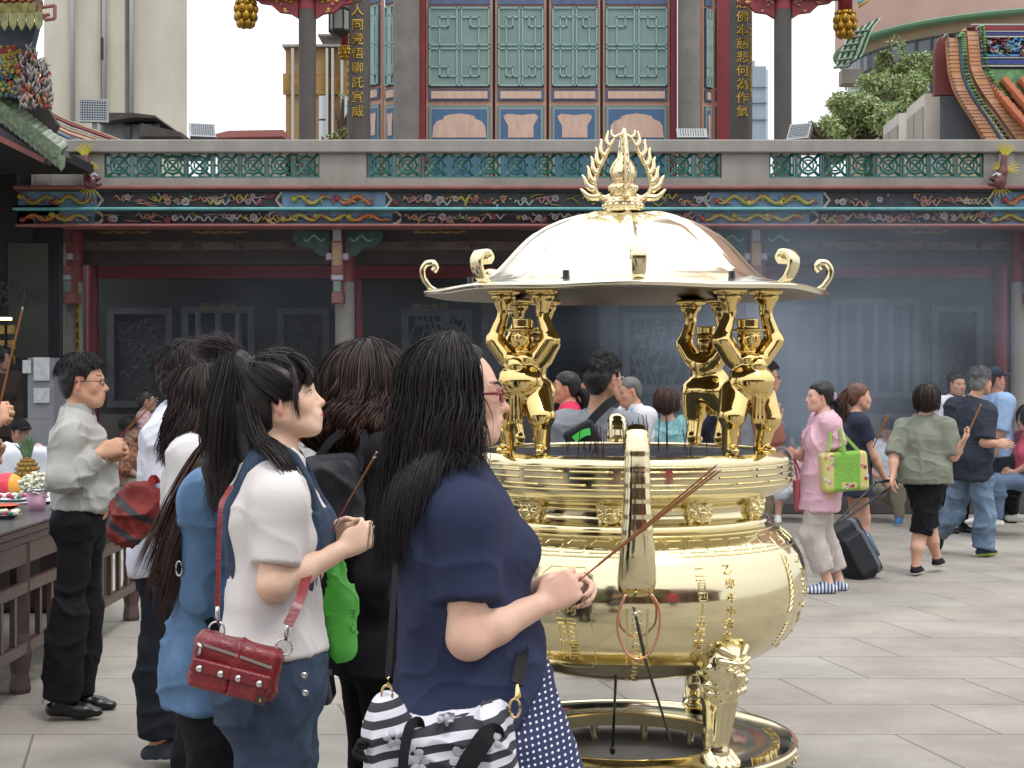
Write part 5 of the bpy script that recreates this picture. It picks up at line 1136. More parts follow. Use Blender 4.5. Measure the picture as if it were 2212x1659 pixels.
def relief(xa, xb, ya, yb, kind, yf):
    za, zb = Zp(yb)+.03, Zp(ya)-.03; B = MB(); h_ = zb-za; xa_, xb_ = X(xa)+.1, X(xb)-.1; L_ = xb_-xa_
    if kind:   # coiling dragons and clouds
        n_ = max(1, round(L_/.40))
        for j in range(n_):
            c0 = xa_+(j+.5)*L_/n_; ph = rs.rand()*6; am = h_*.34; pts = [(c0+(t-.5)*.40, yf-.02, (za+zb)/2+am*sin(t*9+ph)) for t in np.linspace(0, 1, 16)]
            B.tube(pts, [.010+.014*sin(pi*min(1, t*1.2)) for t in np.linspace(0, .85, 16)], 6, 0 if rs.rand() < .88 else 5)
            B.ball(pts[0], (.04, .03, .035), 7, 0 if rs.rand() < .5 else 1)
            for k in range(16): p = pts[rs.randint(16)]; e_ = (p[0]+rs.uniform(-.09, .09), yf-.02, np.clip(p[2]+rs.uniform(-.09, .09), za, zb)); B.tube([p, ((p[0]+e_[0])/2+.02, yf-.03, (p[2]+e_[2])/2), e_], [.010, .009, .003], 5, rs.choice([0, 0, 1, 6, 5]))
    else:
        n_ = int(L_/.034)
        for j in range(n_):
            x = xa_+L_*(j+rs.rand())/n_; z = rs.uniform(za+h_*.15, zb-h_*.15); u = rs.rand(); dens = .5+.5*sin(x*2.1+ya)
            if rs.rand() > .45+.5*dens: continue
            if u < .22: flower(B, (x, yf-.02, z), rs.uniform(.03, .05), rs.choice([1, 3, 6, 3]))
            elif u < .5: B.tube([(x, yf-.01, z), (x+.06, yf-.02, z+rs.uniform(-.05, .05)), (x+.16, yf-.01, np.clip(z+rs.uniform(-.08, .08), za, zb))], [.008, .007, .003], 5, rs.choice([0, 2, 6, 3, 0]))
            elif u < .8:
                for k in range(3): a = rs.uniform(0, 6.3); B.ball((x+.03*cos(a), yf-.015, z+.03*sin(a)), (.022, .01, .010), 6, rs.choice([0, 2, 4, 3, 5]), R=roty(a))
            else: B.tube([(x+.10*t, yf-.02, z+.03*sin(t*7)) for t in np.linspace(0, 2.2, 12)], [.011]*11+[.002], 5, rs.choice([3, 6, 0]))
    return B
for (e_, ya, yb) in ((ed1, 417, 452), (ed2, 458, 487)):
    for xa, xb, kind in e_:
        B = MB(); B.bx(X(xa)+.002, X(xb)-.002, FD-.0, FD+.2, Zp(yb), Zp(ya)); o = B.build('frieze_panel', blue_p if kind else blk_p, hall)
        relief(xa, xb, ya, yb, kind, FD).build('relief', rml, o, smooth=True)
        if xa > 100:
            zc_ = (Zp(ya)+Zp(yb))/2; hh = (Zp(ya)-Zp(yb))/2*.95; d_ = .07*(1 if kind else -1)
            MB().tube([(X(xa)+d_*0, FD-.008, zc_+hh), (X(xa)-d_*.9, FD-.008, zc_), (X(xa), FD-.008, zc_-hh)] if ya < 450 else [(X(xa)+.09*(1 if kind else -1)*(-cos(t)), FD-.008, zc_+hh*sin(t)) for t in np.linspace(-1.5, 1.5, 9)], .016, 5).build('panel_border', pale_p, o)
# columns, brackets and beams below
for px, w_, D_, m_, nm in ((157, 44, CD, granite_l, 'stone_column'), (745, 42, CD, granite_l, 'stone_column'), (1632, 42, CD, granite_l, 'stone_column'), (2206, 42, CD, granite_l, 'stone_column')):
    B = MB(); r_ = w_/2/F*D_; B.lathe([(r_*1.3, .4), (r_*1.3, .52), (r_, .6), (r_, Zp(610, D_))], (X(px, D_), D_, 0), 20, sq=1); B.lathe([(r_, Zp(610, D_)), (r_*.98, 3.2)], (X(px, D_), D_, 0), 20, 1); B.build(nm, [m_, redp], hall, smooth=True, auto=40)
for px, w_ in ((200, 26), (776, 16), (1600, 16), (2160, 30)):
    B = MB(); r_ = w_/2/F*19.4; B.lathe([(r_, .4), (r_, 3.5)], (X(px, 19.4), 19.4, 0), 18); B.build('red_column', redp, hall, smooth=True)
B = MB(); B.bx(X(172, CD), X(180, CD), CD-.16, CD-.13, Zp(765, CD), Zp(625, CD)); pl = B.build('couplet_plaque', mat('plaque_yellow', '#a88a2a', .5), hall)
v, f = text_mesh('有求必應萬世', .105, .004, True, 1.1); B = MB(); B.add(np.stack([X(176, CD)+v[:, 0]*.35, CD-.162-v[:, 2]*0-(v[:, 2]+.004), Zp(640, CD)+v[:, 1]*1.0], 1), f); B.build('lettering', mat('ink_black', '#17130e', .5), pl)
beige = mat('faded_cream_paint', '#a3886a', .6, var=.2, vs=6); bwht = mat('bracket_white', '#9aa0b0', .6)
for px in (122, 728, 1634, 2240):
    s_ = -1 if px < 200 else 0
    B = MB(); D_ = CD-.45; sx = X(px, D_); k_ = .35 if px < 200 else (-.0)
    def sl(y, dx): return (sx+dx*F*0+k_*(Zp(495, D_)-Zp(y, D_))*.5, 0, Zp(y, D_))
    for (ya, yb, w_, m_) in ((492, 522, .085, 3), (522, 575, .10, 1), (575, 592, .10, 2), (545, 562, .24, 3), (592, 606, .12, 3), (606, 632, .07, 4), (632, 655, .10, 2)):
        p0, p1 = sl(ya, 0), sl(yb, 0); dd = .02*(ya == 545)
        B.bx((p0[0]+p1[0])/2-w_/2-.012, (p0[0]+p1[0])/2+w_/2+.012, D_+.01+dd, D_+.30, p1[2]+.001, p0[2], 2); B.bx((p0[0]+p1[0])/2-w_/2, (p0[0]+p1[0])/2+w_/2, D_+dd, D_+.012+dd, p1[2]+.012, p0[2]-.012, m_)
    B.build('bracket', [redp, beige, redl, bwht, mat('pale_green_paint', '#5f827b', .6)], hall)
    if px > 200 and px < 2200:
        for q in (-1, 1):
            B = MB(); pl_ = [(0, 0), (.40, 0), (.42, -.08), (.34, -.17), (.22, -.19), (.12, -.27), (0, -.30)]; B.prism([(a*q, b_) for a, b_ in pl_][::q], (sx+q*.09, D_+.12, Zp(498, D_)), (1, 0, 0), (0, 0, 1), (0, -1, 0), .06)
            B.tube([(sx+q*(.14+.24*t), D_+.055, Zp(498, D_)-.08-.03*sin(t*9)) for t in np.linspace(0, 1, 12)], .012, 5, 1); B.build('carved_spandrel', [mat('dusty_green', '#2c4a44', .6, var=.5, vs=10), mat('spandrel_edge', '#6f9a86', .5)], hall)
B = MB(); B.bx(X(140, 18), X(2500, 18), 18., 18.25, Zp(520, 18), Zp(494, 18)); B.bx(X(140, 18.2), X(2500, 18.2), 18.1, 18.3, Zp(572, 18.2), Zp(540, 18.2)); B.build('beam', mat('brown_beam', '#3b2c24', .6, var=.4, vs=3), hall)
B = MB(); B.bx(X(212, 19.), X(2140, 19.), 19., 19.25, Zp(600, 19), Zp(574, 19)); B.build('red_beam', redp, hall)
B = MB(); B.bx(X(140, 18.1), X(2500, 18.1), 18.02, 18.2, Zp(541, 18.1), Zp(521, 18.1)); sb = B.build('scroll_beam', mat('scroll_beam_paint', '#7d6a5a', .6, col2='#3c3a38', vs=6, stretch=(.5, 1, 1)), hall)
B = MB()
for px in list(range(250, 700, 110))+list(range(850, 1560, 120))+list(range(1720, 2200, 115)):
    c = (X(px, 18), 17.995, Zp(531, 18)); B.prism([(-.2, 0), (-.15, .05), (.15, .05), (.2, 0), (.15, -.05), (-.15, -.05)], c, (1, 0, 0), (0, 0, 1), (0, -1, 0), .02)
    B.prism([(.23, 0), (.27, .045), (.31, 0), (.27, -.045)], c, (1, 0, 0), (0, 0, 1), (0, -1, 0), .02, 1)
B.build('scroll_panels', [mat('shaded_cream', '#6a594a', .7, var=.3, vs=8), mat('dull_red', '#5c2a2a', .6)], sb)  # panel cream is darkened in its colour for the shade at the beams
B = MB()
for px in (270, 475, 950, 1990): B.tube([(X(px, 17.6)+.3*t, 17.6, Zp(498, 17.6)-.02*abs(sin(7*t))) for t in np.linspace(-1, 1, 15)], .02, 6)
B.build('gilt_carving', mat('dull_gilt', '#7a5a22', .45, .3, var=.4, vs=20), hall)
# windows and carved panels in the back wall
def wallpanel(xa, xb, ya, yb, kind, label=None):
    xa, xb = X(xa, WD), X(xb, WD); za, zb = Zp(yb, WD), Zp(ya, WD); fr = .09; B = MB()
    B.bx(xa, xb, WD-.09, WD-.001, zb-fr, zb); B.bx(xa, xb, WD-.09, WD-.001, za, za+fr); B.bx(xa, xa+fr, WD-.088, WD-.001, za+fr, zb-fr); B.bx(xb-fr, xb, WD-.088, WD-.001, za+fr, zb-fr)
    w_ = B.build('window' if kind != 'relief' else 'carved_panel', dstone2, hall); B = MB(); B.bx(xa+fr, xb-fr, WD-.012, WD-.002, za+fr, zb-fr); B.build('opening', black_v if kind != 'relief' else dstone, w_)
    B = MB(); r2 = np.random.RandomState(int(abs(xa)*100))
    if kind == 'bars':
        n_ = max(3, int((xb-xa-2*fr)/.2)); 
        for i in range(n_): x = xa+fr+(i+.5)*(xb-xa-2*fr)/n_; B.tube([(x, WD-.05, za+fr)]+[(x, WD-.05, za+fr+(zb-za-2*fr)*t) for t in (.3, .6)]+[(x, WD-.05, zb-fr)], .045, 8)
    elif kind == 'lattice':
        B.bx(xa+fr, xb-fr, WD-.03, WD-.014, za+fr, za+fr+.03)
        for i in range(44): x, z = r2.uniform(xa+fr, xb-fr), r2.uniform(za+fr, zb-fr); B.ball((x, WD-.03, z), (r2.uniform(.03, .07), .02, r2.uniform(.02, .06)), 7)
        for i in range(7): x = xa+fr+(xb-xa-2*fr)*(i+.5)/7; B.tube([(x+.05*sin(8*t+i), WD-.03, za+fr+(zb-za-2*fr)*t) for t in np.linspace(0, 1, 10)], .018, 5)
    else:
        for i in range(46):
            x, z = r2.uniform(xa+fr+.05, xb-fr-.05), r2.uniform(za+fr+.05, zb-fr-.05); a = r2.rand()*6
            B.tube([(x, WD-.012, z), (x+.08*cos(a), WD-.025, z+.08*sin(a)), (x+.15*cos(a+.8), WD-.012, z+.15*sin(a+.8))], [.012, .018, .004], 5)
    B.build({'bars': 'bar', 'lattice': 'lattice', 'relief': 'relief'}[kind] if kind != 'bars' else 'window_bars', dstone2, w_)
wallpanel(395, 552, 662, 860, 'bars'); wallpanel(235, 375, 665, 880, 'relief'); wallpanel(600, 712, 665, 880, 'relief'); wallpanel(868, 1020, 668, 850, 'lattice'); wallpanel(1345, 1500, 675, 850, 'lattice'); wallpanel(1790, 1985, 645, 860, 'bars')
wallpanel(1700, 1775, 660, 880, 'relief'); wallpanel(2010, 2120, 660, 880, 'relief')
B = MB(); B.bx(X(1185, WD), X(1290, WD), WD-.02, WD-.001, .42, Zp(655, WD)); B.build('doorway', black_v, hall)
B = MB(); B.bx(X(1040, WD), X(1178, WD), WD-.05, WD-.001, .42, Zp(640, WD)); B.bx(X(1297, WD), X(1335, WD), WD-.05, WD-.001, .42, Zp(640, WD)); B.build('pilaster', dstone2, hall)
for tx, px in (('龍山勝境', 475), ('佛光普照', 930)):
    v, f = text_mesh(tx, .10, .004); B = MB(); B.add(np.stack([X(px, WD)+v[:, 0]*1.2, WD-.10-v[:, 2], Zp(664, WD)+v[:, 1]], 1), f); B.build('lettering', mat('dull_gilt_letters', '#8a7a4a', .5), hall)
# carp shaped water spouts
def carp(px, flip):
    r = empty('carp_spout', P(px, 405, PD-.12), ('left' if flip > 0 else 'right')+' carp-dragon rain spout with yellow fins on the parapet', 'gargoyle'); o = org(r); D = lambda x, z, y=0: o+V3(x*flip, -.06+y, z)
    S = Sdf(); S.cone(D(.06, .03), D(.02, .16), .062, .050, .03); S.cone(D(.02, .16), D(.0, .33), .048, .028, .03); S.ell(D(.07, .06), (.085, .06, .065), None, .03); S.ell(D(.13, .03), (.05, .04, .03), None, .01); S.ell(D(.12, .09), (.05, .04, .025), None, .01); S.ell(D(.14, .058), (.05, .05, .016), None, .005, sub=True)
    v, q = S.mesh(.008); qmesh('fish_body', v, q, mat('carp_maroon', '#5c2a2c', .4, var=.5, vs=25, coat=.3), r)
    B = MB(); yl = mat('carp_yellow', '#a89a2c', .4)
    for k in range(7): a = radians(60+k*13); B.tube([D(-.0, .32), D(.0+.16*cos(a), .32+.16*sin(a))], [.014, .006], 5)
    for k in range(5): a = radians(140+k*14); B.tube([D(.0, .18), D(.16*cos(a), .18+.15*sin(a))], [.012, .005], 5)
    for k in range(5): a = radians(20+k*12); B.tube([D(.03, .18), D(.03+.13*cos(a), .16+.13*sin(a))], [.012, .005], 5)
    for k in range(7): a = radians(200+k*18); B.tube([D(.05, .02), D(.05+.15*cos(a), .02+.13*sin(a))], [.012, .004], 5)
    B.build('fins', yl, r); B = MB(); B.ball(D(.08, .12, -.05), .02, 8); B.tube([D(.03, .12, -.04), D(.10, .14, -.05), D(.15, .11, -.05)], .012, 6); B.build('brow', mat('carp_white', '#b0aeb6', .4), r, smooth=True)
carp(188, 1); carp(2166, -1)
# ------------------------------------------------------------------ octagonal pavilion behind the parapet
VD = 23.5
pav = empty('pavilion', (X(1190, VD), VD, 0), 'octagonal red pavilion with lattice doors behind the granite parapet', 'pavilion'); XV = lambda p, D=VD: X(p, D); ZV = lambda y, D=VD: Zp(y, D)
pinkw = mat('faded_pink_wood', '#ab7a6c', .65, col2='#b08f78', vs=3, stretch=(6, 6, .6), bump=.15); tealf = mat('teal_trim', '#3f7f7c', .5); bluef = mat('blue_trim', '#4a5a76', .55, var=.2, vs=10); gpan = mat('pale_green_board', '#728a85', .6, var=.15, vs=3); blsp = mat('speckled_blue', '#46698e', .6, col2='#365576', vs=40)
lat = mat('lattice_green', '#86a69f', .5); creamc = mat('cream_inlay', '#c6ad98', .6, col2='#b8958a', vs=4, stretch=(3, 3, .6)); greyf = mat('grey_trim', '#85888a', .6)
zb0 = 3.6; topz = ZV(-120)
B = MB(); B.bx(XV(-100), XV(2500), VD-.9+.0, VD+6, 3.45, 3.62); B.build('base_slab', granite, pav)
B = MB(); B.bx(XV(918), XV(1455), VD+.05, VD+.2, zb0, topz); B.build('wall', pinkw, pav)
def leaf(xa, xb, kind, Ox=None, U=(1, 0, 0), D=VD, parent=pav):
    """door leaf between photo columns xa..xb; U and Ox place it on a turned wall"""
    U = np.array(U, float); U /= np.linalg.norm(U); Nn = np.array([U[1], -U[0], 0]); w_ = (xb-xa)/F*D; O0 = V3(XV(xa, D), D, 0) if Ox is None else np.array(Ox, float)
    if Ox is not None: w_ = xb
    Rm = np.stack([U, -Nn, V3(0, 0, 1)], 1)
    def bxx(B, a, b_, d0, d1, z0, z1, m=0): c = O0+U*(a+b_)/2+Nn*((d0+d1)/2)+V3(0, 0, (z0+z1)/2); B.box(c, (abs(b_-a), abs(d1-d0), abs(z1-z0)), Rm, m)
    z = lambda y: ZV(y, D); i = .035; B = MB()
    bxx(B, 0, w_, .0, .05, zb0, topz); lf = B.build('door_leaf', pinkw, parent)
    B = MB(); bxx(B, i, w_-i, .05, .075, z(190), z(17)); bxx(B, i, w_-i, .05, .075, z(219), z(195)); bxx(B, i, w_-i, .05, .075, z(12), z(-14)); B.build('blue_surround', bluef, lf)
    B = MB(); bxx(B, i+.02, w_-i-.02, .075, .085, z(188), z(20)); B.build('board', gpan, lf)
    B = MB(); xs = [i+.02, w_-i-.02]; za, zt2 = z(187), z(20.5); t_ = .010; W = xs[1]-xs[0]; Hh = zt2-za; wide = W > .6
    def bar(x0, z0, x1, z1): bxx(B, xs[0]+W*min(x0, x1)-t_, xs[0]+W*max(x0, x1)+t_, .085, .105, za+Hh*min(z0, z1)-t_, za+Hh*max(z0, z1)+t_)
    for s0 in ((0, 0, 0, 1), (1, 0, 1, 1), (0, 0, 1, 0), (0, 1, 1, 1), (0, .475, 1, .475), (0, .525, 1, .525)): bar(*s0)
    for c_ in ((.46, .54) if wide else (.36, .45, .55, .64)): bar(c_, 0, c_, 1)
    for fx in (0, 1):
        for fz in (0, 1):
            g_ = lambda a: a if not fx else 1-a; k_ = lambda a: a if not fz else 1-a
            bar(g_(.17), k_(.12), g_(.17), k_(.5)); bar(g_(.17), k_(.12), g_(.45), k_(.12)); bar(g_(0), k_(.24), g_(.31), k_(.24)); bar(g_(.31), k_(.0 if False else .12), g_(.31), k_(.24))
    B.build('lattice', lat, lf)
    B = MB(); bxx(B, i+.04, w_-i-.04, .075, .09, z(215), z(199)); B.build('inlay', creamc, lf)
    B = MB(); bxx(B, i, w_-i, .05, .068, 3.4, z(230)); B.build('teal_surround', tealf, lf); B = MB(); bxx(B, i+.018, w_-i-.018, .068, .078, 3.4, z(233)); B.build('grey_surround', greyf, lf); B = MB(); bxx(B, i+.05, w_-i-.05, .078, .084, 3.4, z(238)); B.build('panel', blsp, lf)
    W2 = w_-2*i-.12; cx = w_/2
    if kind == 'dome': poly = [(-.5, -1.2), (-.48, -.62), (-.42, -.38), (-.3, -.26), (-.28, -.12), (-.18, -.04), (-.04, .0), (0, .03), (.04, .0), (.18, -.04), (.28, -.12), (.3, -.26), (.42, -.38), (.48, -.62), (.5, -1.2)]
    else: poly = [(-.33, -1.2), (-.33, -.6), (-.42, -.3), (-.45, -.12), (-.36, .0), (-.2, -.02), (0, -.07), (.2, -.02), (.36, .0), (.45, -.12), (.42, -.3), (.33, -.6), (.33, -1.2)]
    B = MB(); B.prism([(cx+a*W2, z(248)+b_*.30) for a, b_ in poly][::-1], O0+Nn*.084, U, (0, 0, 1), Nn, .008); B.build('cartouche', creamc, lf)
for xa, xb, k_ in ((921, 1064, 'dome'), (1070, 1180, 'vase'), (1186, 1296, 'vase'), (1302, 1446, 'dome')): leaf(xa, xb, k_)
for px in (1067, 1183, 1299): B = MB(); B.bx(XV(px-2), XV(px+2), VD+.0, VD+.049, zb0, topz); B.build('door_gap', wood_d, pav)
for side in (-1, 1):
    xe = 850 if side < 0 else 1512; U = (1, 1.0, 0) if side < 0 else (1, -1.0, 0); 
    for k in range(2):
        px_ = (800+k*36) if side < 0 else (1512+k*26); wd_ = (34 if side < 0 else 24)/F*24*1.41; D_ = (25.0-k*.36) if side < 0 else (24.0+k*.3)
        leaf(0, wd_, 'vase', Ox=(X(px_, D_), D_, 0), U=(1, -1., 0) if side < 0 else (1, 1., 0), D=D_)
for px, w_, D_, m_, nm in ((878, 56, VD-.25, granite, 'stone_column'), (1488, 48, VD-.25, granite, 'stone_column'), (910, 18, VD-.05, redp, 'red_post'), (1455, 14, VD-.05, redp, 'red_post'), (1563, 26, VD+.6, redp, 'red_post')):
    B = MB(); r_ = w_/2/F*D_
    if 'red' in nm: B.bx(X(px, D_)-r_, X(px, D_)+r_, D_-.05, D_+.1, zb0, topz)
    else: B.lathe([(r_, zb0), (r_, topz)], (X(px, D_), D_, 0), 24)
    B.build(nm, m_, pav, smooth='red' not in nm)
dkc = mat('slate_column', '#4d4843', .7, var=.2, vs=3); gl = mat('gilt_letters', '#b8973f', .35, .6)
for px, w_, tx, sm, sx_, y0, st in ((775, 50, '願人同覺悟聊託宣威', '萬華銀藏商金晉興一同敬獻', 753, -2, 31), (1600, 50, '念佛本慈悲何為作氣', '民國五十一年歲次壬寅仲秋月吉旦林熊祥敬書', 1620, 14, 29)):
    D_ = 21.6; B = MB(); r_ = w_/2/F*D_; B.lathe([(r_, zb0), (r_, topz)], (X(px, D_), D_, 0), 28); c_ = B.build('inscribed_column', dkc, pav, smooth=True)
    v, f = text_mesh(tx, .165, .006, True, st/F*D_/.165); an = v[:, 0]/r_; rr = r_+.002+v[:, 2]+.006; B = MB(); B.add(np.stack([X(px, D_)+rr*np.sin(an), D_-rr*np.cos(an), Zp(y0, D_)+v[:, 1]], 1), f); B.build('lettering', gl, c_)
    n2 = len(sm); stp = (200 if px > 1000 else 185)/n2; v, f = text_mesh(sm, .065, .004, True, stp/F*D_/.065); an = v[:, 0]/r_+(-.95 if px < 1000 else .92); rr = r_+.002+v[:, 2]+.004; B = MB(); B.add(np.stack([X(px, D_)+rr*np.sin(an), D_-rr*np.cos(an), Zp(18+(30 if px < 1000 else 0), D_)+v[:, 1]], 1), f); B.build('small_lettering', gl, c_)
for px, w_ in ((664, 38), (1691, 38)):
    D_ = 20.6; r_ = w_/2/F*D_; B = MB(); B.lathe([(r_, zb0), (r_, Zp(22, D_))], (X(px, D_), D_, 0), 24); B.lathe([(r_*1.02, Zp(22, D_)), (r_*1.02, topz)], (X(px, D_), D_, 0), 24, 1); B.build('outer_column', [dkc, redp], pav, smooth=True)
    q = 1 if px > 1000 else -1
    for e_ in (-1, 1):   # carved eave brackets each side of the column
        B = MB(); pl_ = [(0, 0), (.62 if e_ == q else .40, 0), (.5, -.10), (.36, -.12), (.25, -.22), (.1, -.24), (0, -.30)]; B.prism([(a*e_, b_) for a, b_ in pl_][::e_], (X(px, D_)+e_*r_, D_+.03, Zp(-8, D_)), (1, 0, 0), (0, 0, 1), (0, -1, 0), .08)
        r3 = np.random.RandomState(px)
        for k in range(14): t = r3.rand()*.5; B.ball((X(px, D_)+e_*(r_+t), D_-.06, Zp(-8, D_)-r3.rand()*.30*(1-t*1.6)), (.03, .02, .022), 6, r3.choice([1, 1, 2, 3]))
        B.build('eave_carving', [redp, gl, turq, rm['pink']], pav)
    B = MB(); B.bx(X(px-45 if q > 0 else px-145, D_), X(px+145 if q > 0 else px+45, D_), D_-.12, D_+.12, Zp(-6, D_), Zp(-40, D_)); B.bx(X(px-45 if q > 0 else px-145, D_), X(px+145 if q > 0 else px+45, D_), D_-.14, D_+.1, Zp(-1, D_), Zp(-6, D_)-.002, 1); B.build('eave_beam', [redp, gl], pav)
gilt = mat('gilt_wood', '#a07a2c', .3, .75, var=.3, vs=15)
for px, y0, sc_, D_ in ((531, 14, .8, 20.6), (1826, 36, .8, 20.6), (744, 105, .42, 21.2)):
    c = V3(X(px, D_), D_, Zp(y0, D_)); B = MB(); u_ = .17*sc_; B.lathe([(u_*.3, .12*sc_), (u_*.7, .10*sc_), (u_*.86, .06*sc_), (u_*.8, .02*sc_), (u_*.95, -.02*sc_), (u_*.9, -.16*sc_), (u_*.55, -.30*sc_), (u_*.3, -.36*sc_), (.001, -.37*sc_)], c, 20)
    for row, (zz, rr, n_) in enumerate(((-.02, .90, 7), (-.14, .86, 7), (-.25, .60, 6))):
        for k in range(n_): a = (k+.5*(row % 2))*2*pi/n_; B.ball(c+V3(u_*rr*cos(a), u_*rr*sin(a), zz*sc_-.03*sc_), (.062*sc_, .060*sc_, .085*sc_), 8)
    for k in range(10): a = k*2*pi/10; B.ball(c+V3(u_*.86*cos(a), u_*.86*sin(a), .05*sc_), (.045*sc_,)*3, 7)
    B.build('gilt_lotus_pendant', gilt, pav, smooth=True)
    MB().tube([c+V3(0, 0, .1*sc_), c+V3(0, 0, .75)], .12*sc_, 10).build('hanging_post', redp, pav, smooth=True)
    if sc_ > .5:
        B = MB()
        for k in range(9): B.tube([c+V3(.16*(-1 if px < 1000 else 1), -.05, .12+.05*k), c+V3(.30*(-1 if px < 1000 else 1), -.08, .2+.06*k)], [.03, .008], 5, k % 2)
        B.build('eave_carving', [gl, turq], pav)
c = V3(X(733, 21.), 21., Zp(45, 21.)); ln = empty('hanging_lantern', c, 'hexagonal dark lantern hanging under the pavilion eave', 'lantern')
B = MB(); B.lathe([(.02, .22), (.12, .19), (.15, .16), (.13, .16), (.13, -.15), (.15, -.15), (.10, -.2), (.02, -.22)], c, 6); B.build('lantern_frame', mat('dark_iron', '#241e1c', .5), ln)
B = MB(); B.lathe([(.134, .13), (.134, -.12)], c, 6); B.build('pane', mat('frosted_glass', '#7d8078', .4), ln)
for i in range(6): a = i*pi/3; MB().tube([c+V3(.137*cos(a), .137*sin(a), z_) for z_ in (.15, -.15)], .012, 5).build('mullion', mat('dark_iron'), ln)
MB().tube([c+V3(0, 0, .22), c+V3(0, 0, .8)], .012, 5).build('chain', mat('dark_iron'), ln)
# flood lights
def flood(px, py, w_, h_, tilt, yaw, D_, label, pole=None):
    c = P(px, py, D_); r = empty('flood_light', c, label, 'flood light', 'flood lights on the roof'); R = rotz(yaw)@rotx(tilt); W, H = w_/F*D_/2, h_/F*D_/2
    q = lambda v: c+R@np.array(v, float)
    B = MB(); B.box(c, (2*W, .06, 2*H), R, bev=.008); [B.box(q((0, .05, H*t)), (2*W*.9, .05, .01), R) for t in np.linspace(-.8, .8, 7)]; B.build('housing', mat('lamp_housing', '#5a5e62', .5), r)
    B = MB(); B.box(q((0, -.034, H*.93)), (2*W*1.04, .012, H*.16), R); B.box(q((0, -.034, -H*.93)), (2*W*1.04, .012, H*.16), R); B.box(q((-W*.96, -.034, 0)), (W*.1, .010, 2*H*.9), R); B.box(q((W*.96, -.034, 0)), (W*.1, .010, 2*H*.9), R); B.build('bezel', mat('lamp_grey', '#9a9ea0', .5), r)
    B = MB(); B.box(q((0, -.031, 0)), (2*W*.9, .004, 2*H*.84), R); B.build('panel', mat('lamp_panel', '#4b5470', .3), r)
    B = MB()
    for i in range(11):
        for j in range(8): B.ball(q((W*.84*(i/5-1), -.036, H*.74*(j/3.5-1))), (W*.062, .008, H*.075), 6, R=R.T)
    B.build('led_lens', mat('led_lens', '#b9bcae', .2), r)
    if pole: MB().tube([c+V3(0, .03, -H), c+V3(0, .03, -pole)], .03, 8).build('pole', mat('lamp_grey'), r)
    else: MB().bx(c[0]-.02, c[0]+.02, c[1]+.02, c[1]+.2, 3.6, c[2]).build('stand', mat('lamp_grey'), r)
flood(203, 240, 62, 50, radians(-4), radians(8), 17.6, 'upright square flood light on a pole at the left end of the parapet', .95)
flood(437, 286, 54, 40, radians(-38), radians(18), 17.8, 'tilted flood light behind the parapet in front of the white sky on the left')
flood(1494, 293, 64, 30, radians(-45), 0, 17.8, 'small flood light lying back in front of the pavilion doors'); flood(1728, 288, 48, 44, radians(-35), radians(-30), 17.8, 'tilted flood light beside the trees on the right')
# ------------------------------------------------------------------ buildings beyond
def bbox_b(name, x0_, x1_, ytop, D_, m, label, cat='building', depth=8, zb=0): r = empty(name, (X((x0_+x1_)/2, D_), D_, 0), label, cat); k_ = (D_+depth)/D_*1.01; MB().prism([(X(x0_, D_), D_), (X(x1_, D_), D_), (X(x1_, D_)*k_ if X(x1_, D_) < 0 else X(x1_, D_), D_+depth), (X(x0_, D_), D_+depth)], (0, 0, zb), (1, 0, 0), (0, 1, 0), (0, 0, 1), Zp(ytop, D_)-zb).build('wall', m, r); return r
conc = mat('stained_concrete', '#b4b1a3', .85, var=.16, vs=.5, stretch=(1.4, 1.4, .5), bump=.1)
r = bbox_b('concrete_tower', 95, 404, -260, 55, conc, 'tall windowless pale concrete tower with grey drainpipes', depth=12); XT = lambda p: X(p, 55); ZT = lambda y: Zp(y, 55)
for px in (160, 228, 287): B = MB(); B.tube([(XT(px), 54.8, ZT(330)), (XT(px), 54.8, ZT(-200))], .085, 8); B.build('drainpipe', mat('pipe_grey', '#8f9396', .5), r, smooth=True)
for px, w_ in ((222, 7), (275, 7)): B = MB(); B.bx(XT(px-w_/2), XT(px+w_/2), 54.94, 54.998, ZT(330), ZT(-200)); B.build('groove', mat('stain_dark', '#6b6a66', .9, var=.3, vs=1), r)
for y in (): B = MB(); B.bx(XT(393), XT(402), 54.9, 54.99, ZT(y+22), ZT(y)); B.build('vent', mat('pipe_grey'), r)
B = MB(); B.bx(XT(222), XT(228), 54.7, 54.93, ZT(132), ZT(85)); B.build('duct', wood_d, r)
r = bbox_b('brick_office', 617, 900, 104, 40, mat('yellow_brick', '#a08457', .8, var=.2, vs=6), 'yellow brick building with pale concrete fins behind the pavilion column', depth=8); XT = lambda p: X(p, 40); ZT = lambda y: Zp(y, 40)
B = MB(); B.bx(XT(612), XT(905), 39.8, 48, ZT(104)+.002, ZT(99)); B.bx(XT(690), XT(905), 41, 47, ZT(99)+.003, ZT(66)); B.bx(XT(680), XT(905), 40.6, 47.4, ZT(66)+.004, ZT(62)); B.build('roof', granite_l, r)
for px in (632, 706, 718, 738, 790): B = MB(); B.bx(XT(px), XT(px+5), 39.75, 39.99, 0, ZT(108)); B.build('fin', mat('pale_concrete', '#a9a79f', .8), r)
for px, y0, y1 in ((690, 208, 262), (690, 262, 330), (745, 208, 330)): B = MB(); B.bx(XT(px), XT(px+16), 39.9, 39.995, ZT(y1)+.05, ZT(y0)); B.build('window', mat('window_pale', '#b9c6c9', .2), r)
B = MB(); B.bx(XT(612), XT(900), 39.93, 39.992, ZT(205), ZT(160)); B.build('orange_band', mat('orange_brick', '#94733f', .8, var=.3, vs=5), r)
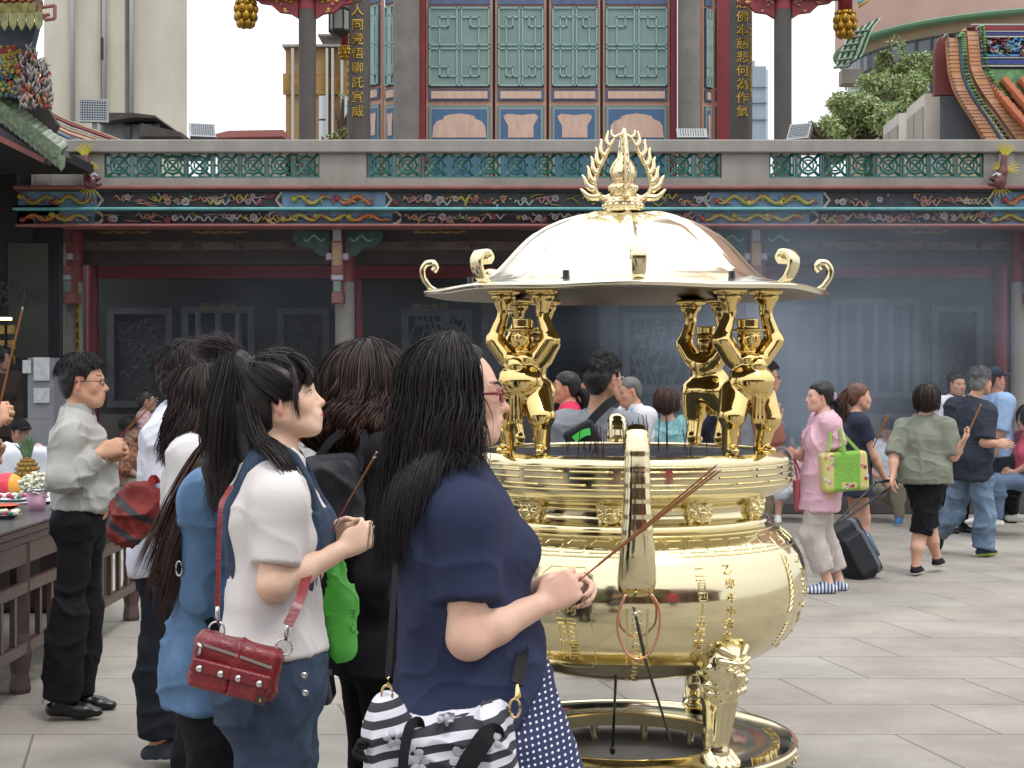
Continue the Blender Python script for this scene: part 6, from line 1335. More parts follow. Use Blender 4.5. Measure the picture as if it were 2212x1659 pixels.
r = bbox_b('corrugated_roof_shed', 470, 617, 296, 36, mat('shed_wall', '#8f8a86', .8), 'low red roofed shed behind the parapet', depth=6); B = MB(); B.prism([(X(440, 36), Zp(303, 36)), (X(500, 36), Zp(288, 36)), (X(617, 36), Zp(286, 36)), (X(617, 36), Zp(300, 36))], (0, 35.6, 0), (1, 0, 0), (0, 0, 1), (0, 1, 0), 7); B.build('roof', mat('faded_red_roof', '#8d5551', .7), r)
r = bbox_b('rooftop_shack', 222, 345, 268, 26, mat('shack_grey', '#7b7f80', .7, var=.3, vs=3), 'dark rooftop shack with tin roof and windows', depth=4, zb=3.); XT = lambda p: X(p, 26); ZT = lambda y: Zp(y, 26)
B = MB(); B.prism([(XT(215), ZT(268)), (XT(240), ZT(252)), (XT(300), ZT(252)), (XT(348), ZT(258)), (XT(350), ZT(263)), (XT(300), ZT(262)), (XT(240), ZT(270))], (0, 25.6, 0), (1, 0, 0), (0, 0, 1), (0, 1, 0), 4.6); B.build('roof', mat('rusty_tin', '#45403d', .8, var=.4, vs=4), r)
for px in (272, 300, 318): B = MB(); B.bx(XT(px), XT(px+11), 25.95, 25.99, ZT(300), ZT(268)); B.build('window', mat('window_dark', '#30363a', .15), r); 
B = MB(); B.prism([(XT(325), ZT(310)), (XT(330), ZT(282)), (XT(360), ZT(290)), (XT(412), ZT(301)), (XT(412), ZT(310))], (0, 25.2, 0), (1, 0, 0), (0, 0, 1), (0, 1, 0), 3); B.build('lean_to', mat('rusty_tin'), r)
r = bbox_b('glass_tower', 1622, 1655, 143, 90, mat('curtain_wall', '#8fa0ad', .2, var=.08, vs=1), 'slender pale blue office tower far away beside the dark column', depth=10); XT = lambda p: X(p, 90); ZT = lambda y: Zp(y, 90)
B = MB(); B.bx(XT(1636), XT(1643), 92, 95, ZT(143), ZT(116)); B.build('roof_mast', mat('pale_concrete'), r)
for y in (188, 222, 258): MB().bx(XT(1621.5), XT(1656), 89.9, 89.99, ZT(y+1), ZT(y)).build('floor_line', mat('dull_line', '#6d7a84', .5), r)
MB().bx(XT(1655), XT(1660), 90, 99, 0, ZT(150)).build('side_fin', mat('pale_blue_panel', '#b6c2ca', .4), r)
# round fronted apartment block
r = empty('round_apartment_block', (X(2080, 42), 46, 0), 'pink rounded apartment block with a curved band of dark windows', 'building'); pk = mat('pink_render', '#b3958a', .8, var=.12, vs=.6); R_ = 5.0; cx_, cy_ = X(1838, 45)+5.0, 45.
zz = lambda y: Zp(y, 40)
B = MB(); B.lathe([(R_+.35, zz(20)), (R_+.35, 40)], (cx_, cy_, 0), 64); B.lathe([(0, zz(20)), (R_+.35, zz(20))], (cx_, cy_, 0), 64); B.bx(cx_, cx_+20, cy_-R_-.5, cy_, zz(20)+.001, 40); B.build('upper_wall', pk, r, smooth=True, auto=40)
B = MB(); B.lathe([(R_+.36, zz(28)), (R_+.42, zz(22)), (R_+.36, zz(19))], (cx_, cy_, 0), 64); B.lathe([(R_, zz(28)), (R_+.38, zz(28))], (cx_, cy_, 0), 64); B.build('green_ledge', mat('green_tin', '#6f9a7c', .6), r)
B = MB(); B.lathe([(R_, 0), (R_, zz(21))], (cx_, cy_, 0), 64); B.build('wall', mat('cream_render', '#a39076', .8, var=.15, vs=1), r, smooth=True)
for i in range(-11, 14):
    a0 = -pi/2-.42+i*.19
    if i in (0,): continue
    B = MB(); B.lathe([(R_+.02, zz(215)), (R_+.02, zz(52))], (cx_, cy_, 0), 3, a0=a0, a1=a0+.185); w_ = B.build('window', mat('window_glass', '#59656c', .1, var=.2, vs=2), r)
    B = MB(); [B.lathe([(R_+.02, zz(y+4)), (R_+.06, zz(y+4)), (R_+.06, zz(y)), (R_+.02, zz(y))], (cx_, cy_, 0), 3, a0=a0, a1=a0+.19) for y in (52, 92, 212)]; [B.lathe([(R_+.06, zz(215)), (R_+.06, zz(52))], (cx_, cy_, 0), 1, a0=a0+q, a1=a0+q+.012) for q in (-.004, .09)]; B.build('frame', mat('frame_green', '#2c3834', .5), w_)
B = MB(); aw = [V3(X(1806+k*9, 40), 40-.0, 0) for k in range(5)]
pts = [(1842, 68), (1826, 88), (1815, 115), (1806, 140), (1800, 150)]; V = []; f = []
for k, (px, y) in enumerate(pts): V += [(X(px, 40), 40, Zp(y, 40)), (X(px+34, 40), 38.6, Zp(y-4, 40))]
f = [(2*k, 2*k+1, 2*k+3, 2*k+2) for k in range(4)]; B.add(V+[(a, b_+.05, c_) for a, b_, c_ in V], f+[tuple(q+10 for q in g[::-1]) for g in f]); B.build('awning', mat('green_awning', '#8fb78f', .6), r)
B = MB(); [B.tube([P(1842+34*t-a_, y_-4*t, 40-1.4*t-.1) for t in (0, 1)], .035, 4) for a_, y_ in ((3, 70), (12, 82), (20, 98), (26, 112), (33, 130), (40, 146))]; [B.tube([V3(X(px+34*t, 40), 40-1.4*t-.08, Zp(y-4*t, 40)) for px, y in pts], .03, 4) for t in (.1, .35, .6, .85)]; B.build('awning_frame', mat('frame_green'), r)
MB().box(P(1836, 168, 40.5), (.5, .5, .42), bev=.03).build('air_conditioner', mat('ac_dirty', '#77726b', .6), r)
# air conditioning units on the roof
acm = mat('ac_cream', '#c4beb2', .45, var=.05, vs=3); acs = mat('ac_side', '#9b9288', .5)
for FL, FR, BL, D0, D1, yt, lab in ((1942, 1978, 1908, 20.4, 21.5, 244, 'smaller cream outdoor air conditioner unit at the left of the pair'), (1997, 2049, 1959, 19., 20.1, 202, 'large cream outdoor air conditioner unit with a label beside the orange roof')):
    z1 = Zp(yt, D0); r = empty('air_conditioner', (X(FR, D0), D0, 3.6), lab, 'air conditioner'); a, b_, c = V3(X(FL, D0), D0, 0), V3(X(FR, D0), D0, 0), V3(X(BL, D1), D1, 0); d = b_+c-a
    B = MB(); B.prism([(p[0], p[1]) for p in (a, b_, d, c)], (0, 0, 3.6), (1, 0, 0), (0, 1, 0), (0, 0, 1), z1-3.6); B.build('casing', acm, r)
    B = MB(); n_ = nrm(np.cross(c-a, V3(0, 0, 1))); n_ = n_ if n_[0] < 0 else -n_; u_ = nrm(c-a); L_ = np.linalg.norm(c-a); B.prism([(.06, 0), (L_*.5, 0), (L_*.5, z1-3.9), (.06, z1-3.9)], a+n_*.003+V3(0, 0, 3.75), u_, (0, 0, 1), n_, .012); B.prism([(L_*.56, 0), (L_-.05, 0), (L_-.05, z1-3.9), (L_*.56, z1-3.9)], a+n_*.003+V3(0, 0, 3.75), u_, (0, 0, 1), n_, .012); B.build('side_panel', acs, r)
    if D0 < 19.5:
        w1 = b_[0]-a[0]; x_ = a[0]; MB().bx(x_+w1*.42, x_+w1*.9, D0-.012, D0-.002, 3.62, 3.62+.28).build('hatch', acs, r); MB().bx(x_+w1*.5, x_+w1*.85, D0-.02, D0-.013, 3.82, 3.845).build('grip', wood_d, r); MB().bx(x_+w1*.4, x_+w1*.7, D0-.012, D0-.002, 4.05, 4.40).build('sticker', mat('white_label', '#c4cbd2', .5), r)
# ------------------------------------------------------------------ trees
leafm = mat('leaf', '#4f6b34', .6, attr=True, spec=.3)
def tree(label, cen, rad, n, seed, base, leaf=.09, lobes=9, group=None, name='tree'):
    rs = np.random.RandomState(seed); cen = np.array(cen, float); rad = np.array(rad, float); r = empty(name, (cen[0], cen[1], base), label, 'tree', group)
    B = MB(); B.tube([(cen[0], cen[1], base), (cen[0]+.1, cen[1], (base+cen[2])/2), (cen[0], cen[1], cen[2])], [.16, .12, .05], 8)
    L_ = [(cen+rad*rs.uniform(-.85, .85, 3)*(1-.35*rs.rand()), rs.uniform(.16, .36)) for _ in range(lobes*2)]+[(cen, .5)]
    for c, k in L_: B.tube([(cen[0], cen[1], cen[2]-rad[2]*.6), (c+cen)/2-V3(0, 0, .1), c], [.06, .04, .015], 5)
    B.build('trunk', mat('bark', '#4b3d30', .9, var=.3, vs=10), r)
    w = rs.randint(len(L_), size=n); d = rs.normal(0, 1, (n, 3)); d /= np.linalg.norm(d, axis=1, keepdims=True); rr = rs.uniform(.15, 1.1, (n, 1))**.5*(1+.35*noise3(d*3+w[:, None], seed)[:, None])
    c = np.array([L_[i][0] for i in w])+d*rr*np.array([L_[i][1] for i in w])[:, None]*rad.mean()
    cl = noise3(c*1.3, seed); keep = cl > -.45; c, d, cl = c[keep], d[keep], cl[keep]; n = len(c)
    u = rs.normal(0, 1, (n, 3)); u /= np.linalg.norm(u, axis=1, keepdims=True); v_ = np.cross(u, d+rs.normal(0, .5, (n, 3))); v_ /= np.linalg.norm(v_, axis=1, keepdims=True)+1e-9; s1 = leaf*rs.uniform(.6, 1.3, (n, 1))
    V = np.stack([c-u*s1, c+v_*s1*.38, c+u*s1, c-v_*s1*.38], 1).reshape(-1, 3); Q = np.arange(4*n).reshape(-1, 4)
    col = np.array(lin('#879864'))*(.7+.6*rs.rand(n, 1))*(1+.35*cl[:, None]); y_ = rs.rand(n, 1) < .15; col = np.where(y_, np.array(lin('#a3b07c')), col); qmesh('crown', V, Q, leafm, r, col=np.repeat(col, 4, 0), smooth=False)
tree('tall bushy green tree rising in front of the pink rounded building', P(1950, 205, 30)+V3(0, 0, 0), (.85, .8, 1.25), 26000, 3, 3., leaf=.050, lobes=16, group='trees beyond the parapet')
tree('broad leafy tree in front of the pink building, left of the tall one', P(1870, 255, 29), (.95, .8, .75), 20000, 4, 3., leaf=.048, lobes=12, group='trees beyond the parapet')
tree('low light-topped bush at the left end of the trees by the flood light', P(1782, 292, 28), (.75, .5, .42), 9000, 5, 3., leaf=.045, lobes=7, group='trees beyond the parapet')
tree('small shrub squeezed between the brick building and the inscribed column', P(740, 262, 27), (.26, .3, .55), 6000, 6, 3., leaf=.036, lobes=7, name='shrub')
tree('tiny sprig of bush just above the parapet beside the round column', P(712, 300, 26), (.28, .2, .12), 900, 7, 3., leaf=.05, lobes=5, name='shrub')
# ------------------------------------------------------------------ orange tiled roof on the right
OD = 18.4; r = empty('tiled_roof', (X(2150, OD), OD, 3.6), 'orange tiled temple roof with curved green and orange gable bands on the right', 'roof'); tile = mat('orange_tile', '#b0623e', .4, var=.2, vs=8, coat=.3); ob = mat('ochre_brick', '#bb7a3e', .5, col2='#c79a7c', vs=3); gb = mat('green_bead', '#76a862', .35, coat=.3); wt = mat('white_bead', '#a9a8a4', .5); mr = mat('maroon_trim', '#6b3230', .6); bt = mat('slate_blue_trim', '#4d6574', .6)
cv = [(2032, 84), (2038, 76), (2041, 90), (2042, 114), (2046, 159), (2056, 194), (2074, 228), (2097, 262), (2123, 307), (2160, 365)]
KX = lambda y: 1+.32*min(1.2, max(0, (y-165)/130))
cp = seg(cv, 46, 2)
def curveband(dx, w_, h_, m, name, d=0, bead=0, y0=0):
    B = MB()
    if bead:
        ln_ = np.concatenate([[0], np.cumsum(np.linalg.norm(np.diff(cp, axis=0), axis=1))]); 
        for s in np.arange(0, ln_[-1], bead): i = np.searchsorted(ln_, s); p = cp[min(i, 45)]; B.ball((X(p[0]+dx*KX(p[1]), OD), OD-d, Zp(p[1]+y0, OD)), (w_/F*OD/2, .05, bead/F*OD*.56), 7)
    else:
        V = []; f = []
        for p in cp: xl, xr = X(p[0]+(dx-w_/2)*KX(p[1]), OD), X(p[0]+(dx+w_/2)*KX(p[1]), OD); V += [(xl, OD-d, Zp(p[1]+y0, OD)), (xr, OD-d, Zp(p[1]+y0+1, OD)), (xr, OD-d+h_, Zp(p[1]+y0+1, OD)), (xl, OD-d+h_, Zp(p[1]+y0, OD))]
        for i in range(45):
            for a in range(4): f.append((i*4+a, i*4+4+a, i*4+4+(a+1) % 4, i*4+(a+1) % 4))
        f += [(0, 1, 2, 3), (183, 182, 181, 180)]; B.add(V, f)
        for p in cp[::1]: pass
    B.build(name, m, r)
curveband(2, 4, .1, wt, 'bead_row', .10, bead=3.); curveband(13, 22, .12, ob, 'ochre_band', .10); curveband(27, 5, .10, bt, 'trim', .12); curveband(34, 10, .1, gb, 'green_beads', .14, bead=5.); curveband(41, 4, .10, mr, 'trim', .12); curveband(56, 24, .12, ob, 'ochre_band', .10, y0=-14); curveband(70, 3, .1, wt, 'bead_row', .12, bead=3., y0=-16); curveband(78, 9, .1, gb, 'green_beads', .10, bead=5., y0=-18)
for pl_, m_ in ((((2020, 205), (2020, 110), (2025, 88), (2034, 78), (2044, 76), (2048, 110), (2052, 160), (2064, 205)), mr), (((2036, 207), (2064, 207), (2082, 236), (2104, 266), (2134, 318), (2036, 318)), mat('gable_grey', '#4c4f55', .8))): MB().prism([(X(a, OD+.12), Zp(b_, OD+.12)) for a, b_ in pl_], (0, OD+.12, 0), (1, 0, 0), (0, 0, 1), (0, 1, 0), .12).build('gable_wall', m_, r)
for dx, y0 in ((13, 0), (56, -14)):
    B = MB(); ln_ = np.concatenate([[0], np.cumsum(np.linalg.norm(np.diff(cp, axis=0), axis=1))])
    for s in np.arange(4, ln_[-1], 9.5): i = min(np.searchsorted(ln_, s), 45); p = cp[i]; B.bx(X(p[0]+(dx-10.5)*KX(p[1]), OD), X(p[0]+(dx+10.5)*KX(p[1]), OD), OD-.104, OD-.1, Zp(p[1]+y0+.5, OD), Zp(p[1]+y0-.5, OD))
    B.build('brick_joints', mr, r)
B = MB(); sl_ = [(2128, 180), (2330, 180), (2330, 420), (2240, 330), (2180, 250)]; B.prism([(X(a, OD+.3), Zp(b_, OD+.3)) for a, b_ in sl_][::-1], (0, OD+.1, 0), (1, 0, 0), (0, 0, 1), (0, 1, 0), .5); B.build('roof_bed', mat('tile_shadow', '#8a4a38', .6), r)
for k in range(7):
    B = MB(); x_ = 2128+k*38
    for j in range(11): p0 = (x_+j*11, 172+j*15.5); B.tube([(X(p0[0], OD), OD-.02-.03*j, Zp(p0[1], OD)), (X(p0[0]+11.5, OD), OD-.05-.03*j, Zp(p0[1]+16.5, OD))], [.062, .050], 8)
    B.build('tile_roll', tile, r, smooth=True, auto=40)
B = MB(); B.bx(X(2118, OD), X(2400, OD), OD+.0, OD+.2, Zp(212, OD), Zp(150, OD)); B.build('green_tile_bed', mat('green_scale', '#5f8a58', .5, var=.5, vs=14), r)
B = MB(); B.bx(X(2100, OD), X(2400, OD), OD+.02, OD+.3, Zp(150, OD), Zp(60, OD)); rw = B.build('ridge_wall', mat('ridge_dark', '#27343f', .6, var=.4, vs=8), r)
for ya, yb, m_ in ((52, 56, wt), (57, 66, redp), (67, 70, wt), (71, 77, mat('cobalt', '#2c3a7c', .5, var=.3, vs=20)), (78, 82, wt), (118, 123, mat('sky_trim', '#3f7fb0', .5)), (124, 127, wt), (129, 140, mat('cobalt')), (141, 145, wt)): B = MB(); B.bx(X(2098, OD), X(2400, OD), OD-.02, OD+.019, Zp(yb, OD)+.004, Zp(ya, OD)); B.build('ridge_band', m_, rw)
B = MB(); r3 = np.random.RandomState(8)
for i in range(60): x_, y_ = r3.uniform(2108, 2240), r3.uniform(88, 114); c = V3(X(x_, OD), OD-.01, Zp(y_, OD)); a = r3.rand()*6; B.tube([c, c+V3(.05*cos(a), -.01, .05*sin(a)), c+V3(.08*cos(a+1), 0, .08*sin(a+1))], [.014, .018, .006], 5, r3.randint(4))
B.build('relief', [redp, mat('sky_trim'), mat('relief_white2', '#9a9a98', .5), rm['green']], rw, smooth=True)
# ------------------------------------------------------------------ near eave and dark side hall on the left
LD = 13.5; XL = lambda p, D=LD: X(p, D); ZL = lambda y, D=LD: Zp(y, D)
r = empty('side_hall_roof', (XL(20), LD, 3), 'ornate glazed green and orange roof corner at the upper left', 'roof'); gt = mat('moss_green_tile', '#5f6f57', .4, var=.5, vs=20, coat=.3); ot = mat('orange_glaze', '#a8563a', .4, var=.3, vs=8, coat=.3); yt = mat('olive_tile', '#7b7a45', .4, var=.5, vs=15, coat=.3)
B = MB()
for i in range(14):   # round eave tiles stepping down to the right
    t = i/13; x_, y_ = -20+t*158, 218+t*118; c = V3(XL(x_), LD-.02*i, ZL(y_)); B.tube([c+V3(0, .25, .09), c+V3(0, 0, 0)], .043, 8); B.tube([c+V3(0, .0, 0), c+V3(.006, -.02, -.002)], .055, 10); B.prism([(-.035, .0), (.035, 0), (.03, -.10), (0, -.14), (-.03, -.10)], c+V3(.055, .01, -.03), (1, 0, 0), (0, 0, 1), (0, -1, 0), .02)
B.build('lower_eave_tiles', gt, r, smooth=True, auto=45)
B = MB(); B.prism([(XL(-60), ZL(185)), (XL(20), ZL(232)), (XL(128), ZL(318)), (XL(135), ZL(335)), (XL(100), ZL(345)), (XL(-60), ZL(225))][::-1], (0, LD+.06, 0), (1, 0, 0), (0, 0, 1), (0, 1, 0), .2); B.build('roof_bed', mat('roof_bed_dark', '#3a3634', .8), r)
B = MB(); B.prism([(XL(-60), ZL(235)), (XL(105), ZL(345)), (XL(95), ZL(352)), (XL(-60), ZL(262))][::-1], (0, LD+.03, 0), (1, 0, 0), (0, 0, 1), (0, 1, 0), .15, 0); B.prism([(XL(-60), ZL(262)), (XL(95), ZL(340)), (XL(93), ZL(352)), (XL(-60), ZL(276))][::-1], (0, LD+.01, 0), (1, 0, 0), (0, 0, 1), (0, 1, 0), .02, 1); B.build('fascia', [mat('stained_fascia', '#5b4140', .8, col2='#3b4550', vs=5, stretch=(3, 3, 1)), redl], r)
B = MB()
for i in range(7): x_ = -8+i*18; c = V3(XL(x_), LD-.3, ZL(38-i*.5)); B.tube([c+V3(-.2, .5, .16), c], .048, 8); B.tube([c, c+V3(.004, -.02, -.003)], .054, 10); B.prism([(-.035, .02), (.035, .02), (.03, -.08), (0, -.13), (-.03, -.08)], c+V3(.03, 0, -.06), (1, 0, 0), (0, 0, 1), (0, -1, 0), .02)
B.build('upper_eave_tiles', yt, r, smooth=True, auto=45)
B = MB(); B.prism([(XL(-60), ZL(-60)), (XL(55), ZL(-60)), (XL(90), ZL(10)), (XL(100), ZL(34)), (XL(85), ZL(36)), (XL(-60), ZL(12))][::-1], (0, LD-.25, 0), (1, 0, 0), (0, 0, 1), (0, 1, 0), .25); B.build('orange_slope', ot, r)
B = MB()
for i in range(6): B.tube([V3(XL(-60+i*20), LD-.27, ZL(-50)), V3(XL(5+i*17), LD-.30, ZL(22))], .03, 8)
B.build('orange_rolls', ot, r, smooth=True)
B = MB(); B.tube([V3(XL(a), LD-.28, ZL(b_)) for a, b_ in ((70, -40), (88, -5), (98, 12), (104, 26), (102, 40), (95, 52))], [.06, .055, .05, .045, .04, .03], 8); B.build('ridge_end', mat('maroon_glaze', '#6b4048', .4, var=.6, vs=10), r, smooth=True)
B = MB(); q = [(103, 34), (139, 28), (139, 56), (118, 59), (118, 49), (128, 47)]
for a, b_ in zip(q[:-1], q[1:]): B.tube([V3(XL(a[0]), LD-.28, ZL(a[1])), V3(XL(b_[0]), LD-.28, ZL(b_[1]))], .016, 6)
B.build('key_ornament', redl, r)
B = MB(); B.prism([(XL(-60), ZL(40)), (XL(80), ZL(48)), (XL(65), ZL(110)), (XL(45), ZL(190)), (XL(-60), ZL(180))][::-1], (0, LD+.0, 0), (1, 0, 0), (0, 0, 1), (0, 1, 0), .12); gw = B.build('ornament_wall', mat('ornament_ground', '#414b55', .6, var=.5, vs=6), r)
B = MB(); B.prism([(XL(-60), ZL(150)), (XL(60), ZL(150)), (XL(78), ZL(205)), (XL(112), ZL(262)), (XL(100), ZL(285)), (XL(-60), ZL(225))][::-1], (0, LD+.16, 0), (1, 0, 0), (0, 0, 1), (0, 1, 0), .1); B.build('ornament_base', mat('roof_bed_dark'), r)
r3 = np.random.RandomState(2); B = MB(); cm = [redp, turq, rm['green'], rm['yellow'], rm['white'], rm['blue'], rm['orange']]
for i in range(60):
    x_ = r3.uniform(-10, 75); y_ = r3.uniform(112, 205); c = V3(XL(x_), LD-.04, ZL(y_)); m_ = r3.randint(7); rr_ = r3.uniform(.02, .065)
    for k in range(6): a = k*pi/3; B.ball(c+V3(rr_*.7*cos(a), 0, rr_*.7*sin(a)), (rr_*.4, rr_*.4, rr_*.4), 6, m_)
    B.ball(c-V3(0, .03, 0), (rr_*.35,)*3, 6, 3)
B.build('ceramic_flowers', cm, gw)
B = MB()
for i in range(330):
    x_ = r3.uniform(48, 116); y_ = r3.uniform(110+abs(x_-70)*1.1, 240); c = V3(XL(x_), LD-.04-r3.rand()*.1, ZL(y_)); a = r3.uniform(.3, 2.6); B.tube([c, c+V3(.02*cos(a), -.01, .04*sin(a)), c+V3(.04*cos(a)*1.2, 0, .075*sin(a))], [.013, .012, .003], 5, r3.choice([0, 0, 0, 0, 0, 1, 2]))
B.build('ceramic_figures', [mat('silver_ceramic', '#8f8a88', .25, var=.5, vs=30), rm['orange'], rm['red']], gw, smooth=True)
B = MB(); B.tube([V3(XL(a), LD-.05, ZL(b_)) for a, b_ in ((-20, 124), (20, 121), (50, 112))], .02, 6); B.tube([V3(XL(a), LD-.05, ZL(b_)) for a, b_ in ((-20, 117), (20, 114), (40, 110))], .03, 6, 1); B.build('cornice', [rm['yellow'], redp], gw)
rr2 = empty('ridge_roof', (X(200, 17.5), 17.5, 3.6), 'low roof with red, cream and blue bands sloping down behind the left eave', 'roof')
for k, (o_, w_, m_) in enumerate(((0, 5, beige), (6, 7, redp), (13, 4, wt), (19, 6, beige), (27, 9, mat('peach_tile', '#b98f78', .5)), (37, 8, mat('blue_mosaic', '#3e6f95', .5, var=.5, vs=14)))):
    B = MB(); B.tube([P(98, 238+o_, 17.5), P(150, 262+o_, 17.5), P(210, 284+o_*.9, 17.5), P(300, 318+o_*.5, 17.5)], w_/2/F*17.5, 6, flat=1.); B.build('roof_band', m_, rr2)
# side hall: dark room behind the offering table
MB().bx(X(20, 17.2), X(74, 17.2), 17.12, 17.2, 3.4, Zp(300, 17.2)).build('eave_shade_fill', mat('dark_interior'), hall)  # black filler added; its colour paints the dark under the eave
sh = empty('side_hall', (X(-60, 14), 14, 0), 'dark open side hall at the left edge behind the offering tables', 'temple building')
B = MB(); B.bx(X(-900, 16.9), X(128, 16.9), 16.9, 17.05, 0, 3.42); B.build('back_wall', black_v, sh); B = MB(); B.bx(X(-900, 16.9), X(38, 16.9), 16.85, 17.0, 3.42, 5.2); B.build('gable_wall', black_v, sh); B = MB(); B.bx(X(-900, 14), X(20, 14), 13.7, 16.84, 3.75, 3.85); B.build('ceiling', black_v, sh)  # walls and ceiling coloured black so the hall reads as a shaded void
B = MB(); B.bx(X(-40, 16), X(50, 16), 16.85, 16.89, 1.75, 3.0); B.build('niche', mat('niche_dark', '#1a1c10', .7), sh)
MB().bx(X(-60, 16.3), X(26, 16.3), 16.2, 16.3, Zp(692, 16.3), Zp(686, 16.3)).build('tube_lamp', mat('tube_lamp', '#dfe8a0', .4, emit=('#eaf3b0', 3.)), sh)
B = MB(); v, f = text_mesh('服務處', .3, .01); B.add(np.stack([X(12, 16.8)+v[:, 0], 16.84-v[:, 2], Zp(638, 16.8)+v[:, 1]], 1), f); B.build('sign_lettering', mat('dim_red_letters', '#260e10', .6), sh)
B = MB()
for i in range(12): B.box((X(18+14*(i % 2), 16.6)-.02, 16.5, 2.05-.16*(i//2)*1.0), (.10, .05, .09), m=0)
B.build('shelf_boxes', mat('gold_boxes', '#8a6a26', .5, var=.5, vs=10), sh)
cb = empty('cabinet', (X(85, 13.8), 13.8, 0), 'pale grey metal cabinet with notices stuck on it at the left', 'cabinet'); z = lambda y: Zp(y, 13.8); x = lambda p: X(p, 13.8)
MB().bx(x(48), x(116), 13.8, 14.3, 0, z(905)).bx(x(60), x(116), 13.8, 14.3, z(905)+.002, z(773)).build('cabinet_body', mat('grey_cabinet', '#6a6d73', .5, var=.1, vs=3), cb)
for a, b_, c_, d_ in ((50, 68, 778, 806), (74, 108, 772, 822), (74, 108, 838, 870)): MB().bx(x(a), x(b_), 13.78, 13.795, z(d_), z(c_)).build('notice', mat('paper', '#a3a8a8', .8, col2='#8d9296', vs=30), cb)
bn = empty('courtyard_wall', (0, -12, 0), 'red and cream temple hall front standing behind the viewpoint', 'temple building')
B = MB(); B.bx(-30, 30, -16, -15, 0, 5.2); B.build('wall', mat('rear_hall', '#5b3a30', .7, var=.5, vs=1.2), bn); B = MB(); B.bx(-31, 31, -17, -13.5, 5.2, 5.7); B.build('roof', mat('rear_roof', '#8a4a32', .6), bn)
B = MB(); [B.lathe([(.25, 0), (.25, 5.2)], (q*3.6, -13.9, 0), 12) for q in range(-7, 8)]; B.build('columns', granite, bn)
tree('leafy green tree in the courtyard behind the viewpoint, mirrored in the burner bowl', (3.6, -7.5, 3.2), (1.6, 1.4, 1.3), 9000, 21, 0., leaf=.09, lobes=9, group='mirrored trees')
tree('second leafy tree left of the viewpoint, mirrored in the burner bowl', (-4.5, -8.5, 3.0), (1.7, 1.4, 1.2), 9000, 22, 0., leaf=.09, lobes=9, group='mirrored trees')
# thin incense smoke drifting on the right
SB = MB(); SB.bx(X(-100, 14.5), X(2350, 14.5), 13.9, 16.9, .25, 3.3); sm = SB.build('smoke', bpy.data.materials.new('smoke'), None); tag(sm, 'bluish incense smoke drifting in front of the right end of the hall', 'smoke', kind='stuff')
m = sm.data.materials[0]; m.use_nodes = True; t = m.node_tree; t.nodes.clear(); N = t.nodes.new; L = t.links.new; o = N('ShaderNodeOutputMaterial'); pv = N('ShaderNodeVolumePrincipled'); pv.inputs['Color'].default_value = (.66, .80, .96, 1); pv.inputs['Anisotropy'].default_value = .2
tc = N('ShaderNodeTexCoord'); mp = N('ShaderNodeMapping'); mp.inputs['Scale'].default_value = (.55, .6, .8); L(tc.outputs['Object'], mp.inputs[0]); n = N('ShaderNodeTexNoise'); n.inputs['Scale'].default_value = 1; n.inputs['Detail'].default_value = 4; n.inputs['Distortion'].default_value = 1.; L(mp.outputs[0], n.inputs[0])
r_ = N('ShaderNodeMapRange'); r_.inputs[1].default_value = .35; r_.inputs[2].default_value = .75; r_.inputs[3].default_value = .0; r_.inputs[4].default_value = .46; L(n.outputs[0], r_.inputs[0])
sp = N('ShaderNodeSeparateXYZ'); L(tc.outputs['Generated'], sp.inputs[0]); f1 = N('ShaderNodeMapRange'); f1.inputs[1].default_value = .55; f1.inputs[2].default_value = .75; f1.inputs[3].default_value = .06; L(sp.outputs[0], f1.inputs[0]); f2 = N('ShaderNodeMapRange'); f2.inputs[1].default_value = 1; f2.inputs[2].default_value = .6; L(sp.outputs[2], f2.inputs[0]); f3 = N('ShaderNodeMapRange'); f3.inputs[1].default_value = 0; f3.inputs[2].default_value = .25; L(sp.outputs[2], f3.inputs[0])
f4 = N('ShaderNodeMapRange'); f4.inputs[1].default_value = 1; f4.inputs[2].default_value = .8; L(sp.outputs[0], f4.inputs[0])
prev = r_.outputs[0]
for q in (f1, f2, f3, f4): k_ = N('ShaderNodeMath'); k_.operation = 'MULTIPLY'; L(prev, k_.inputs[0]); L(q.outputs[0], k_.inputs[1]); prev = k_.outputs[0]
L(prev, pv.inputs['Density']); L(pv.outputs[0], o.inputs['Volume'])
# ------------------------------------------------------------------ the crowd in the courtyard
NAVY = fab('navy_fabric', '#2f3444'); SAGE = fab('sage_fabric', '#7b8073'); DKBL = fab('dark_blue_fabric', '#303540'); JEAN = fab('light_jeans', '#6c8096', var=.4, vs=6); BLUS = fab('light_blue_shirt', '#8fa9cb'); WHT = fab('white_fabric', '#c6c8ce', var=.05); PNK = fab('pale_pink_fabric', '#d3acb8', var=.06); RSP = fab('raspberry_tee', '#c02f52'); GRY = fab('grey_marl', '#85898f'); BEI = fab('beige_cotton', '#b9b0aa'); TEA = fab('teal_dotted', '#4f8489'); BK = fab('black_cotton'); KH = fab('khaki_cotton', '#77715f')
FLO = mat('floral_pink_print', '#b56e74', .85, col2='#d8c6c0', vs=30); FLB = mat('floral_brown_print', '#2d1d1a', .85, col2='#a0694e', vs=26); PLD = mat('red_check', '#8f3a3e', .85, col2='#c9bfc0', vs=40)
SHW = dict(mat=fab('white_canvas', '#c9c9c4')); SHB = dict(mat=fab('black_mesh', '#1d1e20'), sole=M_sole); SHL = dict(mat=M_blackp); SHN = dict(mat=fab('navy_mesh', '#2b3444'), sole=mat('lime_sole', '#a8c23c', .5))
GRH = (.16, .165, .17); BR2 = (.10, .045, .03)
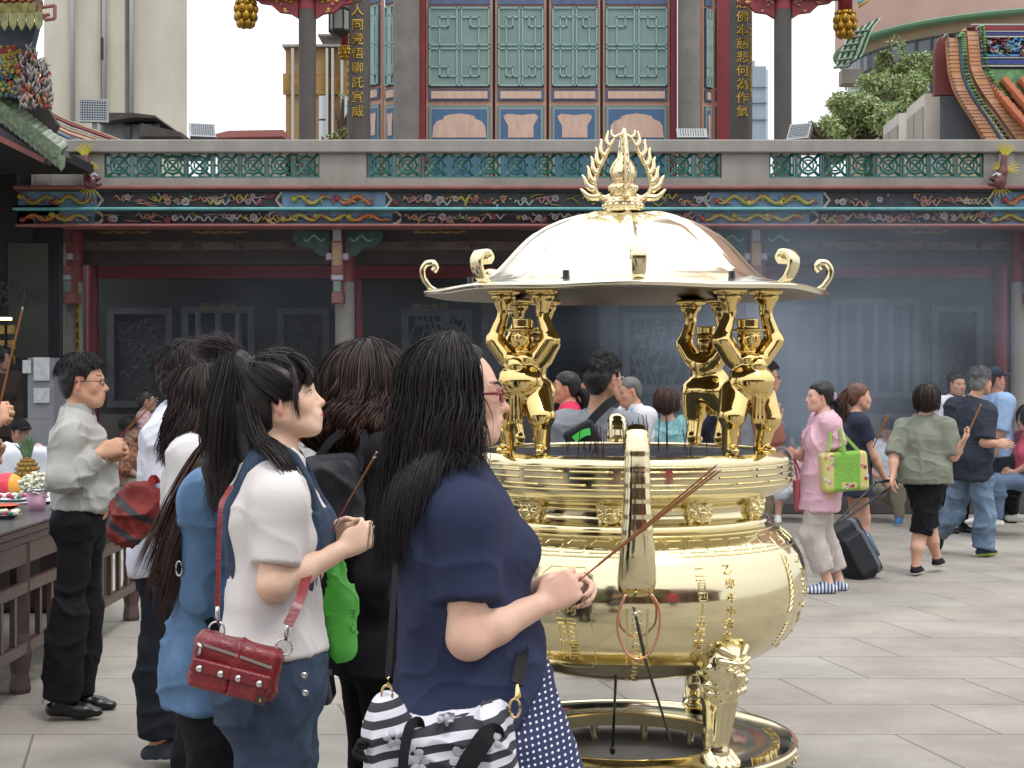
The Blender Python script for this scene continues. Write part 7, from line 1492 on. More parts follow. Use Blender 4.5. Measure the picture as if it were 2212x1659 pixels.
def bob(h, root, col, ln=(.16, .22), seed=1, col2=None, n=170, lo=-.11, spread=.05, curl=.5, phi=(.45, 3.14)):
    hair_cap(h, .014, ((-.2, .0, .03, .05, .07, .2), (lo, lo, -.03, .03, .055, .075)), vox=.009, amp=.004, fr=20, parent=root, col=col)
    G = fall_guides(h, n, phi, (.02, .6), (1.35, 1.7), ln, shell=(.010, .024), steps=12, seed=seed, spread=spread, curlin=curl); make_strands(G, 8, .008, .003, col, col2, 5, root, 'hair_strands', tip=.8)
def tail(h, root, col, back=.13, seed=1, ln=.28, up=.03):
    hair_cap(h, .010, ((-.2, -.055, -.04, -.02, .02, .04, .06, .2), (-.10, -.08, -.05, .0, .01, .04, .055, .07)), vox=.009, amp=.003, parent=root, col=col)
    t = hp(h, 0, -back+.02, up); make_strands(locks([[t+h['f']*.03, t, t-h['f']*.05-V3(0, 0, .07), t-h['f']*.05-V3(0, 0, ln*.6), t-h['f']*.03-V3(0, 0, ln)]], 30, (.012, .012, .008), 1.8, seed, steps=12), 9, .008, .003, col, None, 3, root, 'ponytail', tip=.8)
def sit(D, head, yaw, sex='f', H=1.6, floor=0., knee=.42, hyaw=None, pitch=0, jp=None, lean=0, spread=.09, seatz=None, foot=.38):
    J = skel(D, head, yaw, H=H, sex=sex, seated=True, jp=None, floor=floor, hyaw=hyaw, pitch=pitch, lean=lean); s = J['s']; f, l = J['f'], J['l']
    for n, q in (('L', 1), ('R', -1)):
        k = J['hip'+n]+f*knee*s+l*q*spread*.6+V3(0, 0, .01); J['kn'+n] = k; J['an'+n] = V3(*(k+f*(.02)+l*q*.02)[:2], max(floor+.075*s, k[2]-foot*s)); J['el'+n] = J['sh'+n]+V3(0, 0, -.25*s)+f*.07*s+l*q*.05; J['wr'+n] = (J['hip'+n]+k)/2+V3(0, 0, .10*s)-l*q*.02
    J['seated'] = True
    for a, v in (jp or {}).items(): J[a] = P(v[0], v[1], D+v[2])
    return J
def crowd():
    # --- people behind the burner
    J = skel(11.3, (1221, 836), 178, jp=dict(elL=(1208, 965, -.2))); r = person('woman in raspberry tee with low ponytail looking left behind the burner', J, skin='#b88468', vox=.011, top=dict(mat=RSP, sleeve=.7), bot=dict(mat=BK)); tail(J['h'], r, BLK, seed=2, ln=.2, up=-.02)
    v, f = text_mesh('▲', .05, .002); MB().add(np.stack([-v[:, 0], v[:, 2]*0-.002, v[:, 1]], 1)+J['shL']+V3(0, -.09, -.05), f).build('shoulder_print', WHT, r)
    J = skel(8.1, (1306, 818), 62, sex='m', nb=(1290, 903, 0), build=1.02, hyaw=40, jp=dict(elL=(1225, 985, .1), elR=(1352, 1010, -.1))); r = person('dark-haired man in grey shirt with a black sling bag, seen from behind', J, skin='#b58a70', vox=.009, top=dict(mat=GRY, sleeve=.8, collar=True, fold=.01), bot=dict(mat=BK)); short_hair(J['h'], r, (.015, .015, .017), 7, n=420, ln=(.02, .04), e=.013); glasses(r, J['h'], M_sil, r=.0018)
    bg_ = empty('sling_bag', P(1262, 940, 7.85), 'black sling bag with a neon green tab on the back of the grey-shirted man', 'bag'); S = Sdf(); S.rbox(P(1258, 945, 7.86), (.085, .03, .07), .025, roty(.5)); v, q = S.mesh(.006); qmesh('bag_body', v, q, fab('black_nylon'), bg_)
    band([P(1262, 930, 7.84), P(1285, 900, 7.88), P(1312, 873, 7.95), P(1330, 862, 8.05)], .045, .008, fab('black_webbing', '#1b1b1e'), 'strap', bg_); band([P(1240, 950, 7.81), P(1258, 935, 7.81), P(1275, 932, 7.82)], .035, .006, mat('neon_green', '#46c452', .5), 'green_tab', bg_, n=8)
    J = skel(13, (1272, 841), 185, sex='m'); r = person('person in glasses half hidden between the raspberry tee and the grey shirt', J, skin='#a5755c', vox=.012, top=dict(mat=BK), bot=dict(mat=BK)); short_hair(J['h'], r, BLK, n=100); glasses(r, J['h'], M_blackp, r=.003)
    J = skel(11.6, (1358, 846), 200, sex='m', build=1.02, nb=(1374, 886, 0), pitch=-12, jp=dict(elL=(1368, 975, -.22), wrL=(1362, 1040, -.2))); r = person('elderly man with shaved grey head and white polo shirt behind the burner', J, skin='#b58a74', vox=.010, top=dict(mat=WHT, sleeve=.8, collar=True), bot=dict(mat=BK)); hair_cap(J['h'], .004, HL_SHORT, vox=.008, amp=.001, parent=r, col=(.10, .10, .10)); band([P(1366, 882, 11.5), P(1355, 905, 11.45), P(1352, 940, 11.4)], .012, .004, mat('blue_lanyard', '#2f7fc0', .6), 'lanyard', r)
    J = skel(12.6, (1440, 872), 80, nb=(1443, 912, 0), H=1.52); r = person('brown-haired woman in teal dotted off-shoulder top seen from behind', J, skin='#c29a84', vox=.011, top=dict(mat=mat('teal_dots', '#4f8489', .85, col2='#86b0b2', vs=60), sleeve=.85, neck=.10, e=.03, fold=.012), bot=dict(mat=KH)); bob(J['h'], r, (.045, .03, .025), seed=3, col2=BR2)
    J = skel(13.2, (1543, 842), 170, jp=dict(elL=(1500, 935, -.1), wrL=(1488, 885, -.15), elR=(1520, 950, .1))); r = person('person in dark sleeves raising a hand behind the rear guardian figure', J, skin='#b88c76', vox=.012, top=dict(mat=NAVY, sleeve=1.9), bot=dict(mat=BK)); bob(J['h'], r, BLK, seed=4, n=80)
    J = skel(11.4, (1654, 815), -6, sex='m', nb=(1640, 862, 0), H=1.68, jp=dict(elR=(1668, 965, -.15), wrR=(1672, 915, -.25))); r = person('man in glasses with blue lanyard standing behind the right guardian figure', J, skin='#b3836c', vox=.010, top=dict(mat=GRY, sleeve=.9), bot=dict(mat=KH), shoes=SHW, jaw=1.1); short_hair(J['h'], r, (.015, .013, .012), 9, n=300, e=.016); glasses(r, J['h'], M_blackp, r=.0025)
    band([P(1650, 858, 11.28), P(1662, 885, 11.18), P(1664, 915, 11.16)], .02, .005, mat('blue_lanyard'), 'lanyard', r); bg_ = empty('satchel', P(1664, 935, 11.1), 'brick-red satchel hanging on the man with the blue lanyard', 'bag'); S = Sdf(); S.rbox(P(1660, 930, 11.12), (.11, .05, .12), .04, roty(.2)); v, q = S.mesh(.01); qmesh('bag_body', v, q, fab('brick_red_bag', '#8d5a50'), bg_)
    ph = empty('paper_slip', P(1680, 905, 11.1), 'small white slip in the hand of the man with the blue lanyard', 'paper'); MB().box(P(1680, 905, 11.1), (.05, .005, .09), roty(-.4)).build('slip', WHT, ph)
    # --- walkers on the right
    J = skel(11.2, (1770, 856), 184, H=1.60, nb=(1783, 902, 0), hs=.97, lean=-3, jp=dict(elL=(1815, 1000, -.16), wrL=(1797, 1048, -.18), elR=(1733, 985, .12), wrR=(1713, 978, .02), knL=(1752, 1155, -.06), anL=(1789, 1260, -.05), knR=(1778, 1160, .08), anR=(1812, 1256, .10)))
    pink = person('woman in pink blouse and beige capris walking left with a lime green tote', J, skin='#cfa691', vox=.0085, lips='#b0605a', blush=.3, top=dict(mat=PNK, sleeve=.55, hem=1101, e=.018, flare=.19, fold=.010, se=.018, vox=.008, name='blouse'), bot=dict(mat=BEI, len=.86, e=.020, e2=.026), shoes=dict(mat=M_blackp, e=.008), hands={'L': dict(d=(-.1, -.1, -1), curl=(.2, .25, .2))})
    for o in pink.children:
        if o.name.startswith('shoe'):
            m = mat('striped_canvas', '#c4c8d2', .8)
            if not m.get('k'):
                m['k'] = 1; t = m.node_tree; w = t.nodes.new('ShaderNodeTexWave'); w.inputs['Scale'].default_value = 12; w.bands_direction = 'X'; tc = t.nodes.new('ShaderNodeTexCoord'); r_ = t.nodes.new('ShaderNodeValToRGB'); r_.color_ramp.elements[0].position = .4; r_.color_ramp.elements[1].position = .5; r_.color_ramp.elements[0].color = (*lin('#33507c'), 1); r_.color_ramp.elements[1].color = (*lin('#cfd2d8'), 1); t.links.new(tc.outputs['Object'], w.inputs[0]); t.links.new(w.outputs[0], r_.inputs[0]); t.links.new(r_.outputs[0], t.nodes['Principled BSDF'].inputs[0])
            o.data.materials[0] = m
    tail(J['h'], pink, BLK, seed=7, ln=.14, up=-.02, back=.115); MB().ball(hp(J['h'], .02, -.10, -.0), (.03, .03, .04), 8).build('scrunchie', mat('pink_scrunchie', '#b08aa0', .8, var=.5, vs=40), pink, smooth=True)
    MB().tube([J['wrL']+.036*V3(cos(a), sin(a), .15*cos(a)) for a in np.linspace(0, 6.28, 14, endpoint=False)], .006, 6, closed=True).build('bracelet', mat('jade', '#9fc4b0', .3), pink, smooth=True)
    tg = empty('tote_bag', P(1820, 1015, 10.9), 'lime green quilted tote bag with flower print on the arm of the woman in pink', 'tote bag'); S = Sdf(); S.rbox(P(1822, 1018, 10.98), (.165, .07, .14), .03, roty(.07)); v, q = S.mesh(.008); c = v-P(1822, 1018, 10.98); sidep = (c[:, 0] < -.08) | (c[:, 0] > .10) | ((c[:, 2] < -.07) & (abs(c[:, 0]-.03) < .055) & (c[:, 2] > -.12)); qmesh('bag_body', v, q, [fab('lime_quilt', '#7aa84a', bump=.6, bs=60), mat('flower_patchwork', '#a8b84a', .8, col2='#cfae8e', vs=34)], tg, mi=sidep[q].all(1).astype(int))
    rs = np.random.RandomState(4)
    for k in range(26):
        x = rs.choice([rs.uniform(-.155, -.09), rs.uniform(.11, .155), rs.uniform(-.01, .07)]); z_ = rs.uniform(-.12, .12) if abs(x-.03) > .05 else rs.uniform(-.11, -.08)
        if abs(x-.03) < .045 and z_ > -.07: continue
        B = MB(); c_ = P(1822, 1018, 10.98)+roty(.07)@V3(x, -.072, z_); [B.ball(c_+.008*V3(cos(a), 0, sin(a)), (.006, .003, .006), 5) for a in np.arange(5)*1.257]; B.build('flower_print', [rm['red'], WHT, mat('print_pink', '#c77f86', .8)][k % 3], tg) if k < 20 else None
    for dx in (-.06, .06): band([P(1822, 975, 10.9)+V3(dx-.05, 0, 0), P(1806, 940, 10.95)+V3(dx*.6, 0, 0), P(1800, 905, 11.02)+V3(dx*.3, 0, .02), P(1812, 940, 11.05)+V3(dx*.6, 0, 0), P(1822, 975, 10.95)+V3(dx+.05, 0, 0)], .022, .006, fab('lime_strap', '#789c48'), 'strap', tg)
    pb = empty('shopping_bag', P(1728, 1068, 11.4), 'pink and yellow striped plastic bag carried beside the woman in pink', 'shopping bag'); S = Sdf(); S.rbox(P(1729, 1068, 11.4), (.045, .06, .11), .02, roty(.05)); v, q = S.mesh(.009); v = folds(v, q, .01, seed=4); k = ((v[:, 0]-P(1729, 0, 11.4)[0])*30+.5).astype(int) % 2; qmesh('bag_body', v, q, [mat('pink_stripe', '#c9646c', .5), mat('yellow_stripe', '#cfae7a', .5)], pb, mi=k[q[:, 0]]); band([P(1722, 1035, 11.4), P(1714, 985, 11.3), P(1735, 1035, 11.4)], .012, .003, mat('pink_stripe'), 'strap', pb)
    J = skel(12.9, (1857, 857), 6, nb=(1845, 900, 0), H=1.55, hs=1.02, jp=dict(elR=(1886, 985, -.1), wrR=(1912, 1034, -.05), anR=(1872, 1212, 0), knR=(1866, 1120, 0), anL=(1838, 1185, .1), knL=(1850, 1110, .1))); r = person('young woman with auburn ponytail and short navy dress behind the suitcase', J, skin='#c79c86', vox=.010, top=dict(mat=NAVY, sleeve=.5, hem=1070, flare=.2, e=.015), bot=dict(mat=NAVY, type='shorts', len=.25), shoes=SHW); tail(J['h'], r, (.11, .05, .032), seed=5, ln=.30, up=.05)
    sticks('incense sticks held by the young woman in the navy dress', P(1888, 962, 12.75), P(1918, 898, 12.7), 3, .012, r=.004, red=.05, seed=9)
    J = skel(12.2, (2003, 866), 62, nb=(1998, 905, 0), H=1.55, build=1.12, jp=dict(shL=(1952, 925, .08), shR=(2042, 922, -.08), elL=(1932, 985, 0), wrL=(1928, 1030, -.08), elR=(2060, 985, -.12), wrR=(2080, 955, -.2), knR=(1985, 1165, -.05), anR=(1978, 1222, -.08), knL=(2010, 1150, .08), anL=(2024, 1205, .12)))
    r = person('woman with dark bob in sage top and black shorts pulling the suitcase, seen from behind', J, skin='#c79c86', vox=.009, top=dict(mat=SAGE, sleeve=.95, hem=1042, e=.018, flare=.19, fold=.010), bot=dict(mat=BK, type='shorts', len=.46, e=.03), shoes=SHB); bob(J['h'], r, (.03, .02, .018), seed=6, n=220)
    sticks('incense stick raised by the woman in the sage top', P(2085, 948, 12.0), P(2119, 873, 11.95), 1, .003, r=.006, red=.05, seed=2)
    lg = empty('suitcase', P(1835, 1235, 12.0), 'black and grey trolley suitcase with a blue water bottle in its side pocket', 'suitcase'); R = roty(-.48)@rotz(.35); c0 = P(1842, 1190, 12.0); Ri = R.T
    S = Sdf(); S.rbox(c0, (.135, .10, .235), .04, Ri); S.rbox(c0+R@V3(-.0, -.10, -.03), (.105, .03, .16), .02, Ri, .006); v, q = S.mesh(.009); c = (v-c0)@R; qmesh('case_body', v, q, [fab('black_nylon'), fab('grey_nylon', '#62666c')], lg, mi=((c[:, 0] > .06) & (c[:, 0] < .10) & (c[:, 1] < .0))[q].all(1).astype(int))
    for dx in (-.05, .06): MB().tube([c0+R@V3(dx, .05, .23), P(1914+dx*420, 1042, 12.25)], .009, 6).build('pull_rod', M_blackp, lg)
    MB().tube([P(1910-21, 1040, 12.25), P(1914+25, 1038, 12.25)], .014, 6).build('grip', M_blackp, lg)
    for dx in (-.1, .1): MB().ball(c0+R@V3(dx, .05, -.245), (.025, .03, .03), 10).build('wheel', M_blackp, lg, smooth=True)
    bo = c0+R@V3(.155, -.02, -.03); MB().tube([bo+R@V3(0, 0, -.10), bo+R@V3(0, 0, .07), bo+R@V3(0, 0, .10)], [.032, .032, .014], 12).build('water_bottle', mat('blue_tinted_bottle', '#3f6a88', .1, coat=.5), lg, smooth=True); MB().tube([bo+R@V3(0, 0, .10), bo+R@V3(0, 0, .125)], .017, 10).build('bottle_cap', mat('blue_cap', '#2f74c4', .4), lg)
    J = skel(13.4, (2120, 824), 34, sex='m', nb=(2100, 868, 0), H=1.62, build=1.05, jp=dict(shR=(2132, 892, -.1), elR=(2128, 955, -.18), wrR=(2152, 958, -.25), elL=(2060, 960, .1), knR=(2128, 1115, -.05), anR=(2122, 1182, -.05), knL=(2062, 1108, .12), anL=(2026, 1150, .2), toeL=(2018, 1182, .2)))
    r = person('grey-haired man in dark tee and light jeans striding to the right', J, skin='#c2967e', vox=.009, top=dict(mat=DKBL, sleeve=.9, hem=1036, e=.02, fold=.010), bot=dict(mat=JEAN, e=.024, e2=.03, fold=.012), shoes=SHN); short_hair(J['h'], r, GRH, 11, n=300, e=.014, col2=(.05, .05, .05))
    J = skel(15.2, (2149, 820), 8, sex='m', nb=(2155, 858, 0), H=1.66, jp=dict(elR=(2160, 935, -.2), wrR=(2150, 965, -.2), knR=(2192, 1040, 0), anR=(2186, 1110, 0), knL=(2150, 1050, .2), anL=(2120, 1115, .2))); r = person('man in navy cap and pale blue shirt stepping by the platform', J, skin='#a87c66', vox=.010, top=dict(mat=BLUS, sleeve=.9, e=.022, hem=985), bot=dict(mat=BK, e=.024), shoes=SHW); short_hair(J['h'], r, BLK, n=80)
    S = Sdf(); h = J['h']; S.ell(hp(h, 0, -.018, .05), np.array((.088, .108, .085))*h['s'], h['R'], 0); S.plane(hp(h, 0, 0, .045), -h['u']); S.ell(hp(h, 0, .11, .05), np.array((.06, .06, .012))*h['s'], h['R'], .01); v, q = S.mesh(.008); qmesh('cap', v, q, NAVY, r)
    J = skel(15.4, (2068, 830), -75, sex='m'); r = person('man in striped collar facing the camera behind the sage top', J, skin='#b58a74', vox=.010, top=dict(mat=WHT, collar=True, cmat=NAVY), bot=dict(mat=BK), shoes=SHL); short_hair(J['h'], r, (.03, .03, .03), 3, n=120)
    # --- seated along the platform
    J = sit(16.7, (1711, 946), -100, H=1.45, pitch=-25); r = person('seated girl with dark hair, pink print top and white skirt at the platform edge', J, skin='#b88c76', vox=.012, top=dict(mat=FLO), bot=dict(mat=WHT, len=.5, e=.05), shoes=SHW); bob(J['h'], r, BLK, n=100, seed=2)
    J = sit(16.6, (1919, 928), -110, sex='m', H=1.55, pitch=-40, hyaw=-90, jp=dict(anR=(1940, 1090, -.1))); r = person('seated person in white bending forward between the navy dress and the sage top', J, skin='#a87c66', vox=.012, top=dict(mat=WHT, sleeve=.6), bot=dict(mat=KH), shoes=dict(mat=fab('blue_mesh', '#3f6a94'), sole=M_sole)); short_hair(J['h'], r, BLK, n=100)
    J = sit(16.7, (2086, 930), -60, sex='m', H=1.55, jp={}); r = person('seated person in black trousers hidden behind the man in the dark tee', J, skin='#a87c66', vox=.013, top=dict(mat=SAGE), bot=dict(mat=BK), shoes=SHL); short_hair(J['h'], r, BLK, n=60)
    J = sit(15.0, (2218, 905), 190, H=1.55); r = person('seated person in coral shirt and jeans cut by the right edge', J, skin='#b88c76', vox=.012, top=dict(mat=fab('coral_shirt', '#c04f62')), bot=dict(mat=fab('mid_jeans', '#55677e')), shoes=SHW); bob(J['h'], r, BLK, n=80)
    J = sit(16.6, (284, 925), -20, H=1.55, jp={}); r = person('seated woman in brown floral blouse and glasses left of the white polo', J, skin='#a08272', vox=.011, top=dict(mat=FLB, sleeve=1.2), bot=dict(mat=KH), shoes=SHL); bob(J['h'], r, BLK, ln=(.12, .17), n=100, lo=-.06); glasses(r, J['h'], M_blackp, r=.003)
    J = sit(12.8, (44, 936), -50, H=1.5, jp={}); r = person('seated woman in black cap and pink floral top behind the offerings', J, skin='#86675a', vox=.010, top=dict(mat=FLO, sleeve=.9, e=.022), bot=dict(mat=FLB), shoes=SHL)
    S = Sdf(); h = J['h']; S.ell(hp(h, 0, -.018, .05), np.array((.090, .11, .085))*h['s'], h['R'], 0); S.plane(hp(h, 0, 0, .04), -h['u']); S.ell(hp(h, 0, .11, .045), np.array((.065, .06, .012))*h['s'], h['R'], .01); v, q = S.mesh(.008); qmesh('cap', v, q, BK, r); short_hair(h, r, BLK, n=50)
    J = sit(16.8, (318, 866), 10, sex='m', H=1.6, jp={}); r = person('person in red checked shirt behind the back of the white polo', J, skin='#8f7468', vox=.013, top=dict(mat=PLD), bot=dict(mat=BK), shoes=SHL); short_hair(J['h'], r, BLK, n=60)
    J = sit(14.0, (655, 930), -60, sex='m', H=1.6, pitch=-35, lean=10); r = person('bent seated man in pale grey polo seen between the ponytailed woman and the black bag', J, skin='#a87468', vox=.011, top=dict(mat=fab('pale_grey_polo', '#a9abaa'), collar=True, sleeve=.8), bot=dict(mat=KH), shoes=SHL); short_hair(J['h'], r, BLK, n=60)
    J = skel(16.0, (6, 775), -40, H=1.62, floor=.1); r = person('woman in patterned dark top standing in the dark hall at the far left', J, skin='#7c6458', vox=.012, top=dict(mat=fab('dim_print', '#2b211e'), sleeve=1.8), bot=dict(mat=BK)); bob(J['h'], r, BLK, n=70)
crowd()
def mirrored():
    J = skel(3.0, (1106, 803), -60, sex='m', H=1.66); 
    off = V3(2.3, -1.2, 0)
    for k, v in list(J.items()):
        if isinstance(v, np.ndarray) and v.shape == (3,) and k not in ('f', 'l', 'ls', 'up', 'ft'): J[k] = v+off
    J['h']['c'] = J['h']['c']+off
    r = person('person in coral red shirt standing right of the viewpoint, mirrored in the burner bowl', J, skin='#b58a74', vox=.014, top=dict(mat=fab('coral_shirt'), sleeve=.9), bot=dict(mat=fab('mid_jeans'))); short_hair(J['h'], r, BLK, n=60)
mirrored()
# ------------------------------------------------------------------ bags of the women in front
def red_bag():
    D = 3.66; TL, TR, BR, BL = [P(*p, D) for p in ((424, 1357), (610, 1396), (601, 1532), (405, 1474))]; c = (TL+TR+BR+BL)/4; U = nrm((TR-TL)+(BR-BL)); W = nrm((TL-BL)+(TR-BR)); W = nrm(W-U*np.dot(U, W)); N_ = np.cross(U, W); N_ = N_ if N_[1] < 0 else -N_
    w, h_ = np.linalg.norm(TR-TL)/2*1.02, np.linalg.norm(TL-BL)/2; R = np.array([U, N_, W]); q_ = lambda a, b_, d=0: c+U*a*w+W*b_*h_+N_*d
    bag = empty('crossbody_bag', c, 'dark red leather crossbody bag with silver studs on the hip of the ponytailed woman', 'handbag'); red = mat('red_leather', '#74171f', .38, var=.2, vs=14, bump=.35, bs=120, coat=.15)
    S = Sdf(); S.rbox(c, (w, .034, h_), .022, R); v, q = S.mesh(.004); v = folds(v, q, .0035, (18, 18, 18), 3); qmesh('bag_body', v, q, red, bag)
    for k in (-1, 1):
        S = Sdf(); S.rbox(q_(k*.44-.02, -.42, .034), (w*.44, .016, h_*.50), .010, R); v, q = S.mesh(.0035); v = folds(v, q, .002, (18, 18, 18), 5+k); pk_ = qmesh('pocket', v, q, red, bag)
        S = Sdf(); S.rbox(q_(k*.44-.02, -.12, .050), (w*.455, .006, h_*.25), .004, R); v, q = S.mesh(.003); fp = qmesh('flap', v, q, red, pk_)
        for j in (-1, 1): MB().ball(q_(k*.44-.02+j*.24, -.20, .058), (.0085, .005, .0085), 12).build('stud', M_sil, pk_, smooth=True)
    for a, b_, zz_ in (((-.92, .62), (.80, .40), .036), ((-.90, .97), (.92, .86), .018)):
        B = MB()
        for t in np.linspace(0, 1, 64): B.box(q_(a[0]+(b_[0]-a[0])*t, a[1]+(b_[1]-a[1])*t+.02*sin(3*t), zz_), (.0018, .004, .0065), R.T)
        B.build('zip', M_sil, bag)
    MB().tube([q_(-.88, .62, .042), q_(-.80, .55, .046), q_(-.80, .22, .046)], [.005, .0035, .006], 8).build('zip_pull', M_sil, bag, smooth=True)
    MB().box(q_(.76, -.78, .052), (.022, .002, .022), R.T).build('leather_badge', mat('dark_badge', '#3a2522', .5), bag)
    B = MB(); [B.ball(q_(.76+.012*x, -.78+.03*y, .054), (.0022, .0012, .0022), 6) for x, y in ((-.5, 1.5), (.5, 1.8), (-.2, .5), (.6, .2), (-.6, -.8), (.4, -1.2))]; B.build('badge_mark', M_gold2, bag)
    for (a, z_), top, nm in (((-.62, 1.12), [P(470, 1310, D-.01), P(472, 1200, D), P(476, 1090, D+.02), P(500, 1050, D+.10)], 0), ((.93, 1.12), [P(622, 1350, D-.02), P(648, 1296, D+.02), P(665, 1240, D+.14), P(672, 1170, D+.18)], 1)):
        rc = q_(a, z_, 0); MB().tube([rc+.019*(U*cos(t)+W*sin(t)) for t in np.linspace(0, 6.283, 18, endpoint=False)], .0026, 8, closed=True).build('ring', M_sil, bag, smooth=True)
        MB().tube([rc+W*.018, rc+(top[0]-rc)*.6, top[0]], [.004, .006, .005], 8).build('clasp', M_sil, bag, smooth=True)
        band(top, .011 if nm == 0 else .024, .004, red, 'strap', bag, ref=(0, 1, 0))
red_bag()
def stripe_tote():
    D = 3.13; bag = empty('striped_tote', P(950, 1640, D), 'black and white striped tote with grey orchid print on the hip of the long-haired woman', 'tote bag')
    x0, x1 = P(790, 0, D)[0], P(1112, 0, D)[0]; zt_ = P(0, 1545, D)[2]; cx_ = (x0+x1)/2; cz = zt_-.17
    S = Sdf(); S.rbox((cx_, D+.02, cz), ((x1-x0)/2, .065, .17), .04, roty(.10)); S.ell((x0+.05, D, zt_-.02), (.045, .05, .055), None, .03); v, q = S.mesh(.0045); v = folds(v, q, .012, (9, 9, 6), 44); v[:, 2] -= .018*np.cos((v[:, 0]-cx_)*16)*np.clip((v[:, 2]-cz)/.15, 0, 1)
    m = mat('stripe_canvas', '#c9c9d0', .8); t = m.node_tree; N = t.nodes.new; tc = N('ShaderNodeTexCoord'); mp = N('ShaderNodeMapping'); mp.inputs['Rotation'].default_value = (0, .16, 0); w = N('ShaderNodeTexWave'); w.bands_direction = 'Z'; w.inputs['Scale'].default_value = 9.6; w.inputs['Distortion'].default_value = 1.2; w.inputs['Detail'].default_value = 1; w.inputs['Detail Scale'].default_value = .5
    r = N('ShaderNodeValToRGB'); r.color_ramp.elements[0].position = .49; r.color_ramp.elements[1].position = .53; r.color_ramp.elements[0].color = (*lin('#2a2c33'), 1); r.color_ramp.elements[1].color = (*lin('#c6c6ce'), 1); L = t.links.new; L(tc.outputs['Object'], mp.inputs[0]); L(mp.outputs[0], w.inputs[0]); L(w.outputs[0], r.inputs[0]); L(r.outputs[0], t.nodes['Principled BSDF'].inputs[0])
    o = qmesh('bag_body', v, q, m, bag)
    pet = mat('orchid_grey', '#b0b0b8', .8); from mathutils.bvhtree import BVHTree
    bv = BVHTree.FromPolygons([Vector(a) for a in v], q.tolist())
    for px, py, sc in ((1000, 1640, 1), (890, 1632, .8), (905, 1650, .8), (960, 1530+30, .6), (850, 1595, .7), (1065, 1600, .7)):
        B = MB(); c = P(px, py, D-.05)
        for k in range(5): a = k*1.257+px; B.ball(c+V3(cos(a), 0, sin(a))*.017*sc, (.013*sc, .0018, .009*sc), 8, R=roty(-a))
        V = B.v[:]; B.v = []
        for vv in V:
            out = []
            for p in vv:
                hit = bv.ray_cast(Vector((p[0], D-.5, p[2])), Vector((0, 1, 0))); y = hit[0].y if hit[0] else p[1]; out.append((p[0], y-.0015+(p[1]-(D-.05))*.5, p[2]))
            B.v.append(np.array(out))
        B.build('orchid_print', pet, o, smooth=True)
    blk = fab('black_webbing', '#1b1b1e')
    band([P(868, 1700, D-.07), P(872, 1630, D-.075), P(884, 1568, D-.06), P(905, 1555, D-.03), P(912, 1600, D-.0)], .020, .004, blk, 'handle', bag); band([P(980, 1720, D-.075), P(1010, 1650, D-.085), P(1050, 1590, D-.08), P(1068, 1580, D-.05), P(1070, 1610, D)], .040, .004, blk, 'handle', bag)
    for top, c, n_ in (([P(838, 1462, D-.02), P(846, 1350, D+.03), P(854, 1230, D+.14), P(868, 1090, D+.40)], (836, 1500), 0), ([P(1117, 1478, D-.01), P(1130, 1410, D+.16), P(1122, 1340, D+.24), P(1100, 1240, D+.28)], (1112, 1530), 1)):
        cc = P(*c, D-.02); MB().tube([cc+V3(.011*cos(a), 0, .019*sin(a)) for a in np.linspace(0, 6.28, 16, endpoint=False)], .0026, 8, closed=True).build('ring', M_gold2, bag, smooth=True)
        MB().tube([cc+V3(0, 0, .018), (cc+top[0])/2+V3(.004, 0, 0), top[0]], [.004, .007, .004], 8).build('clasp', M_gold2, bag, smooth=True); band([top[0]]+top[1:], .012 if n_ == 0 else .026, .004, blk, 'strap', bag)
    B = MB(); r_ = np.random.RandomState(2)
    for k in range(3): B.tube(seg([P(790, 1608, D-.05), P(775-8*k, 1600+14*k, D-.07), P(782+6*k, 1622+10*k, D-.06)], 10), [.008]*8+[.005, .002], 6)
    kn = B.build('ribbon', fab('dotted_ribbon', '#1c1c20'), bag, smooth=True)
stripe_tote()
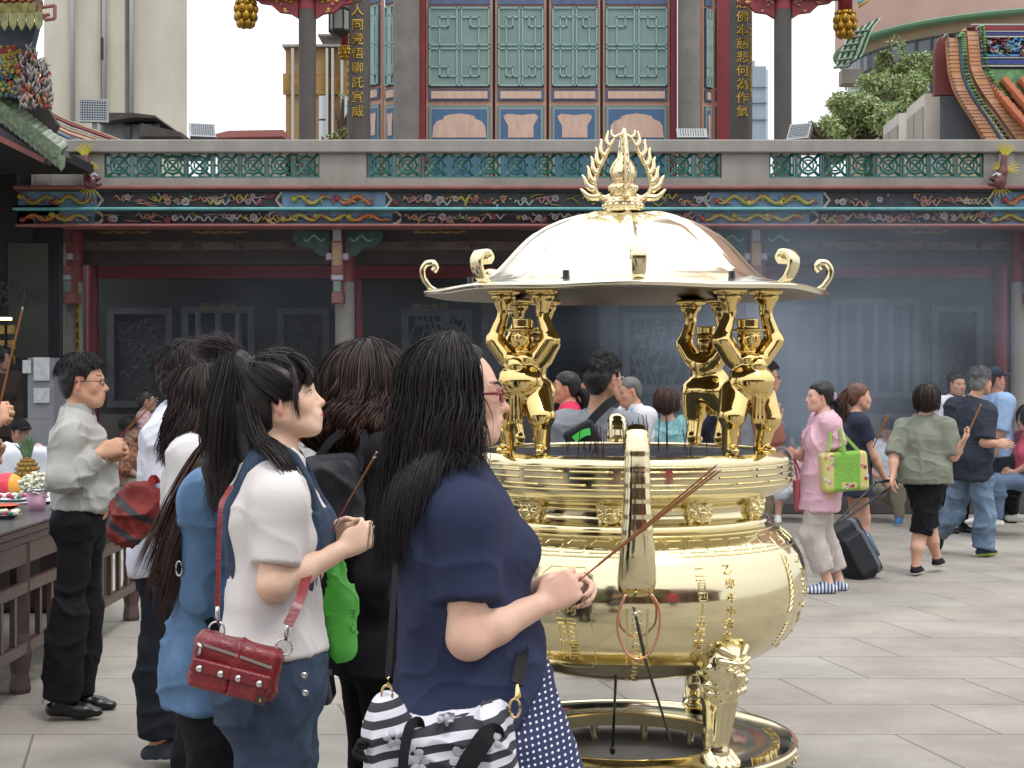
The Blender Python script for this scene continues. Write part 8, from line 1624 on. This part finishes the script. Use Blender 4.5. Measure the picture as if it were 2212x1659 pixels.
def green_bag():
    D = 4.0; bag = empty('plastic_bag', P(736, 1330, D), 'bright translucent green plastic bag holding a drink cup beside the ponytailed woman', 'plastic bag'); gm = mat('green_film', '#7ad46e', .35, var=.15, vs=8); b = gm.node_tree.nodes['Principled BSDF']; b.inputs['Transmission Weight'].default_value = .0
    t = gm.node_tree; tr = t.nodes.new('ShaderNodeBsdfTranslucent'); tr.inputs[0].default_value = (*lin('#86d86a'), 1); ms = t.nodes.new('ShaderNodeMixShader'); ms.inputs[0].default_value = .45; tp = t.nodes.new('ShaderNodeBsdfTransparent'); tp.inputs[0].default_value = (*lin('#b8f7a8'), 1); m2 = t.nodes.new('ShaderNodeMixShader'); m2.inputs[0].default_value = .34; out = [n for n in t.nodes if n.type == 'OUTPUT_MATERIAL'][0]
    t.links.new(b.outputs[0], ms.inputs[1]); t.links.new(tr.outputs[0], ms.inputs[2]); t.links.new(ms.outputs[0], m2.inputs[1]); t.links.new(tp.outputs[0], m2.inputs[2]); t.links.new(m2.outputs[0], out.inputs[0])
    S = Sdf(); a = P(738, 1395, D); S.cone(a, P(738, 1300, D), .036, .046, .02, ax=(0, 1, 0), fl=.8); S.cone(P(738, 1300, D), P(722, 1240, D), .040, .020, .02); S.cone(P(724, 1250, D), P(722, 1190, D), .016, .008, .01); S.cone(P(744, 1260, D), P(740, 1205, D), .014, .006, .01); S.cone(P(757, 1280, D), P(765, 1262, D), .012, .006, .01)
    v, q = S.mesh(.004); v = folds(v, q, .008, (16, 16, 9), 8); qmesh('bag_film', v, q, gm, bag)
    v, f = text_mesh('清心', .03, .0006, True); MB().add(np.stack([v[:, 0]*.6, -v[:, 2], v[:, 1]], 1)+P(762, 1330, D-.052), f).build('printed_characters', mat('print_dark_green', '#1d5a24', .6), bag)
    cup = MB().lathe([(.0, 0), (.026, 0), (.033, .09), (.035, .094)], P(728, 1405, D), 20).build('cup', mat('drink_cup', '#b9c98a', .3), bag, smooth=True)
green_bag()
# ------------------------------------------------------------------ offering table on the left
def table():
    wd_ = mat('table_wood', '#4a3531', .45, var=.35, vs=4, stretch=(1, .3, 1), coat=.2); zt_ = .85; xa, xb, y0, y1 = -3.7, -2.37, 5.6, 10.05
    r = empty('offering_table', (-3., 8, 0), 'long dark wooden offering table with railed sides and a steel top', 'table')
    MB().bx(xa, xb, y0, y1, zt_-.012, zt_, bev=.004).build('table_top', mat('steel_top', '#6d6f70', .28, .6, var=.2, vs=2), r)
    B = MB(); B.bx(xa+.02, xb-.004, y0, y1-.01, zt_-.05, zt_-.0125, bev=.006); B.bx(xa+.04, xb-.03, y0, y1-.03, zt_-.10, zt_-.051, bev=.01); B.bx(xb-.07, xb-.04, y0, y1-.04, zt_-.20, zt_-.102); B.bx(xb-.62, xb-.04, y1-.07, y1-.04, zt_-.20, zt_-.102); B.build('apron', wd_, r)
    B = MB(); B.bx(xb-.075, xb-.035, y0, y1-.1, .50, .56, bev=.006); B.bx(xb-.075, xb-.035, y0, y1-.1, .20, .26, bev=.006); B.build('rail', wd_, r)
    for k in range(22): y = y0+.1+k*.2; MB().bx(xb-.068, xb-.042, y, y+.035, .262, .498).build('baluster', wd_, r)
    for x in (xb-.08, xa+.1):
        for y in (y1-.1, y0+.3, 7.7): MB().lathe([(.05, 0), (.055, .02), (.045, .1), (.06, .2), (.045, .3), (.05, .56), (.05, zt_-.1)], (x, y, 0), 4).build('leg', wd_, r)
    MB().bx(xa+.3, xb-.5, 7.2, 9.4, .3, .62).build('under_shelf', mat('shelf_dark', '#221a18', .7), r)
    cl = MB(); V = []; f = []; n = 24
    for i in range(n):
        for j in range(n): x, y = -3.66+1.05*i/(n-1), 8.75+1.2*j/(n-1); V.append((x, y, zt_+.006+.012*noise3(np.array([[x*5, y*5, 0.]]), 3)[0]+.01))
    f = [(i*n+j, (i+1)*n+j, (i+1)*n+j+1, i*n+j+1) for i in range(n-1) for j in range(n-1)]; cl.add(V, f); tag(cl.build('table_cloth', mat('white_plastic_sheet', '#b9bdc6', .5), at=(-3, 9, zt_), smooth=True), 'crumpled white plastic sheet spread on the far part of the offering table', 'cloth')
    # low white-draped box behind
    b = empty('draped_box', (P(110, 0, 10.6)[0], 10.6, 0), 'white draped crate standing behind the offering table', 'crate'); S = Sdf(); S.rbox(P(96, 1050, 10.5), (.42, .3, .26), .05); v, q = S.mesh(.02); v = folds(v, q, .02); qmesh('drape', v, q, mat('white_plastic_sheet'), b); MB().tube([P(60, 1030, 10.18), P(100, 1028, 10.18), P(150, 1030, 10.18)], .012, 6).build('orange_edge', mat('orange_line', '#c7663a', .6), b); S = Sdf(); S.rbox(P(96, 1300, 10.5)*V3(1, 1, 0)+V3(0, 0, .27), (.4, .28, .27), .02); v, q = S.mesh(.03); qmesh('crate_body', v, q, wood_d, b)
    T = lambda px, D: V3(P(px, 0, D)[0], D, zt_)
    # pineapple
    p = empty('pineapple', T(59, 9.9), 'ripe golden pineapple with green crown on the offering table', 'pineapple'); o = T(59, 9.9); B = MB(); k = 0
    B.ball(o+V3(0, 0, .10), (.066, .066, .098), 16)
    for i in range(9):
        th_ = -1.3+2.6*i/8
        for j in range(13): a = (j+.5*(i % 2))*2*pi/13; B.ball(o+V3(.066*cos(th_)*cos(a), .066*cos(th_)*sin(a), .10+.098*sin(th_)), (.017*cos(th_)+.003, .017*cos(th_)+.003, .013), 6)
    B.build('fruit', mat('pineapple_skin', '#9a6a22', .6, col2='#5c5a24', vs=50), p, smooth=True); B = MB(); rs = np.random.RandomState(2)
    for k in range(38): a = rs.rand()*6.28; t = rs.uniform(.15, .75); L_ = rs.uniform(.09, .17); B.tube([o+V3(.012*cos(a), .012*sin(a), .19), o+V3(.05*t*cos(a), .05*t*sin(a), .19+L_*.6), o+V3(.11*t*cos(a), .11*t*sin(a), .19+L_)], [.012, .010, .001], 5, flat=.4)
    B.build('leaf_crown', mat('pineapple_leaf', '#4f6b4a', .6, var=.3, vs=20), p)
    # wrapped mango, flowers in cup, plates
    p = empty('wrapped_fruit', T(18, 9.3), 'red and yellow fruit in a foam net at the left edge of the table', 'fruit'); S = Sdf(); S.ell(T(16, 9.3)+V3(0, 0, .072), (.095, .075, .07), None, 0); v, q = S.mesh(.006); k = (v[:, 0]-T(16, 9.3)[0] > .03); qmesh('fruit', v, q, [mat('foam_net_red', '#c42a3e', .7, col2='#d84a5a', vs=40), mat('mango_yellow', '#d8962c', .4)], p, mi=k[q[:, 0]].astype(int))
    p = empty('flower_cup', T(79, 8.35), 'pink paper cup full of white jasmine flowers', 'flowers'); o = T(79, 8.35); MB().lathe([(.0, 0), (.042, 0), (.058, .105), (.054, .105)], o, 20).build('cup', mat('pink_paper', '#d3a3bc', .7), p, smooth=True); B = MB()
    for k in range(230):
        d = nrm(rs.normal(0, 1, 3)*V3(1, 1, .6)+V3(0, 0, .5)); c = o+V3(0, 0, .13)+d*V3(.095, .085, .075)*rs.uniform(.6, 1); B.ball(c, (.016, .006, .010), 6, k % 2, R=(rotz(rs.rand()*6)@rotx(rs.rand()*3)))
    B.build('blossoms', [mat('petal_white', '#dcdccc', .6), mat('petal_cream', '#c9ccb0', .6)], p)
    for px, D_, lab, m_, r_ in ((30, 8.9, 'white plate of cut fruit and pink petals on the table', 'white', .12), (4, 8.45, 'shallow orange dish at the left edge of the table', 'orange', .10), (6, 7.9, 'small pale dish of flowers nearest on the table', 'white', .09)):
        p = empty('plate', T(px, D_), lab, 'plate'); MB().lathe([(0, .004), (r_*.6, .004), (r_, .022), (r_*1.02, .024), (r_*.6, .0)], T(px, D_), 24).build('dish', mat('dish_'+m_, '#c8ccd0' if m_ == 'white' else '#d0481c', .3), p, smooth=True); B = MB()
        if m_ == 'white':
            for k in range(26): B.ball(T(px, D_)+V3(rs.uniform(-.7, .7)*r_, rs.uniform(-.7, .7)*r_, .025+rs.rand()*.02), (.022, .016, .012), 6, k % 4, R=rotz(k))
            B.build('food', [mat('petal_cream', '#c9ccb0', .6), rm['green'], mat('magenta_petal', '#b02a62', .6), mat('petal_white', '#dcdccc', .6)], p, smooth=True)
table()
